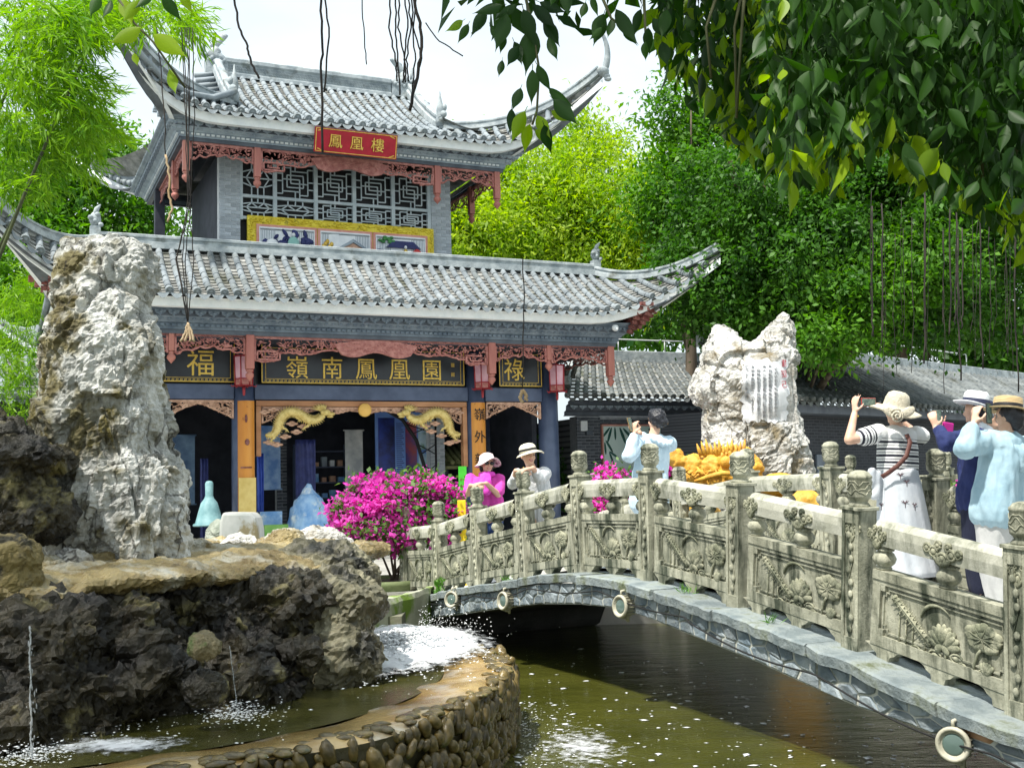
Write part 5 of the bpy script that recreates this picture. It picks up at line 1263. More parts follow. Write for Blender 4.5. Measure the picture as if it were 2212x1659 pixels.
# basin
BC = Vector((-3.5, 8.8, 0)); BR = 3.42
M_rim = mat('wet_rim_stone', (.26,.16,.045), (.50,.36,.15), 2.2, rough=.16, bump=.7, bscale=8, c3=(.55,.53,.46), s3=1.9, t3=(.50,.68), spec=.6)  # pale patches paint wet white highlights into the rim colour
basin = empty('fountain_basin', BC, 0, 'round stone fountain basin with a wet ochre rim and a pebble-studded wall', 'fountain')
mb = MB(); n = 140; rows = [[], [], [], [], []]; rnd = random.Random(21)
for k in range(n+1):
    a = k/n*math.tau; w = 1+.012*math.sin(7*a)+.008*math.sin(17*a+1)
    for j, (r, z) in enumerate(((BR*.80, -.5), (BR*.84, .015), (BR*.97, .05), (BR*1.0, .02), (BR*.985, -.7))): rows[j].append((r*w*math.cos(a), r*w*math.sin(a), z+(.008*math.sin(23*a) if j in (1, 2) else 0)))
mb.grid(rows[3:], 1, True, flip=True); mb.grid(rows[:4], 0, True, flip=True); me = mb.mesh('basin_wall'); fixn(me); obj('basin_wall', me, [M_rim, mat('wall_gap_dark', (.03,.028,.012), (.07,.06,.03), 5, rough=.4, bump=.6)], basin)
pm = []
M_peb = mat('wet_pebble', (.06,.045,.012), (.20,.14,.045), 6, rough=.2, bump=.4, bscale=20, rand=.45, spec=.55, c3=(.05,.06,.015), s3=5)
for q in range(5):
    mb = MB(); mb.ell((0, 0, 0), (.06, .085, .055), 9, 6)
    for i, v_ in enumerate(mb.v):
        p = Vector(v_); mb.v[i] = tuple(p*(1+.35*noise.noise(p*14+Vector((q*5, 0, 0)))))
    pm.append(mb.mesh('pebble')); pm[-1].materials.append(M_peb)
cnt = 0
extra = []
for row in range(7):
    z = -.01-.088*row; a = -1.45+rnd.uniform(0, .02)
    while a < .35:
        s = rnd.choice((.5, .6, .7, .8, .9, 1.15)); w = BR*(1.0+.012*math.sin(7*a))
        M = T((w+.005+.02*(row > 0))*math.cos(a), (w+.005+.02*(row > 0))*math.sin(a), z+rnd.uniform(-.03, .03)) @ RZ(a) @ RX(math.pi/2+rnd.uniform(-.9, .9)) @ SC(s*.8, s*rnd.uniform(.8, 1.2), s*rnd.uniform(.65, 1.0))
        if -1.25 < a < .2 and cnt < 300 and row < 6 and rnd.random() < .9: obj('pebble', rnd.choice(pm), None, basin, M); cnt += 1
        else: extra.append((rnd.choice(pm), M))
        a += rnd.uniform(.028, .044)*s
join_inst('pebbles_rest', extra, basin, M_peb)
for k in range(150):
    a = rnd.uniform(-1.4, .5); r = BR*rnd.uniform(.955, 1.0); s = rnd.uniform(.45, .9)
    obj('rim_cobble', rnd.choice(pm), None, basin, T(r*math.cos(a), r*math.sin(a), .045) @ RZ(rnd.random()*3) @ SC(s, s, s*.5))
M_pool = mat('pool_water', (.045,.046,.010), (.08,.076,.022), 1.2, rough=.05, bump=.6, bscale=4.5, bst=(1.4,1,1), spec=.55)
mb = MB(); nn = 40
mb.grid([[(BC.x+BR*.853*k/12*math.cos(a), BC.y+BR*.853*k/12*math.sin(a), .022) for a in np.linspace(0, math.tau, 81)] for k in range(13)], 0, True); obj('pool_water', mb, M_pool, kind='structure')
# curb that closes the pool towards the bridge, with moss on its top
mb = MB(); random.seed(5); pts = [P(700, 1315, 12.4), P(760, 1315, 12.9), P(840, 1318, 13.4), P(900, 1322, 14.2), P(935, 1325, 14.9)]
rows = []
for i in range(25):
    t = i/24*4; k = min(3, int(t)); p = pts[k].lerp(pts[k+1], t-k); p = Vector((p.x, p.y, 0)); j = .03*noise.noise(p*3)
    rows.append([p+Vector((0, -.25+j, -.6)), p+Vector((0, -.25+j, .10+j)), p+Vector((0, -.15, .16+j)), p+Vector((0, .4, .14+j)), p+Vector((0, 1.6, .02)), p+Vector((0, 1.6, -.6))])
mb.grid(rows, 0, False); me = mb.mesh('pond_curb'); fixn(me)
obj('pond_curb', me, mat('mossy_curb', (.35,.36,.28), (.5,.5,.40), 2, rough=.8, bump=.6, bscale=9, c3=(.16,.26,.03), s3=1.8, t3=(.48,.6)), label='low pale curb with green moss between the rockwork and the bridge end', cat='curb')
# banks of the pond
M_bank = mat('bank_stone', (.12,.12,.09), (.25,.24,.18), 1.5, rough=.8, bump=.6, bscale=6, c3=(.08,.12,.03), s3=1.5)
mb = MB(); mb.box((-16, 13.2, -.8), (-1.35, 18, -.03)); obj('garden_bank', mb, M_bank, kind='structure')
# foam: flecks of white water
M_foam = mat('white_foam', (.80,.83,.85), (.9,.92,.93), 6, rough=.5)
def flecks(name, pts, sizes, flat, parent=None, label=None, cat=None):
    V = []; F = []; o = np.array([(1, 0, 0), (0, 1, 0), (-1, 0, 0), (0, -1, 0), (0, 0, 1), (0, 0, -1)], float); f = np.array([(0, 1, 4), (1, 2, 4), (2, 3, 4), (3, 0, 4), (1, 0, 5), (2, 1, 5), (3, 2, 5), (0, 3, 5)])
    rs = np.random.RandomState(1); P_ = np.asarray(pts); n = len(P_); s = np.asarray(sizes)[:, None, None]
    an = rs.rand(n)*6.28; ca, sa = np.cos(an), np.sin(an); st = np.stack([1+rs.rand(n)*.9, .6+rs.rand(n)*.6, np.full(n, flat)], 1)
    q = o[None]*st[:, None, :]*s; x = q[..., 0]*ca[:, None]-q[..., 1]*sa[:, None]; y = q[..., 0]*sa[:, None]+q[..., 1]*ca[:, None]
    V = np.stack([x, y, q[..., 2]], -1)+P_[:, None, :]
    F = (f[None]+6*np.arange(n)[:, None, None]).reshape(-1, 3)
    return obj(name, np_mesh(name, V.reshape(-1, 3), F), M_foam, kind='stuff', label=label, cat=cat)
rs = np.random.RandomState(3)
# churned white water at the far side of the basin
n = 5000; t = rs.rand(n); px = 735+rs.rand(n)*330; base = []
pp = []; sz = []
c0 = P(850, 1410, 9.6)
for i in range(n):
    a = rs.rand()*6.28; r = abs(rs.randn())*.62
    x, y = c0.x+.05+r*math.cos(a)*.75, 9.95+r*math.sin(a)*1.35
    if math.hypot(x-BC.x, y-BC.y) > BR*.99: continue
    h = max(0, .16*math.exp(-r*r*2.2))
    pp.append((x, y, .05+rs.rand()*h+.01)); sz.append(.004+rs.rand()**2*.022*(1 if r < .9 else .4))
flecks('churned_foam', pp, sz, .45, label='churned white foam where water pours into the basin', cat='foam')
# sheets of foam: thin white skin whose cover thins out with the noise
def foam_sheet(name, c, rx, ry, z, label, edge=(.30, .95), bump=.03, clip=True):
    m = bpy.data.materials.new(name+'_skin'); m.use_nodes = True; N = m.node_tree.nodes; L = m.node_tree.links; b = N['Principled BSDF']; b.inputs['Base Color'].default_value = (.84, .87, .9, 1); b.inputs['Roughness'].default_value = .45
    tc = N.new('ShaderNodeTexCoord'); ln = N.new('ShaderNodeVectorMath'); ln.operation = 'LENGTH'; L.new(tc.outputs['Object'], ln.inputs[0]); mr = N.new('ShaderNodeMapRange'); mr.inputs['From Min'].default_value = edge[0]; mr.inputs['From Max'].default_value = edge[1]; mr.inputs['To Min'].default_value = .62; mr.inputs['To Max'].default_value = -.22; L.new(ln.outputs['Value'], mr.inputs['Value'])
    mp = N.new('ShaderNodeMapping'); mp.inputs['Scale'].default_value = (rx, ry, 1); L.new(tc.outputs['Object'], mp.inputs[0]); no = N.new('ShaderNodeTexNoise'); no.inputs['Scale'].default_value = 9; no.inputs['Detail'].default_value = 9; no.inputs['Roughness'].default_value = .7; L.new(mp.outputs[0], no.inputs['Vector'])
    ad = N.new('ShaderNodeMath'); ad.operation = 'ADD'; L.new(no.outputs['Fac'], ad.inputs[0]); L.new(mr.outputs[0], ad.inputs[1]); r2 = N.new('ShaderNodeMapRange'); r2.inputs['From Min'].default_value = .5; r2.inputs['From Max'].default_value = .75; L.new(ad.outputs[0], r2.inputs['Value']); L.new(r2.outputs[0], b.inputs['Alpha'])
    bp = N.new('ShaderNodeBump'); bp.inputs['Distance'].default_value = .04; L.new(no.outputs['Fac'], bp.inputs['Height']); L.new(bp.outputs[0], b.inputs['Normal'])
    mb = MB(); rows = []; n = 44
    for j in range(n+1):
        rows.append([])
        for i in range(n+1):
            x, y = -1+2*i/n, -1+2*j/n; r = math.hypot(x, y); rows[-1].append((x, y, (bump*max(0, 1-r)**.5*(1+noise.noise(Vector((x*9, y*9, 1)))) if r < 1 else 0)))
    mb.grid(rows, 0, True); o = obj(name, mb, m, None, T(*c) @ SC(rx, ry, 1), label=label, cat='foam', kind='stuff'); return o
foam_sheet('foam_sheet', (-1.2, 9.9, .058), 1.15, 1.85, 0, 'broad white foam sheet spreading over the far side of the basin', (.35, 1.0), .07)
foam_sheet('splash_sheet', (P(230, 1600, 6.4).x, 6.55, .030), .8, .42, 0, 'thin foam where the streams hit the pool below the dark rocks', (-.5, .85), .01)
foam_sheet('bridge_end_foam', (.45, 8.6, -.508), .8, 1.7, 0, 'pale ripples and foam on the pond beside the pebble wall', (-.9, .75), .0)  # white skin also paints the glitter of the water as colour
# foam flecks drifting on the pond
pp = []; sz = []
for i in range(620):
    px, py = 1115+rs.rand()*1000, 1395+abs(rs.rand())*262
    if py < 1395+(px-1115)*.11 and rs.rand() < .75: continue
    w = P(px, py, 10); d = w-Vector((0, 0, CAMZ)); k = (-.515-CAMZ)/d.z; q = Vector((0, 0, CAMZ))+d*k
    pp.append((q.x, q.y, -.514)); sz.append(.003+rs.rand()**3*.03)
for i in range(900):
    a = rs.rand()*1.1-.55; r = BR*1.02+abs(rs.randn())*.28; pp.append((BC.x+r*math.cos(a), BC.y+r*math.sin(a), -.512)); sz.append(.002+rs.rand()**2*.012)
flecks('pond_foam', pp, sz, .05, label='white foam flecks drifting on the green pond', cat='foam')
# spray by the bridge end
pp = []; sz = []
for i in range(420):
    q = P(905+abs(rs.randn())*75, 1375-rs.rand()*85*math.exp(-rs.rand()), 12.2+rs.rand()*1.2); pp.append(tuple(q)); sz.append(.003+rs.rand()**2*.007)
flecks('spray', pp, sz, 1.0, label='fine spray drops flying up beside the bridge end', cat='spray')
# falling water
M_fall = mat('falling_water', (.55,.62,.66), (.78,.82,.85), 9, trans=.55, rough=.08, bump=.5, bscale=12, stretch=(1,1,.3), spec=.6)
def stream(x0, y0, x1, y1, Y, r, label):
    a = P(x0, y0, Y); b = P(x1, y1, Y-.06); mb = MB(); rnd = random.Random(int(x0)); n = 60
    mb.tube([a.lerp(b, i/(n-1))+Vector((math.sin(i*.35)*r*.12, rnd.uniform(-1, 1)*r*.2, 0)) for i in range(n)], [r*.35*(.35+.65*abs(noise.noise(Vector((i*.45, x0, 0))))*2) for i in range(n)], 7)
    for k in range(int(34*r/.02)):
        t = rnd.random(); p = a.lerp(b, t)+Vector((rnd.gauss(0, 1)*r*(.25+.4*t), rnd.gauss(0, 1)*r*.4, 0)); s = r*rnd.uniform(.08, .26); mb.ell(tuple(p), (s*.6, s*.6, s*rnd.uniform(1, 3.5)), 6, 5)
    obj('water_stream', mb, M_fall, label=label, cat='water', kind='stuff')
    pp = [tuple(b+Vector((rs.randn()*.10, rs.randn()*.10, abs(rs.randn())*.035))) for _ in range(500)]; return pp
pp = stream(64, 1352, 68, 1640, 6.25, .028, 'broken stream of water falling from the ledge at its outer end') + stream(496, 1395, 515, 1548, 6.95, .010, 'thin trickle falling past the moss-topped stone')
for i in range(260):
    px, py = 60+rs.rand()*560, 1580+rs.randn()*30
    w = P(px, py-(px-60)*.05, 10); d = w-Vector((0, 0, CAMZ)); k = (.05-CAMZ)/d.z; q = Vector((0, 0, CAMZ))+d*k; pp.append((q.x, q.y, .052))
flecks('splash_foam', pp, [.002+rs.rand()**2*.009 for _ in pp], .4, label='small white splashes where the streams hit the pool', cat='foam')
# inscribed stone on the far side of the bridge
Ys = 15.0
_a, _b = P(1600, 770, Ys), P(1702, 918, Ys); FX0, FX1, FZ0, FZ1 = _a.x, _b.x, _b.z, _a.z
def dst(p, n):
    q = Vector((p.x, p.y, p.z*.7))*1.6+Vector((9, 2, 4))
    k = 1 if not (FX0 < p.x < FX1 and FZ0 < p.z < FZ1 and n.y < 0) else .12
    return k*(.04*fbm(q, 5, .7) + .05*(facet(Vector((p.x, p.y, p.z*.7)), 2.2, Vector((7, 1, 2)))-.25)+.12*plate(Vector((p.x, p.y, p.z*.6))+.12*noise.noise_vector(p*2), 1.7, Vector((3, 1, 6)))+.04*plate(p, 4, Vector((3, 1, 6))) - .04*crack(p*2.0, .06) + .018*fbm(p*11, 4, .5))
so_ = [(1520, 745), (1535, 708), (1552, 698), (1575, 708), (1598, 735), (1612, 742), (1640, 718), (1665, 690), (1682, 666), (1705, 668), (1722, 690), (1730, 720), (1725, 770), (1715, 820), (1718, 870), (1735, 930), (1752, 990), (1762, 1060), (1760, 1130), (1520, 1130), (1525, 1000), (1518, 930), (1522, 880), (1492, 868), (1490, 845), (1508, 800), (1512, 770)]
stele, me = outline_rock('inscribed_stone', so_, Ys, .95, .026, dst, M_lime2, 'large pale split-topped stone carved with columns of writing, behind the bridge', step=10, smooth=3)
# dressed white field with the inscription
from mathutils.bvhtree import BVHTree
bvh = BVHTree.FromPolygons([tuple(v.co) for v in me.vertices], [tuple(p.vertices) for p in me.polygons])
def on_stele(x, y):
    d = (P(x, y, 10)-Vector((0, 0, CAMZ))).normalized(); h = bvh.ray_cast(Vector((0, 0, CAMZ)), d); return (h[0], h[1]) if h[0] else (P(x, y, Ys-.5), -d)
M_field = mat('dressed_white', (.60,.62,.64), (.70,.71,.72), 3, rough=.8, bump=.3, bscale=12)
rows = []; rnd = random.Random(9)
NX, NY = 14, 20
for j in range(NY+1):
    row = []
    for i in range(NX+1):
        x = lerp(1602, 1702, i/NX)+rnd.uniform(-5, 5)*(i in (0, NX)); y = lerp(778, 912, j/NY)+rnd.uniform(-6, 6)*(j in (0, NY))
        if x > 1662 and y > 860: pass
        p, nn = on_stele(x, y); row.append(p)
    rows.append(row)
F = np.array([[tuple(p) for p in r] for r in rows]); 
vd = (P(1652, 850, 10)-Vector((0, 0, CAMZ))).normalized(); F = F-np.array(vd)*.012
mb = MB(); mb.grid([[tuple(p) for p in r] for r in F], 0, True); fo = obj('inscription_field', mb, M_field, stele)
def field(fx, fy):
    i = min(NX-1, int(fx*NX)); j = min(NY-1, int(fy*NY)); a = fx*NX-i; b = fy*NY-j
    return Vector((F[j, i]*(1-a)+F[j, i+1]*a)*(1-b)+(F[j+1, i]*(1-a)+F[j+1, i+1]*a)*b)
M_grey_ink = mat('faded_ink', (.16,.16,.17), rough=.8)
M_redink = mat('red_ink', (.35,.03,.05), rough=.7)
Mt = Matrix((CR, CU, -_f)).transposed().to_4x4(); fr_ = Vector((vd.x, vd.y, 0)).normalized(); Mtx = frame((0, 0, 0), Vector((fr_.y, -fr_.x, 0)), (0, 0, 1)) @ RX(math.pi/2)
def write_at(ch, fx, fy, size, m):
    q = field(fx, fy)-vd*.012; M = Mtx.copy(); M.translation = q; obj('character', text_mesh(ch, size, .003, mat=m), None, fo, M)
for i, ch in enumerate('建园记'): write_at(ch, .89, .06+.17*i, .105, M_redink)
colsT = ['岭州岭面花地园县东台中十八', '罗行能年佳毫名谷在百村国飞龙', '深入一百花岛春方花二起三新建', '一四特的石主五六顶园之名二八', '三四首头道处工一八有家生一', '一花二八二二年五月']
for c, tx in enumerate(colsT):
    for i, ch in enumerate(tx):
        fy = .10+.062*i+.05*(c == 0)
        if fy < .97: write_at(ch, .74-.125*c, fy, .046, M_grey_ink)
# ================================================================== plants
def leaf_arrays(C, D, Nn, L, Wd, fold=.15):
    'rhombic folded leaves: base C, direction D, normal N, length L, width W'
    D = D/np.linalg.norm(D, axis=1, keepdims=True); S = np.cross(D, Nn); S /= np.maximum(1e-6, np.linalg.norm(S, axis=1, keepdims=True)); Nn = np.cross(S, D)
    L = L[:, None]; Wd = Wd[:, None]; mid = C+D*L*.45
    V = np.stack([C, mid+S*Wd*.5+Nn*Wd*fold, C+D*L-Nn*L*.06, mid-S*Wd*.5+Nn*Wd*fold], 1)
    n = len(C); F = np.arange(4*n).reshape(n, 4)
    return V.reshape(-1, 3), F
def unit(n, rs):
    v = rs.randn(n, 3); return v/np.linalg.norm(v, axis=1, keepdims=True)
def crown_points(rs, ells, nclump, per, spread, shell=.55):
    vol = np.array([e[1][0]*e[1][1]*e[1][2] for e in ells])**.8; vol /= vol.sum()
    k = rs.choice(len(ells), nclump, p=vol); u = unit(nclump, rs); r = (shell+(1-shell)*rs.rand(nclump))[:, None]
    c = np.array([e[0] for e in ells])[k]; rad = np.array([e[1] for e in ells])[k]
    cc = c+u*rad*r
    pts = np.repeat(cc, per, 0); sp = np.repeat(spread*(.6+.8*rs.rand(nclump)), per)[:, None]
    out = np.repeat(u, per, 0)
    pts = pts+rs.randn(len(pts), 3)*sp*np.array([1, 1, .7])
    return pts, out
def crown_mesh(name, rs, ells, nclump, per, spread, L, W, droop=.3, outw=.6, shell=.55):
    pts, out = crown_points(rs, ells, nclump, per, spread, shell); n = len(pts)
    D = unit(n, rs)+out*outw+np.array([0, 0, -droop]); N_ = unit(n, rs)*.7+out*.4+np.array([0, 0, .7])
    ln = L*(.6+.8*rs.rand(n)); V, F = leaf_arrays(pts, D, N_, ln, ln*W/L*(.8+.4*rs.rand(n)))
    return np_mesh(name, V, F)
M_bark = mat('bark_brown', (.06,.045,.03), (.14,.11,.08), 5, rough=.9, bump=.8, bscale=16, stretch=(1,1,.25))
def tree(name, base, ells, label, lm, rs, nclump, per, spread, L, W, trunk_r=.25, group=None, cat='tree', droop=.3, limbs=6, shell=.55, outw=.6):
    root = empty(name, base, 0, label, cat, group); b = Vector(base)
    loc = [((Vector(c)-b), r) for c, r in ells]
    me = crown_mesh('crown', rs, [(tuple(c), r) for c, r in loc], nclump, per, spread, L, W, droop, outw, shell)
    obj('crown', me, lm, root)
    mb = MB(); top = sum((c for c, r in loc), Vector())/len(loc)
    mid = Vector((top.x*.5, top.y*.5, top.z*.55)); mb.tube([(0, 0, -.2), mid*.5+Vector((.1, 0, 0)), mid, top], [trunk_r*1.3, trunk_r, trunk_r*.75, trunk_r*.4], 9)
    for k in range(min(limbs, len(loc)*2)):
        c, r = loc[k % len(loc)]; e = c+Vector((rs.randn()*r[0]*.4, rs.randn()*r[1]*.4, rs.rand()*r[2]*.4)); mb.tube([mid*(.7+.3*rs.rand()), mid.lerp(e, .5)+Vector((0, 0, .2)), e], [trunk_r*.45, trunk_r*.28, trunk_r*.08], 6)
    obj('trunk', mb, M_bark, root)
    return root
def E_(x, y, Y, rx, ry, rz): c = P(x, y, Y); return ((c.x, c.y, c.z), (rx, ry, rz))
rs = np.random.RandomState(7)
L_bright = leafmat('leaf_yellow_green', (.12,.27,.012), (.44,.56,.05), .52)
L_mid = leafmat('leaf_green', (.03,.12,.010), (.14,.31,.025), .42)
L_dark = leafmat('leaf_dark_green', (.010,.055,.006), (.095,.24,.024), .4)
L_bam = leafmat('bamboo_leaf', (.05,.17,.006), (.24,.42,.025), .48)
def base_at(x, Y): c = P(x, 1100, Y); return (c.x, c.y, 0)
tree('bamboo_grove', base_at(1120, 37), [E_(1080, 440, 37, 2.6, 2, 2.4), E_(1180, 500, 36, 2.5, 2, 2.0), E_(1265, 350, 38, 1.2, 1.3, 2.2), E_(1330, 470, 37, 2.4, 2, 2.4), E_(1030, 520, 35, 2.0, 2, 1.6), E_(1420, 520, 36, 2.2, 2, 2.2), E_(1000, 450, 37, 1.4, 1.5, 1.5)], 'bright yellow-green feathery bamboo grove behind the pavilion roof', L_bright, rs, 620, 150, .40, .20, .065, .16, cat='bamboo', droop=.35)
tree('pale_tree', base_at(1480, 33), [E_(1480, 250, 33, 1.0, 1.2, 1.3), E_(1530, 330, 33, 1.5, 1.5, 1.4), E_(1440, 420, 33, 1.3, 1.4, 1.3), E_(1520, 450, 33, 1.8, 1.6, 1.6), E_(1560, 200, 33, 1.1, 1.2, 1.0)], 'loose airy green tree with sky gaps between the grove and the banyan', L_mid, rs, 210, 75, .38, .20, .09, .2)
tree('banyan_tree', base_at(1640, 34), [E_(1650, 420, 27, 2.0, 2.2, 1.7), E_(1750, 560, 26, 2.3, 2.2, 1.9), E_(1600, 620, 27, 1.7, 1.8, 1.4), E_(1900, 480, 26, 2.4, 2.4, 2.2), E_(2080, 420, 27, 2.4, 2.2, 2.2), E_(1700, 700, 27, 1.8, 1.8, .9), E_(1950, 640, 25.5, 1.9, 1.8, 1.3), E_(2150, 600, 27, 2.2, 2.2, 1.8), E_(1820, 330, 28, 2.6, 2.2, 1.8), E_(1560, 540, 28, 1.5, 1.6, 1.5), E_(1480, 600, 28.5, 1.0, 1.2, .9)], 'dense dark green banyan spreading over the galleries behind the inscribed stone', L_dark, rs, 1150, 135, .30, .135, .07, .6, limbs=12)
tree('banyan_tree', base_at(1620, 33), [E_(1870, 640, 24.5, .9, 1.0, .7), E_(1990, 560, 24.5, 1.0, 1.0, .7), E_(1790, 730, 24.5, .9, .9, .5)], 'sunlit leafy banyan boughs hanging above the shaded gallery roof', L_mid, rs, 85, 95, .28, .16, .08, .15, limbs=3)
tree('backdrop_tree', base_at(2050, 46), [E_(1900, 560, 46, 6, 3, 4.5), E_(2200, 620, 46, 5, 3, 5), E_(1700, 600, 47, 5, 3, 3.6), E_(1350, 640, 48, 5, 3, 2.5), E_(2050, 330, 46, 5, 3, 4)], 'deep green wall of trees far behind the galleries', L_dark, rs, 520, 90, .75, .42, .2, .5)
tree('left_tree', base_at(150, 36), [E_(60, 560, 36, 2.5, 2, 2.6), E_(220, 440, 38, 2.4, 2, 2.4), E_(120, 650, 35, 2.5, 2, 2), E_(300, 520, 38, 2.0, 2, 1.6), E_(20, 420, 37, 2.6, 2, 2.4), E_(180, 330, 38, 1.6, 1.6, 1.5), E_(30, 760, 34, 2.6, 2, 1.8)], 'mid-green leafy tree behind the left end of the pavilion', L_mid, rs, 420, 90, .42, .24, .10, .25)
# bamboo on the left: culms with sprays of narrow leaves
bam = empty('bamboo', base_at(-60, 17), 0, 'tall green bamboo clump arching over the left side of the pavilion', 'bamboo'); bb = Vector(bam.location)
pts = []; dirs = []; mb = MB(); rnd = random.Random(3)
def culm(p0, p1, p2, r):
    q = []
    for i in range(15):
        t = i/14; q.append((p0*(1-t)**2+p1*2*t*(1-t)+p2*t*t)-bb)
    m = MB(); m.tube(q, [lerp(r, r*.35, i/14) for i in range(15)], 7); obj('culm', m, mat('bamboo_culm', (.03,.04,.012), (.07,.085,.025), 4, rough=.45), bam)
    return q
for (x0, xm, ym_, x1, y1, d) in ((-260, -60, 620, 235, 15, 14.2), (-220, -120, 400, 120, -40, 15), (-200, -90, 500, 200, 250, 16)):
    g0 = P(x0, 1150, d); g0.z = 0; culm(g0, P(xm, ym_, d), P(x1, y1, d), .04)
regs = [(0, 60, 14.5, 120, 120, 1.3), (110, 90, 14.5, 80, 100, 1.2), (60, 220, 15, 110, 90, 1.3), (160, 215, 15, 60, 65, .8), (40, 340, 15.5, 90, 70, 1.0), (120, 30, 14, 90, 55, 1.0), (190, 10, 14, 60, 35, .6), (300, 8, 14, 90, 28, .5), (150, 300, 16, 55, 55, .5), (395, 25, 14, 22, 30, .25), (215, 280, 16, 30, 40, .15), (20, 720, 25, 60, 110, 1.1), (10, 850, 25, 60, 90, 1.0), (50, 620, 25, 50, 50, .6)]
C = []; D = []
for (x, y, d, rx, ry, k) in regs:
    for _ in range(int(115*k)):
        a = rs.rand()*6.28; r = math.sqrt(rs.rand()); c = P(x+rx*r*math.cos(a), y+ry*r*math.sin(a), d+rs.randn()*.9); dr = Vector((rs.randn()*.9+.5, rs.randn()*.7, -.75+rs.randn()*.35)).normalized()
        for j in range(14):
            C.append(tuple(c-bb+dr*(j*.035)+Vector(rs.randn(3)*.03))); D.append(tuple(dr+Vector(rs.randn(3)*.42)))
C = np.array(C); D = np.array(D); n = len(C); ln = .14+.12*rs.rand(n); V, F = leaf_arrays(C, D, unit(n, rs)*.6+np.array([0, 0, 1]), ln, ln*.13)
obj('foliage', np_mesh('foliage', V, F), L_bam, bam)
# ---- foreground banyan: single large leaves, twigs, hanging roots
def big_leaf_mesh(L=1.0, W=.40, seed=0):
    'pointed leaf along -z with folded blade and drip tip'
    mb = MB(); n = 9; prof = [0, .55, .85, 1.0, .97, .82, .58, .28, .08, 0]; rows = []
    rnd = random.Random(seed)
    bend = rnd.uniform(-.15, .25)
    for i in range(n+1):
        t = i/n; w = prof[i]*W*.5; z = -t*L; y = -bend*t*t*L
        rows.append([(-w, y+w*.28, z), (-w*.5, y+w*.10, z-.005), (0, y, z), (w*.5, y+w*.10, z-.005), (w, y+w*.28, z)])
    mb.grid(rows, 0, True); mb.tube([(0, 0, .14), (0, .01, .05), (0, 0, 0)], [.010, .012, .012], 4)
    return mb.mesh('leaf')
L_fg = leafmat('banyan_leaf', (.008,.036,.004), (.040,.115,.010), .35, rough=.5, spec=.3); L_fgl = leafmat('banyan_leaf_young', (.13,.25,.008), (.30,.44,.02), .55, rough=.45)  # lighter leaf: light from behind is put into its colour
LM = []; LB = []
for k in range(5):
    m = big_leaf_mesh(1, [.34, .40, .32, .37, .43][k], k); m.materials.append(L_fg); LM.append(m)
for k in range(3):
    m = big_leaf_mesh(1, [.42, .46, .38][k], k+9); m.materials.append(L_fgl); LB.append(m)
fg = empty('banyan_boughs', (4.2, 1.5, -.5), 0, 'overhanging foreground banyan boughs with large hanging leaves and string roots', 'tree'); fb = Vector(fg.location)
mb = MB(); mb.tube([(0, 0, 0), (.3, -.2, 3), (.1, .1, 5.2), (-.6, .6, 6.6)], [.5, .38, .34, .25], 12); obj('trunk', mb, M_bark, fg)
def lm_(c, ang, tilt, yaw, L): return T(*(c-fb)) @ RZ(yaw) @ RY(ang) @ RX(tilt) @ SC(L, L, L)
rnd = random.Random(12)
TW = mat('twig_green', (.05,.06,.02), (.10,.10,.04), 6, rough=.7)
def twig(pts, r=.004):
    m = MB(); m.tube([p-fb for p in pts], [r*1.5]+[r]*(len(pts)-1), 5); obj('twig', m, TW, fg)
def sprig(pts, d, leaves, r=.0035):
    twig([P(x, y, d) for x, y in pts], r)
    for (x, y, ang, Lpx, backlit) in leaves:
        me = rnd.choice(LB if backlit else LM); obj('leaf', me, None, fg, lm_(P(x, y, d+rnd.uniform(-.06, .06)), R(ang), rnd.uniform(-.35, .35), rnd.uniform(-.5, .5), Lpx/FPX*d))
# sprays at the top of the sky: x, y of leaf base, angle (0 = straight down, + = to the left), length
sprig([(1130, -30), (1150, 60), (1165, 150), (1160, 240), (1150, 270)], 3.0, [(1115, 10, 60, 60, 0), (1085, 12, 80, 70, 0), (1050, 20, 30, 75, 0), (1095, 30, 20, 90, 0), (1130, 20, -10, 90, 0), (1150, 10, -40, 90, 0), (1165, 5, -60, 75, 0), (1060, 55, -30, 60, 0), (1090, 75, 15, 45, 0), (1110, 90, -20, 70, 0), (1150, 60, 10, 110, 0), (1000, 45, 70, 50, 1), (1012, 52, 35, 52, 0), (1175, 40, -25, 95, 0), (1185, 80, -15, 70, 0), (1120, 100, 30, 60, 0), (1085, 130, 10, 50, 0), (1160, 140, -30, 70, 0), (1150, 150, 10, 80, 0), (1185, 190, -50, 75, 0), (1125, 190, 20, 60, 0), (1105, 235, 10, 60, 0), (1195, 215, -40, 85, 0), (1135, 240, 25, 85, 1), (1160, 250, -30, 60, 1), (1145, 268, 5, 70, 1), (1175, 270, -25, 70, 0), (1190, 240, -60, 60, 1), (1130, 262, 60, 40, 0), (1155, 280, -45, 55, 1)])
sprig([(1290, -30), (1320, 40), (1345, 60)], 2.9, [(1265, 5, 10, 60, 0), (1305, 30, 20, 85, 0), (1320, 40, -5, 70, 0), (1330, 20, -30, 95, 0), (1300, 60, 55, 40, 0), (1345, 50, -55, 70, 0), (1280, -10, -10, 55, 0), (1220, -25, -5, 70, 0), (1200, -20, 20, 50, 0)])
sprig([(1390, -30), (1395, 80), (1400, 100)], 3.0, [(1385, 20, 15, 70, 0), (1400, 60, -10, 60, 0), (1395, 90, 12, 60, 0), (1410, 40, -30, 60, 0), (1430, 90, -10, 65, 0), (1440, 20, 10, 80, 0)])
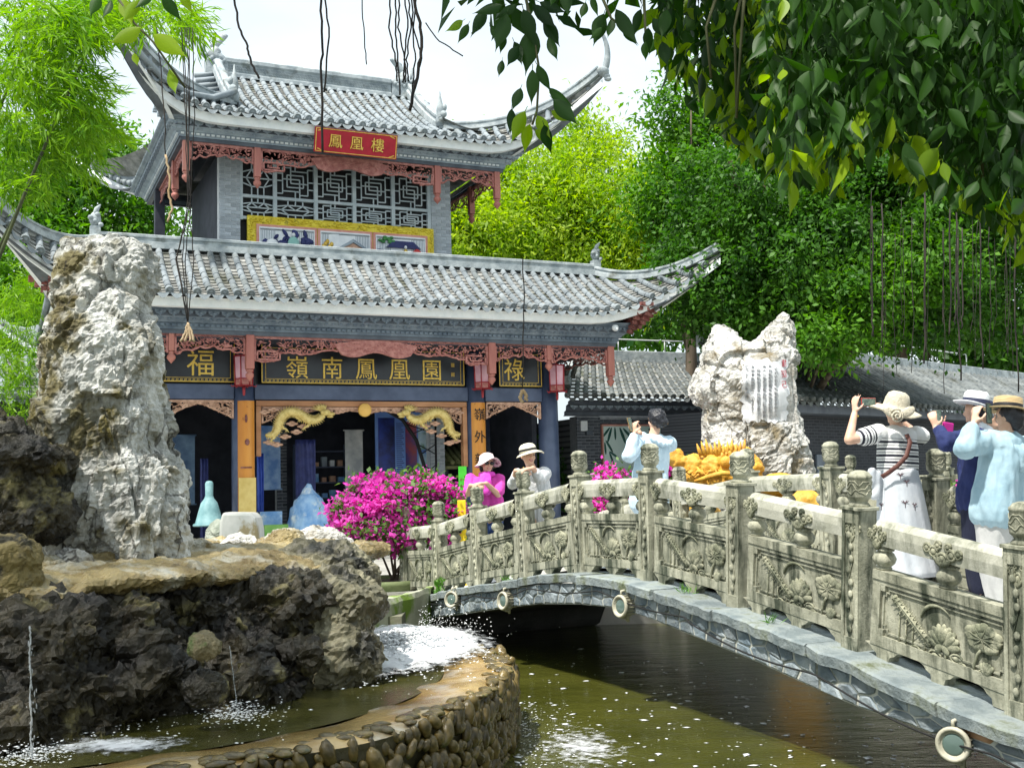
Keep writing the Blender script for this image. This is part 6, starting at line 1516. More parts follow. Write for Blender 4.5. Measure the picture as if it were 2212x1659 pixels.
sprig([(230, -40), (290, 50), (330, 90), (400, 190)], 3.2, [(305, 60, 55, 85, 1), (300, 70, 70, 60, 1), (330, 75, -55, 95, 1), (365, 150, -20, 70, 1), (290, 115, -10, 35, 1), (240, 0, 10, 60, 0), (265, -5, -15, 80, 1), (330, -15, 40, 60, 0), (300, 0, 30, 70, 1), (350, -10, -40, 70, 0), (390, -20, -30, 60, 1), (215, -10, 20, 60, 0)])
# the thick curtain of leaves on the right
def inside(x, y):
    ys = interp(x, [1410, 1450, 1520, 1600, 1700, 1800, 1850, 1900, 2000, 2100, 2160, 2212, 2300], [90, 180, 260, 330, 395, 400, 350, 330, 410, 450, 500, 540, 560]); return y < ys
cnt = 0; tot = 0
big = []; cards = []
for i in range(15000):
    x = 1415+(i*0.6180339 % 1)*900; y = -80+rnd.random()*640
    if not inside(x, y+rnd.uniform(0, 70)): continue
    if x < 1560 and rnd.random() < .45: continue
    d = rnd.uniform(2.4, 4.6) if x > 1650 else rnd.uniform(3.2, 5.0)
    big.append((d, x, y))
big.sort()
big = big[::1]
for i, (d, x, y) in enumerate(big):
    backlit = (not inside(x, y+110) and rnd.random() < .45) or (x < 1700 and rnd.random() < .25)  # backlit tone painted on the lower fringe and the left part
    M = lm_(P(x, y, d), rnd.gauss(.1, .38), rnd.gauss(0, .5), rnd.uniform(-1.5, 1.5), rnd.choice((.045, .055, .065, .075, .085, .10)))
    if i % max(1, len(big)//210) == 0: obj('leaf', rnd.choice(LB if backlit else LM), None, fg, M)
    else: cards.append((rnd.choice(LB if backlit else LM), M, 1 if backlit else 0))
for flag, nm, m in ((0, 'leaf_curtain', L_fg), (1, 'young_leaf_curtain', L_fgl)): join_inst(nm, [(a, b) for a, b, c in cards if c == flag], fg, m)
for i in range(26):
    x = rnd.uniform(1480, 2250); d = rnd.uniform(2.8, 4.8); twig([P(x+rnd.uniform(-40, 40), -90, d), P(x+rnd.uniform(-20, 20), 60, d), P(x, interp(x, [1480, 1700, 2212], [200, 330, 450])*rnd.uniform(.6, 1), d)], .004)
# limbs above the frame; unseen crown clumps placed to shade leaves and rockwork
m = MB(); m.tube([(-.1, .1, 5.0), (-2.2, .6, 6.4), (-5.0, 1.4, 7.1), (-8.6, 3.0, 7.5)], [.24, .18, .13, .05], 8); m.tube([(0, .1, 5.2), (.4, 2.2, 5.5), (.8, 4.5, 5.4)], [.2, .13, .05], 8); obj('limb', m, M_bark, fg)
me = crown_mesh('overhead_crown', rs, [((.2, .8, 6.9), (2.8, 3.0, 1.0)), ((-1.4, 1.2, 6.7), (1.6, 1.8, .7)), ((1.6, 3.0, 6.5), (1.8, 2.0, .9)), ((-8.6, 3.2, 7.4), (1.7, 1.5, .6)), ((-7.0, 2.3, 7.2), (1.6, 1.1, .6)), ((-4.6, .6, 7.2), (2.2, 1.0, .6)), ((-2.6, .3, 7.2), (1.6, 1.0, .6))], 620, 55, .30, .14, .06, .5); obj('overhead_crown', me, L_fg, fg, kind='stuff')
ue = [E_(1620, -190, 3.9, .45, .5, .28), E_(1850, -230, 3.7, .55, .6, .40), E_(2100, -260, 3.6, .55, .6, .45), E_(1950, -480, 3.6, .7, .7, .45), E_(2200, -80, 3.6, .4, .5, .4), E_(1300, -200, 3.2, .35, .4, .18), E_(1130, -150, 3.1, .2, .3, .12)]
me = crown_mesh('upper_boughs', rs, [(tuple(Vector(c)-fb), r) for c, r in ue], 330, 46, .10, .095, .038, .7, .3, .2); obj('upper_boughs', me, L_fg, fg, kind='stuff')
m = MB(); m.tube([(-.1, .1, 5.2), tuple(P(2050, -420, 3.5)-fb), tuple(P(1700, -160, 3.8)-fb), tuple(P(1300, -150, 3.3)-fb), tuple(P(1120, -90, 3.0)-fb)], [.2, .09, .05, .022, .008], 8); obj('limb', m, M_bark, fg)
# string roots
M_root = mat('aerial_root', (.014,.012,.012), (.05,.04,.035), 8, rough=.9); M_rootp = mat('root_tip_pale', (.40,.27,.14), (.55,.42,.28), 8, rough=.8)
def root(pts, d, r=.0025, pale=False):
    q = []
    for i in range(len(pts)-1):
        for k in range(5):
            t = k/5; x = lerp(pts[i][0], pts[i+1][0], t)+rnd.uniform(-2, 2); y = lerp(pts[i][1], pts[i+1][1], t); q.append(P(x, y, d)-fb)
    q.append(P(*pts[-1], d)-fb); m = MB(); m.tube(q, r, 5); obj('aerial_root', m, M_rootp if pale else M_root, fg)
root([(505, -20), (515, 60), (535, 100), (540, 130), (560, 170)], 3.2, .0035); root([(692, -20), (698, 90), (694, 160), (697, 330)], 3.4, .004); root([(700, -20), (712, 80), (700, 200)], 3.4, .003)
for k in range(7): root([(845+9*k, -20), (850+8*k+rnd.uniform(-12, 12), 60), (852+8*k+rnd.uniform(-14, 14), 130), (858+6*k, 170+rnd.uniform(0, 60))], 3.3+.05*k, .0028)
root([(890, -20), (905, 40), (912, 90), (905, 150), (885, 240)], 3.2, .005); root([(918, 50), (950, 90), (1000, 122)], 3.2, .002); root([(780, -20), (788, 80), (792, 140)], 3.4, .002)
for k in range(5): root([(392+6*k, 60), (398+5*k+rnd.uniform(-8, 8), 250), (406+2*k+rnd.uniform(-8, 8), 430), (404+2*k+rnd.uniform(-30, 34), 560), (406, 700)], 3.6+.02*k, .0017)
for k in range(4): root([(406, 698), (402+4*k, 715), (390+10*k, 738)], 3.6, .004, True)
root([(358, 335), (366, 380), (364, 420), (372, 450), (362, 480)], 3.6, .004, True); root([(340, 60), (352, 200), (358, 340)], 3.6, .002)
root([(1130, 560), (1132, 700), (1128, 840)], 3.6, .002); root([(1128, 842), (1124, 858), (1128, 870)], 3.6, .006, True); root([(1130, 842), (1138, 856), (1137, 866)], 3.6, .006, True)
for k in range(30):
    x = rnd.choice((1905, 1940, 2010, 2060, 2120, 2190))+rnd.gauss(0, 22); y0 = rnd.uniform(400, 520); root([(x, y0), (x+rnd.uniform(-6, 6), 680), (x+rnd.uniform(-6, 6), rnd.uniform(700, 860))], rnd.uniform(7.0, 10), rnd.choice((.0018, .0025, .003, .006)))
# ---- bougainvillea
L_bou = leafmat('bougainvillea_bract', (.58,.03,.34), (.90,.17,.70), .4); L_boug = leafmat('bougainvillea_leaf', (.04,.13,.02), (.14,.26,.05), .35)
def bush(name, Y, ells, label, rs, k=1.0, green=.35, pot=None, pk=.10, cat='shrub', group=None):
    c0 = Vector(ells[0][0]); root = empty(name, (c0.x, c0.y, max(0, c0.z-.8)), 0, label, cat, group); b = Vector(root.location); loc = [(tuple(Vector(c)-b), r) for c, r in ells]
    n = int(330*k); me = crown_mesh('flowers', rs, loc, n, 46, .065, pk*.7, pk*.6, .05, .9, .74); obj('flowers', me, L_bou, root)
    me = crown_mesh('leaves', rs, loc, int(n*green), 40, .11, pk*.9, pk*.5, .2, .5, .4); obj('leaves', me, L_boug, root)
    mb = MB()
    for q in range(7):
        c, r = loc[q % len(loc)]; mb.tube([(rnd.uniform(-.08, .08), 0, -.2), Vector(c)*.5, Vector(c)+Vector((rnd.uniform(-.2, .2), 0, .1))], [.02, .014, .005], 5)
    obj('stems', mb, M_bark, root)
    return root
bush('bougainvillea', 16.8, [E_(850, 1105, 16.8, .62, .6, .5), E_(780, 1130, 16.8, .36, .4, .42), E_(920, 1090, 16.8, .45, .45, .42), E_(955, 1130, 16.6, .26, .3, .3), E_(820, 1070, 16.9, .42, .4, .26), E_(860, 1150, 16.5, .42, .4, .22), E_(975, 1085, 16.6, .12, .15, .1), E_(905, 1045, 16.8, .16, .2, .12), E_(735, 1110, 16.8, .14, .15, .14)], 'big rounded magenta bougainvillea bush at the end of the bridge', rs, 1.9, .75)
bush('bougainvillea', 15.6, [E_(1315, 1032, 15.6, .17, .2, .09), E_(1360, 1080, 15.6, .22, .25, .14), E_(1300, 1090, 15.6, .22, .25, .14), E_(1420, 1090, 15.6, .22, .25, .12)], 'magenta bougainvillea glimpsed through the railing at the crown of the bridge', rs, .34, .5, pk=.09)
bush('bougainvillea', 15.2, [E_(1455, 1020, 15.2, .14, .15, .09), E_(1475, 1080, 15.2, .2, .2, .14)], 'small magenta blooms beside the golden dragon sculpture', rs, .22, .6, pk=.09)
bush('bougainvillea', 15.0, [E_(2070, 1085, 13.0, .22, .2, .08)], 'low violet blooms behind the far railing by the navy jacket', rs, .2, .3, pk=.07)
def thick_(o, t=.006):
    q = o.modifiers.new('thick', 'SOLIDIFY'); q.thickness = t; return o
# ================================================================== smaller things
# lanterns under the eave
M_lred = mat('lantern_red', (.30,.02,.03), (.40,.04,.05), 6, rough=.4); M_lsilk = mat('lantern_silk', (.62,.32,.40), (.74,.46,.52), 4, rough=.6)
def lantern(u, v, z, label):
    r = empty('lantern', BW(u, v, z), YAWB, label, 'lantern', 'hexagonal lanterns under the eave')
    for k in range(6):
        a0, a1 = k/6*math.tau, (k+1)/6*math.tau; p0 = Vector((math.cos(a0), math.sin(a0), 0)); p1 = Vector((math.cos(a1), math.sin(a1), 0))
        mb = MB(); mb.add([p0*.17+Vector((0, 0, -.2)), p1*.17+Vector((0, 0, -.2)), p1*.19+Vector((0, 0, .26)), p0*.19+Vector((0, 0, .26))], [(0, 1, 2, 3)]); obj('silk_panel', mb, M_lsilk, r)
        mb = MB(); mb.tube([p0*.18+Vector((0, 0, -.34)), p0*.2+Vector((0, 0, .3))], .014, 5); mb.tube([p0*.18+Vector((0, 0, -.2)), p1*.18+Vector((0, 0, -.2))], .012, 5); mb.tube([p0*.18+Vector((0, 0, -.34)), p1*.18+Vector((0, 0, -.34))], .014, 5); mb.tube([p0*.2+Vector((0, 0, .28)), p1*.2+Vector((0, 0, .28))], .014, 5); mb.tube([p0*.18+Vector((0, 0, -.34)), p0*.25+Vector((0, 0, -.36)), p0*.27+Vector((0, 0, -.32))], [.015, .012, .006], 5); obj('lantern_frame', mb, M_lred, r)
        mb = MB(); mb.add([p0*.175+Vector((0, 0, -.33)), p1*.175+Vector((0, 0, -.33)), p1*.175+Vector((0, 0, -.21)), p0*.175+Vector((0, 0, -.21))], [(0, 1, 2, 3)]); obj('pierced_panel', mb, M_pink, r)
    mb = MB(); mb.tube([(0, 0, .26), (0, 0, .5)], .012, 5); mb.lathe([(.02, -.55), (.03, -.5), (.035, -.4), (.015, -.34)], 8); obj('hanger_and_tassel', mb, M_lred, r)
lantern(5.38, -.5, 4.02, 'red and pink hexagonal lantern at the inner column beside the right-hand gold-lettered board'); lantern(7.31, -.5, 3.98, 'red and pink hexagonal lantern at the outer corner column of the pavilion'); lantern(-.08, -.5, 4.02, 'red and pink hexagonal lantern at the inner column near the tall stone')
# golden dragon sculpture behind the bridge
M_drag = mat('dragon_orange_gold', (.55,.27,.03), (.74,.43,.06), 7, rough=.5, bump=.7, bscale=24, c3=(.40,.13,.01), s3=9, t3=(.58,.7))
dg = empty('dragon_sculpture', P(1545, 1100, 14.0), 0, 'orange-gold dragon sculpture with scaly coils and bulging eye behind the bridge', 'sculpture'); g0 = Vector(dg.location)
def Q(x, y, d=14.0): return P(x, y, d)-g0
mb = MB()
for (x, y, r) in ((1470, 1000, .12), (1460, 985, .10), (1500, 1005, .16), (1540, 1010, .22), (1560, 985, .14), (1580, 1000, .2), (1600, 1020, .2), (1585, 975, .09), (1610, 980, .10), (1550, 1035, .22), (1500, 1035, .2), (1620, 1010, .18), (1630, 1040, .15)): mb.ell(tuple(Q(x, y)), (r, r*.9, r*.85), 12, 8)
capsule(mb, Q(1452, 985), Q(1490, 1020), .08, .09); capsule(mb, Q(1490, 1020), Q(1600, 1030, 13.85), .10, .12)
obj('body', blob(mb, .018, 3, disp=lambda p, n: .03*facet(p, 9, Vector((1, 2, 3)))+.02*fbm(p*9, 3, .6)), M_drag, dg)
mb = MB(); mb.ell(tuple(Q(1568, 998, 13.78)), (.075, .05, .075), 14, 10); obj('eye', mb, M_drag, dg)
mb = MB(); mb.tube([Q(1500, 1040, 13.75), Q(1530, 1030, 13.7), Q(1560, 1022, 13.68), Q(1590, 1024, 13.68), Q(1610, 1035, 13.7)], [.02, .03, .035, .03, .015], 8); obj('whisker', mb, M_drag, dg)
for k in range(12):
    x = 1515+k*8; mb = MB(); mb.tube([Q(x, 985, 13.9), Q(x-6+k, 970-4*(k % 3), 13.9), Q(x-10+1.5*k, 958-5*(k % 3), 13.9)], [.03, .022, .004], 6); obj('mane_spike', mb, M_drag, dg)
for k in range(14):
    mb = MB(); x = 1470+k*9; mb.tube([Q(x, 1010+(k % 4)*6, 13.82), Q(x+10, 1018+(k % 3)*5, 13.78), Q(x+22, 1012+(k % 5)*4, 13.8)], [.016, .02, .004], 5); obj('scroll', mb, M_drag, dg)
for i, (x, y, d, rx, rz, lab) in enumerate(((1685, 1050, 13.6, .26, .16, 'low orange-gold dragon coil at the foot of the inscribed stone'), (1735, 1085, 13.0, .22, .16, 'orange-gold dragon coil seen through the far railing'), (1520, 1100, 13.2, .16, .12, 'rust-orange coil glimpsed between the railing balusters'))):
    c = P(x, y, d); mb = MB(); mb.ell((0, 0, 0), (rx, .2, rz), 14, 10); mb.ell((rx*.5, 0, -.05), (rx*.7, .2, rz*.8), 12, 8); mb.box((-.1, -.1, -c.z), (.1, .1, 0)); o = obj('dragon_coil', blob(mb, .02, 3, disp=lambda p, n: .025*facet(p, 9, Vector((4, 2, 3)))), M_drag, None, T(*c), label=lab, cat='sculpture')
# planter of the bougainvillea
M_pot = mat('green_stone', (.10,.14,.05), (.20,.24,.11), 4, rough=.7, bump=.4)
c = P(835, 1245, 16.6); r_ = empty('planter', (c.x, c.y, 0), 0, 'mossy green stone bowl planter under the big bougainvillea', 'planter')
mb = MB(); mb.lathe([(.3, -.35), (.42, -.3), (.62, -.12), (.70, .08), (.70, .14), (.64, .14), (.62, .08), (0, .06)], 28); obj('bowl', mb, M_pot, r_)
mb = MB(); mb.lathe([(0, .0), (.6, .0), (.61, .085), (0, .1)], 20); obj('soil', mb, M_bark, r_)
c = P(735, 1200, 17.5); mb = MB(); mb.box((-.42, -.15, -c.z), (.5, .15, .0)); mb.box((-.46, -.19, 0), (.54, .19, .05)); obj('stone_bench', mb, mat('bench_stone', (.28,.29,.27), (.40,.41,.39), 4, bump=.3), None, T(*c), bev=.012, label='low grey stone bench beside the bougainvillea planter', cat='bench')
# marble block and the bell-shaped bronze by the rock
M_marble = mat('veined_marble', (.55,.56,.52), (.72,.72,.68), 2, rough=.4, bump=.15, c3=(.34,.28,.15), s3=2.2, t3=(.52,.6), st3=(1,1,.6))
c = P(523, 1188, 19.5); mb = MB(); mb.extr([(-.34, 0), (.34, 0), (.33, .35), (.29, .55), (.22, .64), (-.27, .66), (-.32, .5)], -.28, .28); obj('marble_block', mb, M_marble, None, T(c.x, c.y, c.z) , bev=.05, label='veined pale marble block standing below the left orange column board', cat='stone')
M_verd = mat('verdigris', (.12,.25,.27), (.22,.38,.40), 5, rough=.5, bump=.3)
c = P(452, 1135, 21); r_ = empty('bronze_bell', (c.x, c.y, c.z), 0, 'verdigris bell with a tall neck on a rounded stone behind the tall rock', 'bell'); mb = MB(); mb.lathe([(.27, .0), (.28, .02), (.25, .06), (.2, .25), (.15, .42), (.09, .5), (.07, .56), (.075, .78), (.05, .82), (0, .83)], 24); obj('bell_body', mb, M_verd, r_); mb = MB(); mb.lathe([(.285, -.01), (.3, .01), (.285, .035)], 24); obj('rim', mb, M_verd, r_)
c = P(478, 1168, 20.4); rock('round_stone', [((c.x, c.y, c.z+.05), (.3, .28, .34), 0, 0)], .022, .05, 3, mat('grey_green_stone', (.22,.25,.2), (.36,.38,.32), 4, bump=.5), 'rounded grey-green stone beside the marble block', seed=41)
# inside the middle bay
r_ = empty('display_board', BW(3.75, 2.5, 0), YAWB, 'tall blue display board with pictures and text standing in the pavilion', 'board')
M_bpan = mat('board_blue', (.10,.20,.55), (.16,.30,.68), 1.2, rough=.4); mb = MB(); mb.box((0, 0, .5), (1.42, .05, 3.35)); obj('panel', mb, M_bpan, r_)
M_pic1 = mat('poster_night', (.006,.01,.06), (.02,.05,.35), 1.6, rough=.3, c3=(.25,.4,.1), s3=2.4, t3=(.62,.7)); M_pic2 = mat('poster_red', (.02,.03,.2), (.3,.04,.03), 2.2, rough=.3); M_pic3 = mat('poster_sky', (.25,.45,.7), (.6,.75,.8), 2, rough=.3, c3=(.1,.25,.1), s3=3)
for (x0, x1, z0, z1, m) in ((.07, .5, 1.72, 3.2, M_pic1), (.78, 1.08, 1.8, 3.1, M_pic2), (1.12, 1.38, 1.7, 2.3, M_pic3), (1.12, 1.38, 2.4, 3.2, M_pic3), (.2, 1.3, .8, 1.6, M_pic3)):
    mb = MB(); mb.box((x0, -.012, z0), (x1, -.002, z1)); obj('picture', mb, m, r_)
mb = MB()
for k in range(26): mb.box((.54, -.008, 1.75+.052*k), (.74-.03*((k*7) % 3), -.004, 1.767+.052*k))
obj('print_lines', mb, M_navy, r_, kind='stuff')
mb = MB(); pts = [BW(3.65, 1.6, 3.38), BW(4.15, 1.6, 3.1), BW(4.5, 1.6, 2.6), BW(4.68, 1.6, 2.0), BW(4.72, 1.6, .2)]; o0 = BW(4.7, 1.6, 0)
r2 = empty('truss_arch', o0, 0, 'black steel lattice arch inside the middle bay of the pavilion', 'arch'); mb.tube([p-o0 for p in pts], .045, 6); p2 = [BW(5.0, 1.6, .2)-o0, BW(5.0, 1.6, 3.35)-o0]; mb.tube(p2, .03, 6); obj('arch_chord', mb, M_ink, r2)
for k in range(9):
    t = k/9; z = 3.25-k*.25; u = interp(z, [.2, 2.0, 2.6, 3.1, 3.38], [4.72, 4.68, 4.5, 4.15, 3.65]); mb = MB(); mb.tube([BW(u, 1.6, z)-o0, BW(5.0, 1.6, z-.25*(1 if k % 2 else -1))-o0], .014, 5); obj('strut', mb, M_ink, r2)
brick_wall(5.08, 5.46, .12, 3.3, 2.2, pav, M_brick, M_mortar, name='inner_brick_pier', depth=.3)
brick_wall(1.75, 2.0, .12, 3.2, 4.5, pav, M_brickd, M_mortar_d, name='inner_brick_pier', depth=.25); 
M_ice = mat('ice_blue_cloth', (.12,.30,.62), (.36,.56,.80), 3, rough=.6, bump=.8, bscale=7, c3=(.66,.74,.78), s3=2.6, t3=(.52,.64))
c = BW(1.35, -.2, .12); r_ = empty('draped_stand', c, 0, 'light blue draped stand inside the left half of the pavilion', 'stand'); mb = MB(); capsule(mb, (0, 0, .2), (0, 0, .95), .42, .34); capsule(mb, (0, 0, 1.0), (0, 0, 1.22), .2, .17); capsule(mb, (0, 0, 1.3), (.02, 0, 1.42), .14, .08); capsule(mb, (.42, 0, .1), (.28, 0, .9), .2, .14); capsule(mb, (-.4, 0, .15), (-.28, 0, .85), .17, .14); capsule(mb, (.75, 0, .1), (.7, .1, .5), .25, .18); obj('drape', blob(mb, .03, 6, disp=lambda p, n: .04*fbm(Vector((p.x*4, p.y*4, p.z*1.2)), 3, .6)), M_ice, r_)
mb = MB(); mb.lathe([(.3, 0), (.3, .1), (0, .11)], 16); obj('base', mb, M_dark, r_)
c = BW(.62, .2, .12); r_ = empty('side_table', c, YAWB, 'small table with a pale blue cloth beside the left orange board', 'table'); mb = MB(); mb.box((-.3, -.25, .5), (.45, .25, .56)); mb.box((-.28, -.23, .561), (.2, .1, .9)); obj('table_top', mb, M_ice, r_)
for sx in (-.26, .4):
    for sy in (-.2, .2): mb = MB(); mb.box((sx-.025, sy-.025, 0), (sx+.025, sy+.025, .5)); obj('leg', mb, M_dark, r_)
mb = MB(); mb.box((.35, -.1, .12), (.85, 0, .75)); o = obj('low_screen', mb, mat('panel_green', (.12,.30,.06), (.2,.4,.1), 3, rough=.6), label='bright green low panel below the small table', cat='panel'); o.matrix_world = T(*BW(0, -.35, 0)) @ RZ(YAWB)
for (u, w, z0, z1, m, lab) in ((-.75, .16, .12, 2.2, M_navy, 'dark blue banner strip beside the left orange board'), (.48, .14, .9, 2.3, mat('banner_blue', (.03,.08,.45), (.08,.16,.6), 3, rough=.5), 'bright blue banner strip right of the left orange board'), (1.35, .45, 1.2, 2.6, M_navy, 'dark navy cloth panel behind the draped stand')):
    mb = MB(); mb.grid([[(w*i/12, .03*math.sin(i*1.3+j*.2), lerp(z0, z1, j/10)) for i in range(13)] for j in range(11)], 0, True); o = obj('banner', mb, m, label=lab, cat='banner'); thick_(o); o.matrix_world = T(*BW(u, .9, 0)) @ RZ(YAWB)
# shelves with small wares at the back of the middle bay
for (u, vv, wd, lab) in ((2.15, 4.0, 1.3, 'dark shelf of small wares at the back of the pavilion'),):
    r_ = empty('shelf', BW(u, vv, .12), YAWB, lab, 'shelf'); mb = MB()
    for k in range(6): mb.box((0, 0, .3+.4*k), (wd, .3, .33+.4*k))
    mb.box((-.04, 0, 0), (0, .3, 2.5)); mb.box((wd, 0, 0), (wd+.04, .3, 2.5)); obj('shelf_frame', mb, M_blue, r_); rnd = random.Random(4)
    for k in range(5):
        for j in range(6): q = MB(); h = rnd.uniform(.1, .28); q.box((0, .04, 0), (rnd.uniform(.1, .17), .2, h)); obj('ware', q, rnd.choice((M_cornice, M_tan, M_ice, M_white)), r_, T(.03+j*.21, 0, .335+.4*k))
# posts behind the railing: yellow bollard and green bin
c = P(999, 1170, 16.4); mb = MB(); mb.box((-.06, -.06, -c.z), (.06, .06, .60)); obj('yellow_post', mb, mat('yellow_paint', (.75,.52,.01), (.8,.58,.02), 4, rough=.5), None, T(*c), bev=.008, label='square yellow post behind the lower end of the railing', cat='post')
c = P(1000, 1065, 16.9); mb = MB(); mb.box((-.06, -.03, .0), (.06, .03, .40)); mb.box((-.02, -.02, -c.z), (.02, .02, 0)); obj('green_sign', mb, mat('sign_green', (.05,.45,.03), (.08,.55,.05), 4, rough=.4), None, T(*c), label='bright green upright sign beside the orange board with writing', cat='sign')
# red-lanterned dark shrub in the passage right of the pavilion
tree('passage_shrub', tuple(BW(8.6, 3.4, 0)), [((BW(8.6, 3.4, 1.6)), (.7, .6, 1.2))], 'dark shrub with red tags in the passage between pavilion and gallery', L_dark, rs, 90, 40, .15, .12, .06, .05, cat='shrub')
# older railing in the shade behind the inscribed stone
r_ = empty('garden_railing', P(1840, 1100, 17.5), 0, 'shaded old stone railing with drum-topped posts behind the far bridge railing', 'railing'); g0 = Vector(r_.location); A_ = P(1839, 1030, 17.5); B_ = P(2044, 1020, 16.5); A_.z = B_.z = .55
dd = (B_-A_)
for k in (-1, 0, 1, 2):
    p = A_+dd*k; M = frame(Vector((p.x, p.y, .58))-g0, Vector((dd.x, dd.y, 0)), (0, 0, 1)); o = obj('railing_post', ME['post'], None, r_, M); obj('finial', ME['fin'], None, o)
    if k < 2:
        mid = A_+dd*(k+.5); mb = MB(); ln = dd.length; mb.box((-ln/2+.09, -.05, .75), (ln/2-.09, .05, .86)); mb.box((-ln/2+.09, -.035, .05), (ln/2-.09, .035, .6)); obj('railing_bar', mb, M_stone_d, r_, frame(Vector((mid.x, mid.y, .58))-g0, Vector((dd.x, dd.y, 0)), (0, 0, 1)), bev=.01)
# small weeds on the coping
L_weed = leafmat('weed_green', (.06,.18,.02), (.16,.34,.05), .4)
for i, (s, y, n, lab) in enumerate(((8.95, -.2, 60, 'leafy weed growing at the foot of the railing by the bridge end'), (3.35, -.12, 26, 'tuft of grass on the coping past the crown of the arch'), (6.95, -.15, 22, 'tuft of grass on the coping below the woman in magenta'), (2.2, -.15, 20, 'small dark weed in the coping joint'))):
    p = BWp(s, y, zb(s)-.03); C = np.repeat(np.array([[0, 0, 0.]]), n, 0)+rs.randn(n, 3)*np.array([.03, .03, .05 if i == 0 else .005])+np.array([0, 0, .08 if i == 0 else 0]); Dv = rs.randn(n, 3)*.6+np.array([0, 0, .8]); V, F = leaf_arrays(C, Dv, unit(n, rs), .06+.06*rs.rand(n), .02+.01*rs.rand(n) if i == 0 else .006+.004*rs.rand(n)); obj('weed', np_mesh('weed', V, F), L_weed, None, T(*p), label=lab, cat='weed')

# scrolls and a pale cabinet added to brighten the pavilion interior
for i, (u, w, z0, z1, c1, c2, lab) in enumerate(((.9, .5, 1.5, 3.0, (.10,.22,.5), (.35,.5,.7), 'blue and white landscape scroll on the rear wall of the pavilion'), (3.0, .45, 1.4, 2.9, (.3,.32,.34), (.55,.56,.55), 'pale grey ink scroll on the rear wall of the pavilion'), (-1.2, .6, 1.2, 2.8, (.04,.08,.16), (.12,.2,.3), 'dark blue scroll on the rear wall behind the left bay'))):
    mb = MB(); mb.box((0, 0, z0), (w, .02, z1)); mb.tube([(-.04, .01, z0), (w+.04, .01, z0)], .02, 6); mb.tube([(-.04, .01, z1), (w+.04, .01, z1)], .02, 6); o = obj('hanging_scroll', mb, mat('scroll_%d' % i, c1, c2, 2.2, rough=.6), label=lab, cat='scroll'); o.matrix_world = T(*BW(u, 2.6, 0)) @ RZ(YAWB)
r_ = empty('display_cabinet', BW(2.35, 1.4, .12), YAWB, 'low pale blue display cabinet inside the pavilion behind the bougainvillea', 'cabinet')
mb = MB(); mb.box((0, 0, 0), (1.3, .5, .85)); mb.box((-.03, -.03, .85), (1.33, .53, .9)); obj('cabinet_body', mb, M_ice, r_, bev=.01)
for k in range(5): q = MB(); q.lathe([(.05, 0), (.09, .05), (.1, .15), (.05, .24), (.06, .28)], 12); obj('jar', q, (M_white, M_navy, M_ice, M_tan, M_white)[k], r_, T(.15+.24*k, .25, .9))
# ================================================================== people
M_skin = mat('skin_warm', (.60,.36,.25), (.70,.45,.33), 9, rough=.5, bump=.05, spec=.35)
M_hair = mat('hair_black', (.008,.008,.012), (.02,.02,.028), 12, rough=.35, bump=.6, bscale=40, stretch=(1,1,.2), spec=.5)
M_phone = mat('phone_black', (.012,.012,.014), rough=.2, spec=.5)
def cloth(name, c, c2=None, bump=.5, bscale=10, rough=.85): return mat(name, c, c2 or tuple(min(1, x*1.12) for x in c), 5, rough=rough, bump=bump*1.5, bscale=bscale*1.1, bst=(1, 1, .5))
def stripes(name, c, d, axis, org, z0, z1, bands):
    'cloth with woven bands across the given direction'
    if name in MATS: return MATS[name]
    m = bpy.data.materials.new(name); m.use_nodes = True; N = m.node_tree.nodes; L = m.node_tree.links; b = N['Principled BSDF']; b.inputs['Roughness'].default_value = .85
    tc = N.new('ShaderNodeTexCoord'); sb = N.new('ShaderNodeVectorMath'); sb.operation = 'SUBTRACT'; sb.inputs[1].default_value = org; dt = N.new('ShaderNodeVectorMath'); dt.operation = 'DOT_PRODUCT'; dt.inputs[1].default_value = axis
    mr = N.new('ShaderNodeMapRange'); mr.inputs['From Min'].default_value = z0; mr.inputs['From Max'].default_value = z1; rp = N.new('ShaderNodeValToRGB'); rp.color_ramp.interpolation = 'CONSTANT'
    L.new(tc.outputs['Object'], sb.inputs[0]); L.new(sb.outputs[0], dt.inputs[0]); L.new(dt.outputs['Value'], mr.inputs['Value']); L.new(mr.outputs[0], rp.inputs[0]); L.new(rp.outputs[0], b.inputs['Base Color'])
    e = rp.color_ramp.elements; e[0].position = 0; e[0].color = rgb(c); e.remove(e[1])
    for a, z in bands:
        q = e.new(a); q.color = rgb(d); q = e.new(z); q.color = rgb(c)
    no = N.new('ShaderNodeTexNoise'); no.inputs['Scale'].default_value = 14; bp = N.new('ShaderNodeBump'); bp.inputs['Strength'].default_value = .4; bp.inputs['Distance'].default_value = .015; L.new(no.outputs['Fac'], bp.inputs['Height']); L.new(bp.outputs[0], b.inputs['Normal'])
    MATS[name] = m; return m
class Fig:
    def __init__(s, label, foot):
        s.root = empty('person', foot, 0, label, 'person'); s.o = Vector(foot)
    def L(s, p): return Vector(p)-s.o
    def body(s, fn, vox=.009, smooth=4, m=None):
        mb = MB(); fn(mb); return obj('body', blob(mb, vox, smooth), m or M_skin, s.root)
    def wear(s, name, fn, m, vox=.011, smooth=5, fold=.008, fs=9, st=(1, 1, .45), lab=None, kind=None):
        mb = MB(); fn(mb); off = Vector((len(name)*1.3, 2, s.o.x))
        d = (lambda p, n: fold*fbm(Vector((p.x*st[0], p.y*st[1], p.z*st[2]))*fs+off, 3, .6)) if fold else None
        o = obj(name, blob(mb, vox, smooth, disp=d), m, s.root)
        if lab: o['label'] = lab
        return o
def chain(mb, pts, rad, n=12, fx=1.0):
    for i in range(len(pts)-1): capsule(mb, pts[i], pts[i+1], rad[i], rad[i+1], n, fx)
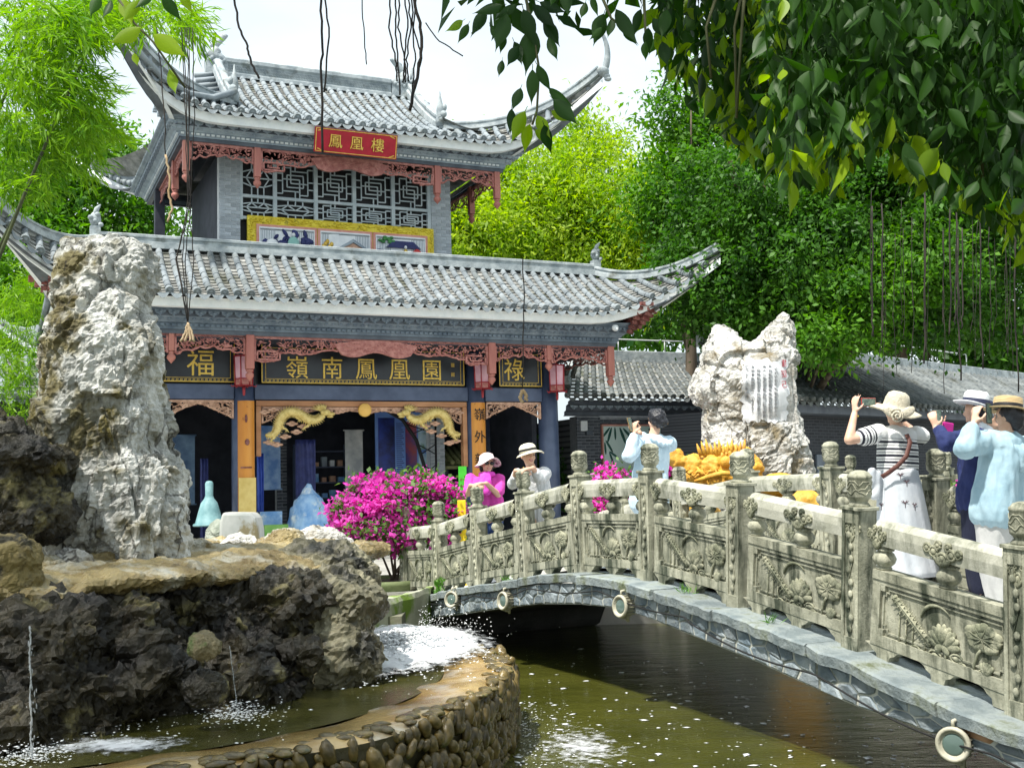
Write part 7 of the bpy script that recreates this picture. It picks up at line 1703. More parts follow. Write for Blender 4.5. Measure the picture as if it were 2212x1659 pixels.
def hand(mb, w, d, n, side, curl=.5, spread=.12, L=1.0, thumb=1.0):
    'palm, four unequal bent fingers and a thumb; w wrist, d finger direction, n palm normal, side = +1/-1 thumb side'
    d = Vector(d).normalized(); n = (Vector(n)-d*Vector(n).dot(d)).normalized(); s = d.cross(n).normalized()*side
    p = Vector(w)
    for k in (-1.2, -.4, .4, 1.2): capsule(mb, p+s*k*.006*L+d*.012, p+d*.082*L+s*k*.0165*L, .017*L, .0125*L, 8)
    for k, ln in ((-1.5, .060), (-.5, .073), (.5, .078), (1.5, .070)):
        b = p+d*.085*L+s*k*.0195*L; dd = (d+s*k*spread*.5).normalized(); a = 0
        for j, f in enumerate((.45, .32, .25)):
            a += curl*(.6 if j == 0 else 1.0); e = b+(dd*math.cos(a)+n*math.sin(a))*ln*f*L*1.15; capsule(mb, b, e, .0095*L-.0008*j, .0088*L-.0008*j, 7); b = e
    b = p+d*.025*L+s*.025*L; e = b+(d*.6+s*.75+n*.35*thumb).normalized()*.045*L; capsule(mb, b, e, .013*L, .0105*L, 7); capsule(mb, e, e+(d*.85+s*.25+n*.45*thumb).normalized()*.035*L, .0105*L, .0085*L, 7)
def head(mb, c, f, u, k=1.0, ears=True):
    c = Vector(c); f = Vector(f).normalized(); u = (Vector(u)-f*Vector(u).dot(f)).normalized(); r = f.cross(u)
    M = Matrix((r, f, u)).transposed().to_4x4(); M.translation = c; M = M @ SC(k, k, k)
    mb.ell((0, -.01, .025), (.074, .092, .088), 14, 10, M=M); mb.ell((0, .022, -.035), (.058, .062, .07), 12, 8, M=M); mb.ell((0, .045, -.075), (.036, .04, .03), 10, 6, M=M)
    mb.ell((0, .084, -.02), (.012, .02, .022), 8, 6, M=M); mb.ell((0, .078, .01), (.009, .012, .03), 8, 6, M=M)
    for s in (-1, 1):
        if ears: mb.ell((s*.073, -.005, -.008), (.010, .018, .03), 8, 6, M=M)
        mb.ell((s*.034, .058, -.025), (.024, .022, .02), 8, 6, M=M); mb.ell((s*.03, .066, .028), (.026, .015, .010), 8, 6, M=M)
    return M
def face(fig, M, smile=.03, glasses=False, teeth=True):
    wht = mat('teeth_white', (.75,.73,.68), rough=.3); lip = mat('lip_rose', (.45,.12,.11), rough=.4); eye = mat('eye_dark', (.01,.008,.008), rough=.15)
    mb = MB(); k = 9
    mb.tube([(x*.026, .079-.012*x*x, -.052+smile*.35*x*x) for x in np.linspace(-1, 1, k)], [.003]+[.006]*(k-2)+[.003], 6, M=M); mb.tube([(x*.022, .079-.01*x*x, -.066+smile*.55*x*x) for x in np.linspace(-1, 1, k)], [.003]+[.006]*(k-2)+[.003], 6, M=M); obj('lips', mb, lip, fig.root)
    if teeth: mb = MB(); mb.ell((0, .0765, -.0565), (.019, .006, .0065), 10, 6, M=M); obj('teeth', mb, wht, fig.root)
    for s in (-1, 1):
        mb = MB(); mb.ell((s*.031, .076, .006), (.0115, .006, .0045), 8, 6, M=M); obj('eye', mb, eye, fig.root)
        mb = MB(); mb.tube([(s*.016, .083, .026), (s*.032, .081, .030), (s*.047, .070, .024)], [.003, .0035, .002], 5, M=M); obj('eyebrow', mb, M_hair, fig.root)
    if glasses:
        mb = MB()
        for s in (-1, 1): mb.ell((s*.034, .086, .006), (.029, .008, .022), 12, 8, M=M); mb.tube([(s*.06, .08, .012), (s*.075, .02, .014), (s*.076, -.02, .008)], .003, 5, M=M)
        mb.tube([(-.01, .093, .012), (.01, .093, .012)], .003, 5, M=M); obj('sunglasses', mb, M_phone, fig.root)
def hat_mesh(crown, brim, wav, M, n=40, seed=0, tilt_brim=0):
    'crown profile (r, z) from top down, then brim profile; brim waves'
    mb = MB(); rows = []; prof = crown+brim; nc = len(crown)
    for r, z in prof: rows.append([])
    for i in range(n+1):
        a = i/n*math.tau
        for j, (r, z) in enumerate(prof):
            k = max(0, (j-nc+1)/max(1, len(brim))); w = wav*k*(math.sin(2*a+seed)+.6*math.sin(3*a+1.3*seed))
            rows[j].append(Vector((r*math.cos(a)*(1+.0*k), r*math.sin(a), z+w+tilt_brim*k*math.sin(a))))
    mb.grid(rows, 0, True, M=M)
    return mb.mesh('hat')
def thick(o, t=.004):
    q = o.modifiers.new('thick', 'SOLIDIFY'); q.thickness = t; q.offset = 0; return o
def phone(c, xdir, zdir, label, m=None, screen=None, w=.155, h=.075, t=.009):
    M = frame(c, xdir, zdir); mb = MB(); mb.box((-w/2, -t/2, -h/2), (w/2, t/2, h/2)); o = obj('phone', mb, m or M_phone, None, M, bev=.006, label=label, cat='phone')
    mb = MB(); mb.box((-w/2+.006, -t/2-.0012, -h/2+.005), (w/2-.006, -t/2-.0003, h/2-.005)); obj('screen', mb, screen or mat('phone_screen', (.05,.08,.07), (.16,.22,.18), 40, rough=.15), o)
    for k, sx in enumerate((-.055, -.04)): 
        mb = MB(); mb.lathe([(.006, t/2), (.007, t/2+.002), (0, t/2+.0025)], 10, M=T(sx, 0, .02) @ RX(-math.pi/2)); obj('lens', mb, M_phone, o)
    return o
def shoe(fig, p, f, m):
    f = Vector(f).normalized(); mb = MB(); p = Vector(p); capsule(mb, p-f*.05+Vector((0, 0, .035)), p+f*.13+Vector((0, 0, .03)), .038, .034, 10); o = obj('shoe', blob(mb, .01, 3), m, fig.root)
def legs(mb, hipc, l, f, footc, r0=.085, r1=.055, r2=.04, gap=.09):
    for s in (-1, 1):
        h = hipc+l*s*gap; a = footc+l*s*gap*.9; k = h.lerp(a, .5)+f*.02; chain(mb, [h, k, a], [r0, r1, r2])
# ---------- 1. striped top, straw hat, white wrap skirt, photographing
D = 9.7; ft = BWp(2.62, 1.70, 0); ft = P(1948, 1040, D); sN = (Vector((ft.x, ft.y, 0))-BO).dot(-BX); ft = Vector((ft.x, ft.y, zb(sN)+.03)); F1 = Fig('person in striped top and cream straw hat photographing with a raised phone', ft); L = F1.L
f = Vector((-.55, .83, 0)); l = Vector((-.83, -.55, 0))      # facing and left-hand directions
sh_l, el_l, wr_l = L(P(1884, 940, 9.6)), L(P(1834, 950, 9.5)), L(P(1846, 893, 9.6)); sh_r, el_r, wr_r = L(P(1988, 942, 9.85)), L(P(1968, 930, 10.15)), L(P(1912, 884, 10.0))
hc = L(P(1936, 890, 9.72)); ch = L(P(1938, 960, 9.72)); wa = L(P(1940, 1010, 9.72)); hp = L(P(1943, 1060, 9.72))
def b1(mb):
    head(mb, hc, f+Vector((0, 0, .05)), (0, 0, 1)); capsule(mb, hc-Vector((0, 0, .06)), ch+Vector((0, 0, .13)), .05, .06); capsule(mb, ch, wa, .13, .12); capsule(mb, wa, hp, .12, .14)
    chain(mb, [sh_l, el_l, wr_l], [.055, .043, .027]); chain(mb, [sh_r, el_r, wr_r], [.055, .043, .027]); legs(mb, hp, l, f, Vector((0, 0, .06)))
    up = Vector((0, 0, 1)); hand(mb, wr_l, up+Vector((.1, .1, 0)), Vector((.8, .5, 0)), -1, .25, .2, 1.0); hand(mb, wr_r, (L(P(1895, 862, 9.85))-wr_r), Vector((-.6, -.3, -.4)), 1, .5, .1)
F1.body(b1)
F1.wear('hair', lambda mb: (mb.ell((0, 0, 0), (.084, .09, .08), 12, 8, M=T(*(hc-f*.02+Vector((0, 0, .025))))), capsule(mb, hc-f*.06, hc-f*.06-Vector((0, 0, .05)), .055, .045)), M_hair, fold=.006, fs=30)
st = stripes('striped_knit', (.72,.73,.72), (.012,.014,.028), (.06, 0, 1), tuple(wa), -.02, .36, [(.0, .035), (.075, .09), (.13, .18), (.22, .235), (.28, .335), (.37, .385), (.43, .48), (.525, .54), (.585, .635), (.68, .695)])
ax = (el_l-sh_l).normalized()
def t1(mb):
    capsule(mb, ch+Vector((0, 0, .045))+l*.06, ch+Vector((0, 0, .045))-l*.06, .128, .128, 14); capsule(mb, ch-Vector((0, 0, .02))+l*.05, wa+l*.045, .142, .145, 14); capsule(mb, ch-Vector((0, 0, .02))-l*.05, wa-l*.045, .142, .145, 14)
    capsule(mb, sh_l.lerp(ch, .25)+Vector((0, 0, .03)), sh_l, .085, .08); capsule(mb, sh_r.lerp(ch, .25)+Vector((0, 0, .03)), sh_r, .085, .08)
F1.wear('striped_top', t1, st, fold=.010, fs=7)
st2 = stripes('striped_sleeve', (.72,.73,.72), (.012,.014,.028), tuple(ax), tuple(sh_l), -.06, .2, [(.3, .36), (.42, .45), (.52, .60), (.66, .69), (.76, .83)])
F1.wear('sleeve', lambda mb: capsule(mb, sh_l-ax*.02, sh_l+ax*.10, .084, .083), st2, fold=.006)
st3 = stripes('striped_sleeve_far', (.72,.73,.72), (.012,.014,.028), tuple((el_r-sh_r).normalized()), tuple(sh_r), -.06, .2, [(.3, .36), (.42, .45), (.52, .60), (.66, .69), (.76, .83)])
F1.wear('sleeve', lambda mb: capsule(mb, sh_r, sh_r.lerp(el_r, .5), .078, .068), st3, fold=.006)
# wrap skirt: gathered cloth from waist to ankle
def skirt(fig, top, bot, r0, r1, l, f, m, name='skirt', n=64, dep=.8, wav=.02, kk=11, mid=None):
    mb = MB(); rows = []
    for j in range(22):
        t = j/21; c = Vector(top).lerp(Vector(bot), t); row = []
        rr = lerp(r0, r1, t**.8) if mid is None else interp(t, [0, .3, 1], [r0, mid, r1])
        for i in range(n+1):
            a = i/n*math.tau; w = 1+(wav*(.25+t))*(math.sin(kk*a+3*t)+.6*math.sin(kk*1.7*a+1+5*t)+.5*math.sin(3*a-6*t))
            row.append(c+l*(rr*w*math.cos(a))+f*(rr*dep*w*math.sin(a)))
        rows.append(row)
    for r_ in rows: r_[-1] = r_[0]
    mb.grid(rows, 0, True); o = obj(name, mb, m, fig.root); thick(o, .005); return o
M_wskirt = cloth('white_gauze', (.44,.48,.52), (.54,.57,.60), .35, 7)
sk = skirt(F1, wa+Vector((0, 0, -.01)), Vector((0, 0, .09)), .178, .30, l, f, M_wskirt, mid=.222)
from mathutils.bvhtree import BVHTree
def stick(fig, o, x, y, mk, m, name, lift=.006):
    'small print laid on the cloth where the picture shows it'
    me = o.data; bv = BVHTree.FromPolygons([tuple(v.co) for v in me.vertices], [tuple(p.vertices) for p in me.polygons]); org = Vector((0, 0, CAMZ))-fig.o; d = (P(x, y, 10)-Vector((0, 0, CAMZ))).normalized(); h = bv.ray_cast(org, d)
    if h[0] is None: return
    nn = h[1] if h[1].dot(d) < 0 else -h[1]; M = frame(h[0]+nn*lift, Vector((0, 0, 1)).cross(nn), (0, 0, 1)); q = MB(); mk(q); obj(name, q, m, o, M)
M_print = mat('print_brown', (.10,.06,.07), rough=.8)
def dfly(q):
    q.tube([(0, 0, -.028), (0, 0, .022)], .003, 4)
    for a in (-1.1, -.5, .5, 1.1): q.ell((0, 0, 0), (.004, .0015, .022), 6, 4, M=T(.016*math.sin(a), 0, .02) @ RY(a))
for (x, y) in ((1885, 1040), (1945, 1030), (1955, 1090), (1958, 1045), (1975, 1095), (1905, 1095), (1890, 1140), (1930, 1150), (1975, 1150)): stick(F1, sk, x, y, dfly, M_print, 'dragonfly_print')
kn = L(P(1882, 1018, 9.6)); F1.wear('waist_knot', lambda mb: (capsule(mb, kn, kn+Vector((0, 0, -.10)), .04, .05), capsule(mb, kn+Vector((.06, 0, -.02)), kn+Vector((.02, 0, -.2)), .03, .045)), M_wskirt, fold=.012)
M_straw = mat('straw_cream', (.55,.50,.38), (.68,.63,.50), 30, rough=.85, bump=.8, bscale=90)
hM = T(*(hc+Vector((0, 0, .045)))) @ RX(R(8)) @ RY(R(14))
o = obj('straw_hat', hat_mesh([(.001, .135), (.05, .132), (.085, .11), (.1, .07), (.106, .02), (.108, 0)], [(.125, -.012), (.16, -.022), (.205, -.042), (.225, -.055)], .018, hM, seed=2), M_straw, F1.root); thick(o, .006)
rc = L(P(1938, 898, 9.45)); mb = MB()
for k in range(16): a = k*.9; mb.tube([rc+Vector((math.cos(a+q)*(.006+.0035*k), -.012*math.cos(k*.2), math.sin(a+q)*(.006+.0035*k))) for q in (0, .5, 1.0, 1.5)], .008, 5)
obj('hat_rosette', mb, M_straw, F1.root); mb = MB(); 
for s in (1, -1): mb.ell((0, 0, 0), (.075, .012, .04), 8, 6, M=T(*(rc+Vector((s*.07+.03, .03, .03)))) @ RY(-s*.5))
obj('hat_ribbon', mb, M_straw, F1.root)
mb = MB(); stp = [L(P(1958, 938, 9.55)), L(P(1966, 955, 9.52)), L(P(1958, 985, 9.49)), L(P(1940, 1005, 9.49)), L(P(1918, 1022, 9.52)), L(P(1905, 1030, 9.55))]; mb.tube(stp, .022, 6, flat=.3, upv=(1, 0, 0)); obj('bag_strap', mb, mat('strap_brown', (.09,.03,.025), (.14,.06,.045), 14, rough=.6), F1.root)
mb = MB(); mb.tube([wr_l+Vector((.03*math.cos(a), .03*math.sin(a), .01*math.sin(2*a)-.02)) for a in np.linspace(0, 6.3, 16)], .004, 5); obj('bracelet', mb, M_gold, F1.root)
phone(P(1876, 869, 9.72), (.85, .35, 0), (0, 0, 1), 'phone in a red case held up by the striped photographer', mat('phone_case_red', (.40,.05,.04), rough=.4))
shoe(F1, l*.09, f, M_white); shoe(F1, -l*.09, f, M_white)
# ---------- 2. pale blue jacket, straw boater
D = 8.5; ft = P(2160, 1040, D); sN = (Vector((ft.x, ft.y, 0))-BO).dot(-BX); ft = Vector((ft.x, ft.y, zb(sN)+.03)); F2 = Fig('person in pale blue hooded jacket and straw boater hat photographing with a black phone', ft); L = F2.L
f = Vector((-.62, .78, 0)); l = Vector((-.78, -.62, 0))
hc = L(P(2178, 900, 8.5)); ch = L(P(2170, 985, 8.5)); wa = L(P(2162, 1050, 8.5)); hp = L(P(2158, 1095, 8.5))
sh_l, el_l, wr_l = L(P(2120, 955, 8.4)), L(P(2085, 968, 8.3)), L(P(2103, 915, 8.35)); sh_r, el_r, wr_r = L(P(2222, 965, 8.65)), L(P(2195, 965, 8.95)), L(P(2150, 920, 8.75))
def b2(mb):
    head(mb, hc, f, (0, 0, 1)); capsule(mb, hc-Vector((0, 0, .06)), ch+Vector((0, 0, .13)), .05, .06); capsule(mb, ch, wa, .13, .12); capsule(mb, wa, hp, .12, .14)
    chain(mb, [sh_l, el_l, wr_l], [.055, .043, .027]); chain(mb, [sh_r, el_r, wr_r], [.055, .043, .027]); legs(mb, hp, l, f, Vector((0, 0, .06)))
    hand(mb, wr_l, Vector((.25, .1, 1)), Vector((.7, .6, 0)), -1, .5, .1); hand(mb, wr_r, Vector((-.6, -.1, .45)), Vector((-.3, -.5, .2)), 1, .55, .1)
F2.body(b2)
M_pblue = cloth('pale_blue_linen', (.28,.43,.51), (.38,.53,.60), .4, 7)
def t2(mb):
    capsule(mb, ch+Vector((0, 0, .07))+l*.09, ch+Vector((0, 0, .07))-l*.09, .125, .125, 14)
    for s in (-.07, .07): capsule(mb, ch+l*s, wa+l*s*1.1, .15, .165, 14); capsule(mb, wa+l*s*1.1, hp+l*s*1.2-Vector((0, 0, .03)), .165, .17, 14)
    chain(mb, [sh_l+Vector((0, 0, .0)), el_l, el_l.lerp(wr_l, .75)], [.095, .088, .062]); chain(mb, [sh_r, el_r, el_r.lerp(wr_r, .75)], [.095, .085, .06])
F2.wear('jacket', t2, M_pblue, fold=.016, fs=6.5, st=(1.2, 1.2, .45), smooth=7)
def hd2(mb):
    c = ch+Vector((0, 0, .10))-f*.10; capsule(mb, c+l*.11+f*.06, c-Vector((0, 0, .10))-f*.02, .06, .075); capsule(mb, c-l*.11+f*.06, c-Vector((0, 0, .10))-f*.02, .06, .075); capsule(mb, c-Vector((0, 0, .1))-f*.02, c-Vector((0, 0, .17))-f*.03, .08, .05)
F2.wear('hood', hd2, M_pblue, fold=.018, fs=8)
M_wtr = cloth('white_trousers', (.45,.46,.45), (.55,.55,.54), .5, 6)
F2.wear('trousers', lambda mb: legs(mb, hp-Vector((0, 0, .02)), l, f, Vector((0, 0, .12)), .13, .115, .105, .095), M_wtr, fold=.022, fs=5, st=(1, 1, .35))
def hr2(mb): mb.ell((0, 0, 0), (.088, .1, .085), 12, 8, M=T(*(hc-f*.02+Vector((0, 0, .03))))); capsule(mb, hc-f*.07, hc-f*.06-Vector((0, 0, .07)), .06, .045)
F2.wear('hair', hr2, M_hair, fold=.006, fs=30)
M_boat = mat('boater_straw', (.55,.40,.20), (.66,.50,.28), 30, rough=.7, bump=.8, bscale=90, stretch=(.3,.3,3))
hM = T(*(hc+Vector((0, 0, .055)))) @ RY(R(8)) @ RX(R(-4))
o = obj('boater_hat', hat_mesh([(.001, .092), (.08, .092), (.098, .086), (.102, .06), (.104, .0)], [(.13, -.002), (.172, -.006)], .004, hM), M_boat, F2.root); thick(o, .006)
mb = MB(); mb.lathe([(.106, .004), (.1075, .006), (.1065, .038), (.105, .04)], 36, M=hM); obj('hat_band', mb, M_ink, F2.root)
phone(P(2136, 893, 8.45), (0.05, .05, 1), (-.8, -.6, 0), 'black phone held upright by the person in the boater hat')
shoe(F2, l*.09, f, M_white); shoe(F2, -l*.09, f, M_white)
# ---------- 3. navy jacket, white fedora
D = 9.25; ft = P(2100, 1040, D); sN = (Vector((ft.x, ft.y, 0))-BO).dot(-BX); ft = Vector((ft.x, ft.y, zb(sN)+.03)); F3 = Fig('person in navy jacket and white fedora with dark band holding out a phone', ft); L = F3.L
f = Vector((-.93, .36, 0)); l = Vector((-.36, -.93, 0))
hc = L(P(2108, 888, D)); ch = L(P(2110, 965, D)); wa = L(P(2108, 1030, D)); hp = L(P(2105, 1075, D))
sh_l, el_l, wr_l = L(P(2095, 945, 9.0)), L(P(2045, 955, 8.95)), L(P(2022, 925, 9.1)); sh_r, el_r, wr_r = L(P(2108, 945, 9.45)), L(P(2070, 955, 9.5)), L(P(2032, 925, 9.35))
def b3(mb):
    head(mb, hc, f, (0, 0, 1)); capsule(mb, hc-Vector((0, 0, .06)), ch+Vector((0, 0, .13)), .05, .06); capsule(mb, ch, wa, .12, .11); capsule(mb, wa, hp, .11, .13)
    chain(mb, [sh_l, el_l, wr_l], [.05, .042, .027]); chain(mb, [sh_r, el_r, wr_r], [.05, .042, .027]); legs(mb, hp, l, f, Vector((0, 0, .06)))
    hand(mb, wr_l, Vector((-.2, .1, 1)), Vector((.4, .8, 0)), -1, .6, .1); hand(mb, wr_r, Vector((-.3, 0, .9)), Vector((.3, -.8, 0)), 1, .6, .1)
F3.body(b3)
M_nav = cloth('navy_cotton', (.012,.02,.085), (.022,.034,.13), .6, 9)
def t3_(mb):
    capsule(mb, ch+Vector((0, 0, .06))+l*.08, ch+Vector((0, 0, .06))-l*.08, .11, .11, 14)
    for s in (-.06, .06): capsule(mb, ch+l*s, wa+l*s, .135, .14, 14); capsule(mb, wa+l*s, hp+l*s-Vector((0, 0, .04)), .14, .145, 14)
    chain(mb, [sh_l, el_l, el_l.lerp(wr_l, .85)], [.085, .078, .05]); chain(mb, [sh_r, el_r, el_r.lerp(wr_r, .85)], [.085, .078, .05])
F3.wear('jacket', t3_, M_nav, fold=.018, fs=8, st=(1, 1, .6))
F3.wear('trousers', lambda mb: legs(mb, hp-Vector((0, 0, .04)), l, f, Vector((0, 0, .1)), .115, .095, .08, .08), cloth('navy_trousers', (.008,.011,.03)), fold=.014, fs=5, st=(1, 1, .35))
F3.wear('scarf', lambda mb: (capsule(mb, hc+Vector((.07, .02, -.12)), hc+Vector((.13, .0, -.20)), .05, .05), capsule(mb, hc+Vector((.02, -.05, -.13)), hc+Vector((.1, -.06, -.19)), .04, .045)), M_white, fold=.01, fs=12)
F3.wear('hair', lambda mb: (mb.ell((0, 0, 0), (.085, .085, .085), 12, 8, M=T(*(hc-f*.02+Vector((0, 0, .03))))), capsule(mb, hc-f*.06, hc-f*.09-Vector((0, 0, .16)), .06, .035)), M_hair, fold=.012, fs=24)
M_fed = mat('white_straw', (.66,.68,.71), (.76,.78,.80), 30, rough=.8, bump=.6, bscale=90); hM = T(*(hc+Vector((0, 0, .05)))) @ RY(R(10)) @ RX(R(4))
o = obj('fedora', hat_mesh([(.001, .10), (.04, .108), (.075, .112), (.094, .09), (.1, .04), (.104, 0)], [(.125, -.008), (.155, -.004), (.178, .012)], .012, hM, seed=1), M_fed, F3.root); thick(o, .006)
mb = MB(); mb.lathe([(.1065, .0), (.108, .002), (.1035, .05), (.102, .052)], 36, M=hM); obj('hat_band', mb, mat('band_navy', (.02,.025,.06), rough=.7), F3.root)
mb = MB(); mb.ell((0, 0, 0), (.03, .015, .022), 8, 6, M=T(*(hc+Vector((.1, -.05, .06))))); mb.ell((0, 0, 0), (.04, .01, .012), 8, 6, M=T(*(hc+Vector((.13, -.05, .035)))) @ RY(.8)); obj('hat_bow', mb, MATS['band_navy'], F3.root)
phone(P(2024, 905, 9.2), (0.1, .1, 1), (-.9, .3, 0), 'grey phone held out by the person in navy'); mb = MB(); mb.box((-.05, -.015, -.055), (.05, .015, .055)); obj('phone_case', mb, mat('magenta_leather', (.45,.01,.22), (.55,.02,.28), 8, rough=.4), None, frame(P(2047, 927, 9.15), (.9, .3, -.15), (.2, 0, 1)), bev=.01, label='open magenta phone cover hanging below the hands of the person in navy', cat='phone case')
shoe(F3, l*.08, f, M_ink); shoe(F3, -l*.08, f, M_ink)
# ---------- 4. pale blue hooded top with short black hair at the crown of the bridge
D = 12.3; ft = P(1412, 1060, D); sN = (Vector((ft.x, ft.y, 0))-BO).dot(-BX); ft = Vector((ft.x, ft.y, zb(sN)+.03)); F4 = Fig('person with short black hair in pale sky-blue hoodie holding a phone, back turned', ft); L = F4.L
f = Vector((-.68, .73, 0)); l = Vector((-.73, -.68, 0))
hc = L(P(1417, 908, D)); ch = L(P(1412, 970, D)); wa = L(P(1406, 1020, D)); hp = L(P(1402, 1060, D))
sh_l, el_l, wr_l = L(P(1378, 953, 12.2)), L(P(1358, 985, 12.05)), L(P(1370, 938, 12.1)); sh_r, el_r, wr_r = L(P(1448, 958, 12.4)), L(P(1425, 975, 12.7)), L(P(1382, 935, 12.5))
def b4(mb):
    head(mb, hc, f, (0, 0, 1)); capsule(mb, hc-Vector((0, 0, .06)), ch+Vector((0, 0, .13)), .05, .06); capsule(mb, ch, wa, .12, .11); capsule(mb, wa, hp, .11, .13)
    chain(mb, [sh_l, el_l, wr_l], [.05, .042, .027]); chain(mb, [sh_r, el_r, wr_r], [.05, .042, .027]); legs(mb, hp, l, f, Vector((0, 0, .06)))
    hand(mb, wr_l, Vector((.05, .1, 1)), Vector((.7, .6, 0)), -1, .5, .1); hand(mb, wr_r, Vector((-.6, .1, .5)), Vector((-.2, -.8, .2)), 1, .5, .1)
F4.body(b4)
M_sky = cloth('sky_blue_jersey', (.50,.66,.78), (.58,.73,.83), .4, 8)
def t4(mb):
    capsule(mb, ch+Vector((0, 0, .06))+l*.09, ch+Vector((0, 0, .06))-l*.09, .11, .11, 14)
    for s in (-.065, .065): capsule(mb, ch+l*s, wa+l*s*1.05, .135, .15, 14); capsule(mb, wa+l*s*1.05, hp+l*s*1.2-Vector((0, 0, .12)), .15, .17, 14)
    chain(mb, [sh_l, el_l, el_l.lerp(wr_l, .85)], [.085, .08, .05]); chain(mb, [sh_r, el_r, el_r.lerp(wr_r, .85)], [.085, .078, .05])
F4.wear('hoodie', t4, M_sky, fold=.015, fs=7, st=(1, 1, .5))
def hd4(mb):
    c = ch+Vector((0, 0, .12))-f*.08
    for k in range(9): a = lerp(-1.5, 1.5, k/8); capsule(mb, c+l*.12*math.sin(a)+f*.1*(1-math.cos(a)), c+l*.15*math.sin(a)-f*.08*math.cos(a)+Vector((.02, 0, -.08*math.cos(a))), .035, .03)
F4.wear('hood', hd4, M_sky, fold=.01, fs=9)
F4.wear('trousers', lambda mb: legs(mb, hp-Vector((0, 0, .02)), l, f, Vector((0, 0, .1)), .115, .09, .075, .085), cloth('grey_trousers', (.2,.21,.23)), fold=.012, fs=5)
def hr4(mb): mb.ell((0, 0, 0), (.102, .108, .098), 14, 10, M=T(*(hc-f*.015+Vector((0, 0, .035))))); mb.ell((0, 0, 0), (.098, .09, .065), 12, 8, M=T(*(hc-f*.05-Vector((0, 0, .02))))); mb.ell((0, 0, 0), (.05, .05, .05), 10, 8, M=T(*(hc+Vector((.06, .0, .0)))))
F4.wear('hair', hr4, M_hair, fold=.016, fs=16, st=(1, 1, .8), vox=.009)
phone(P(1362, 917, 12.1), (-.22, .1, 1), (-.6, -.7, 0), 'gold-edged phone held up by the person in the sky-blue hoodie', mat('phone_gold', (.30,.20,.08), rough=.3, metal=.5))
shoe(F4, l*.08, f, M_white); shoe(F4, -l*.08, f, M_white)
# ---------- 5. magenta top, floral bucket hat, sunglasses, hands clasped on the post
fin6 = BWp(SP*6, 0, zb(SP*6)+1.2); fin5 = BWp(SP*5, 0, zb(SP*5)+1.2)
D = 14.25; ft = P(1046, 1100, D); ft = Vector((ft.x, ft.y, zb(SP*5.9)+.03)); F5 = Fig('smiling person in magenta top and floral sun hat, hands clasped on a post', ft); L = F5.L
f = Vector((.10, -.995, 0)); l = Vector((.995, .10, 0))
hc = L(P(1052, 1003, D-.05)); ch = L(P(1050, 1052, D)); wa = L(P(1055, 1085, D+.02)); hp = L(P(1056, 1115, D+.02))
tp = L(fin6)+Vector((0, 0, .03))
sh_r, el_r = L(P(1017, 1035, D+.02)), L(P(1012, 1066, D-.12)); sh_l, el_l = L(P(1079, 1035, D+.02)), L(P(1076, 1068, D-.12)); wr_r = tp+Vector((-.085, .06, -.02)); wr_l = tp+Vector((.11, .06, .0))
hd_dir = Vector((.35, -.92, .08)); Mh = None
def b5(mb):
    global Mh
    Mh = head(mb, hc, hd_dir, Vector((.12, 0, 1)), 1.05); capsule(mb, hc-Vector((0, 0, .06)), ch+Vector((0, 0, .12)), .045, .055); capsule(mb, ch, wa, .11, .11); capsule(mb, wa, hp, .11, .13)
    chain(mb, [sh_r, el_r, wr_r], [.05, .042, .028]); chain(mb, [sh_l, el_l, wr_l], [.05, .042, .028]); legs(mb, hp, l, f, Vector((0, 0, .06)))
    hand(mb, wr_r, Vector((.9, -.45, .05)), Vector((.2, .1, -1)), 1, .45, .12, 1.12); hand(mb, wr_l, Vector((-.9, -.42, .02)), Vector((-.2, .1, -1)), -1, .4, .12, 1.12)
F5.body(b5, .0075, 3); face(F5, Mh, .02, True)
M_mag = cloth('magenta_jersey', (.58,.045,.36), (.70,.08,.45), .4, 9)
def t5(mb):
    capsule(mb, ch+Vector((0, 0, .04))+l*.085, ch+Vector((0, 0, .04))-l*.085, .105, .105, 14)
    for s in (-.055, .055): capsule(mb, ch+l*s, wa+l*s*1.1, .125, .14, 14)
    chain(mb, [sh_r, sh_r.lerp(el_r, .8)], [.078, .075]); chain(mb, [sh_l, sh_l.lerp(el_l, .8)], [.078, .075])
F5.wear('magenta_top', t5, M_mag, fold=.012, fs=9)
def sc5(mb):
    c = hc-Vector((0, 0, .125))
    for k in range(10): a = k/10*math.tau; capsule(mb, c+l*.075*math.cos(a)+f*.07*math.sin(a), c+l*.075*math.cos(a+.63)+f*.07*math.sin(a+.63), .036, .036)
    chain(mb, [c+f*.09, c+f*.14-Vector((0, 0, .1)), c+f*.14-Vector((0, 0, .22))-l*.02], [.045, .05, .05]); chain(mb, [c+f*.09-l*.03, c+f*.13-Vector((0, 0, .12))-l*.09, c+f*.12-Vector((0, 0, .25))-l*.12], [.04, .045, .045])
F5.wear('scarf', sc5, cloth('bright_magenta_scarf', (.68,.05,.52), (.78,.10,.62), .4, 12), fold=.014, fs=12)
F5.wear('jeans', lambda mb: (capsule(mb, wa-Vector((0, 0, .07))+l*.05, wa-Vector((0, 0, .07))-l*.05, .118, .118), legs(mb, hp, l, f, Vector((0, 0, .1)), .115, .09, .075, .085)), cloth('denim', (.015,.035,.12), (.03,.07,.2), .4, 20), fold=.010, fs=8)
F5.wear('hair', lambda mb: (mb.ell((0, 0, 0), (.086, .09, .085), 12, 8, M=T(*(hc-hd_dir*.028+Vector((0, 0, .03))))), capsule(mb, hc-l*.075+Vector((0, 0, .01)), hc-l*.072-Vector((0, 0, .075)), .03, .024), capsule(mb, hc+l*.06-f*.03, hc+l*.055-f*.03-Vector((0, 0, .07)), .03, .022)), M_hair, fold=.006, fs=26, vox=.009)
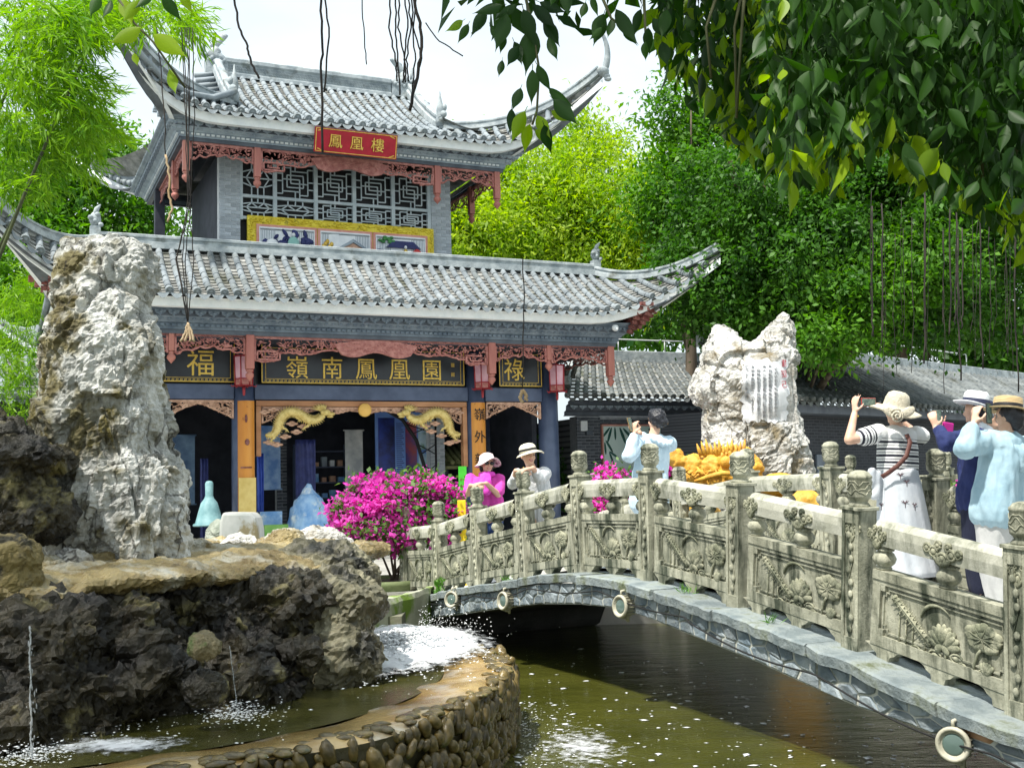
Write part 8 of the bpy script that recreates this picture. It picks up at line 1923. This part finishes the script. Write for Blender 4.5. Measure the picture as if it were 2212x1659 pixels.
M_flor = mat('floral_print', (.62,.45,.50), (.74,.60,.62), 9, rough=.85, bump=.3, c3=(.22,.05,.12), s3=26, t3=(.53,.58)); M_hpink = mat('hat_pink', (.66,.52,.54), (.76,.63,.64), 6, rough=.85, bump=.3)
hM = T(*(hc+Vector((0, 0, .055)))) @ RZ(.3) @ RX(R(-16)) @ RY(R(-4))
o = obj('sun_hat', hat_mesh([(.001, .085), (.05, .082), (.085, .06), (.096, .01)], [(.12, -.03), (.145, -.05), (.168, -.06)], .022, hM, seed=4), M_hpink, F5.root); thick(o, .004)
o = obj('hat_lining', hat_mesh([(.091, .008), (.092, .006)], [(.118, -.035), (.143, -.055), (.167, -.0645)], .022, hM, seed=4), M_flor, F5.root)
shoe(F5, l*.08, f, M_white); shoe(F5, -l*.08, f, M_white)
# ---------- 6. white knit top, cream visor, hands clasped on the next post
D = 13.0; ft = P(1146, 1090, D); ft = Vector((ft.x, ft.y, zb(SP*4.95)+.03)); F6 = Fig('smiling person in white knit top and cream visor cap, hands clasped on a post', ft); L = F6.L
f = Vector((-.05, -.99, 0)); l = Vector((.99, -.05, 0))
hc = L(P(1141, 985, D-.08)); ch = L(P(1152, 1040, D)); wa = L(P(1158, 1085, D+.03)); hp = L(P(1158, 1120, D+.03))
tp = L(fin5)+Vector((0, 0, .03))
sh_r, el_r = L(P(1118, 1025, D+.02)), L(P(1108, 1045, D-.1)); sh_l, el_l = L(P(1176, 1022, D)), L(P(1166, 1032, D-.22)); wr_r = tp+Vector((-.085, .06, -.04)); wr_l = tp+Vector((.11, .03, -.015))
hd_dir = Vector((.42, -.9, .1))
def b6(mb):
    global Mh
    Mh = head(mb, hc, hd_dir, Vector((.10, 0, 1)), 1.08); capsule(mb, hc-Vector((0, 0, .06)), ch+Vector((0, 0, .12)), .048, .055); capsule(mb, ch, wa, .11, .11); capsule(mb, wa, hp, .11, .13)
    chain(mb, [sh_r, el_r, wr_r], [.048, .042, .028]); chain(mb, [sh_l, el_l, wr_l], [.05, .042, .028]); legs(mb, hp, l, f, Vector((0, 0, .06)))
    hand(mb, wr_r, Vector((.9, -.45, .0)), Vector((.2, .1, -1)), 1, .45, .12, 1.15); hand(mb, wr_l, Vector((-.9, -.42, -.1)), Vector((-.2, .1, -1)), -1, .4, .12, 1.15)
F6.body(b6, .0075, 3); face(F6, Mh, .035, False)
M_wk = cloth('white_knit', (.60,.61,.63), (.70,.71,.72), .7, 30)
def t6(mb):
    capsule(mb, ch+Vector((0, 0, .05))+l*.085, ch+Vector((0, 0, .05))-l*.085, .105, .105, 14)
    for s in (-.055, .055): capsule(mb, ch+l*s, wa+l*s*1.1, .13, .145, 14); capsule(mb, wa+l*s, hp+l*s, .145, .14)
    chain(mb, [sh_r, el_r, el_r.lerp(wr_r, .5)], [.072, .064, .052]); chain(mb, [sh_l, el_l, el_l.lerp(wr_l, .5)], [.085, .075, .055])
F6.wear('knit_top', t6, M_wk, fold=.012, fs=10)
F6.wear('trousers', lambda mb: legs(mb, hp-Vector((0, 0, .02)), l, f, Vector((0, 0, .1)), .12, .09, .075, .085), cloth('black_trousers', (.012,.012,.016)), fold=.010, fs=8)
F6.wear('hair', lambda mb: mb.ell((0, 0, 0), (.088, .088, .083), 12, 8, M=T(*(hc-hd_dir*.03+Vector((0, 0, .03))))), M_hair, fold=.006, fs=26, vox=.009)
M_vis = mat('visor_cream', (.66,.62,.48), (.76,.72,.58), 14, rough=.8, bump=.5, bscale=60)
ru = Vector((.10, 0, 1)); hf = Vector((hd_dir.x, hd_dir.y, 0)).normalized(); hM = Matrix((hf.cross(Vector((0, 0, 1))), hf, Vector((0, 0, 1)))).transposed().to_4x4(); hM.translation = hc+Vector((0, 0, .045)); hM = hM @ RX(R(6)) @ RY(R(8))
mb = MB(); mb.lathe([(.102, -.01), (.102, .03), (.094, .065), (.07, .09), (.03, .102), (0, .104)], 28, M=hM)
o = obj('visor_cap', mb, M_vis, F6.root); mb = MB(); rows = []
for (r, z) in ((.098, .005), (.13, .0), (.16, -.012), (.178, -.028)): rows.append([Vector((r*math.cos(a), r*math.sin(a)*1.05, z-.02*abs(math.cos(a))**2)) for a in np.linspace(.15, math.pi-.15, 22)])
mb.grid(rows, 0, True, M=hM); o = obj('visor_brim', mb, M_vis, F6.root); thick(o, .005); mb = MB(); mb.lathe([(.1035, .012), (.1045, .014), (.1045, .034), (.103, .036)], 30, M=hM); obj('hat_band', mb, M_ink, F6.root)
mb = MB(); nk = hc-Vector((0, 0, .125)); mb.tube([nk+l*.06*math.cos(a)+f*(.07+.02*math.sin(a))*math.sin(a)-Vector((0, 0, .02*math.sin(a))) for a in np.linspace(0, math.pi, 14)], .005, 6); obj('necklace', mb, M_gold, F6.root)
shoe(F6, l*.08, f, M_ink); shoe(F6, -l*.08, f, M_ink)
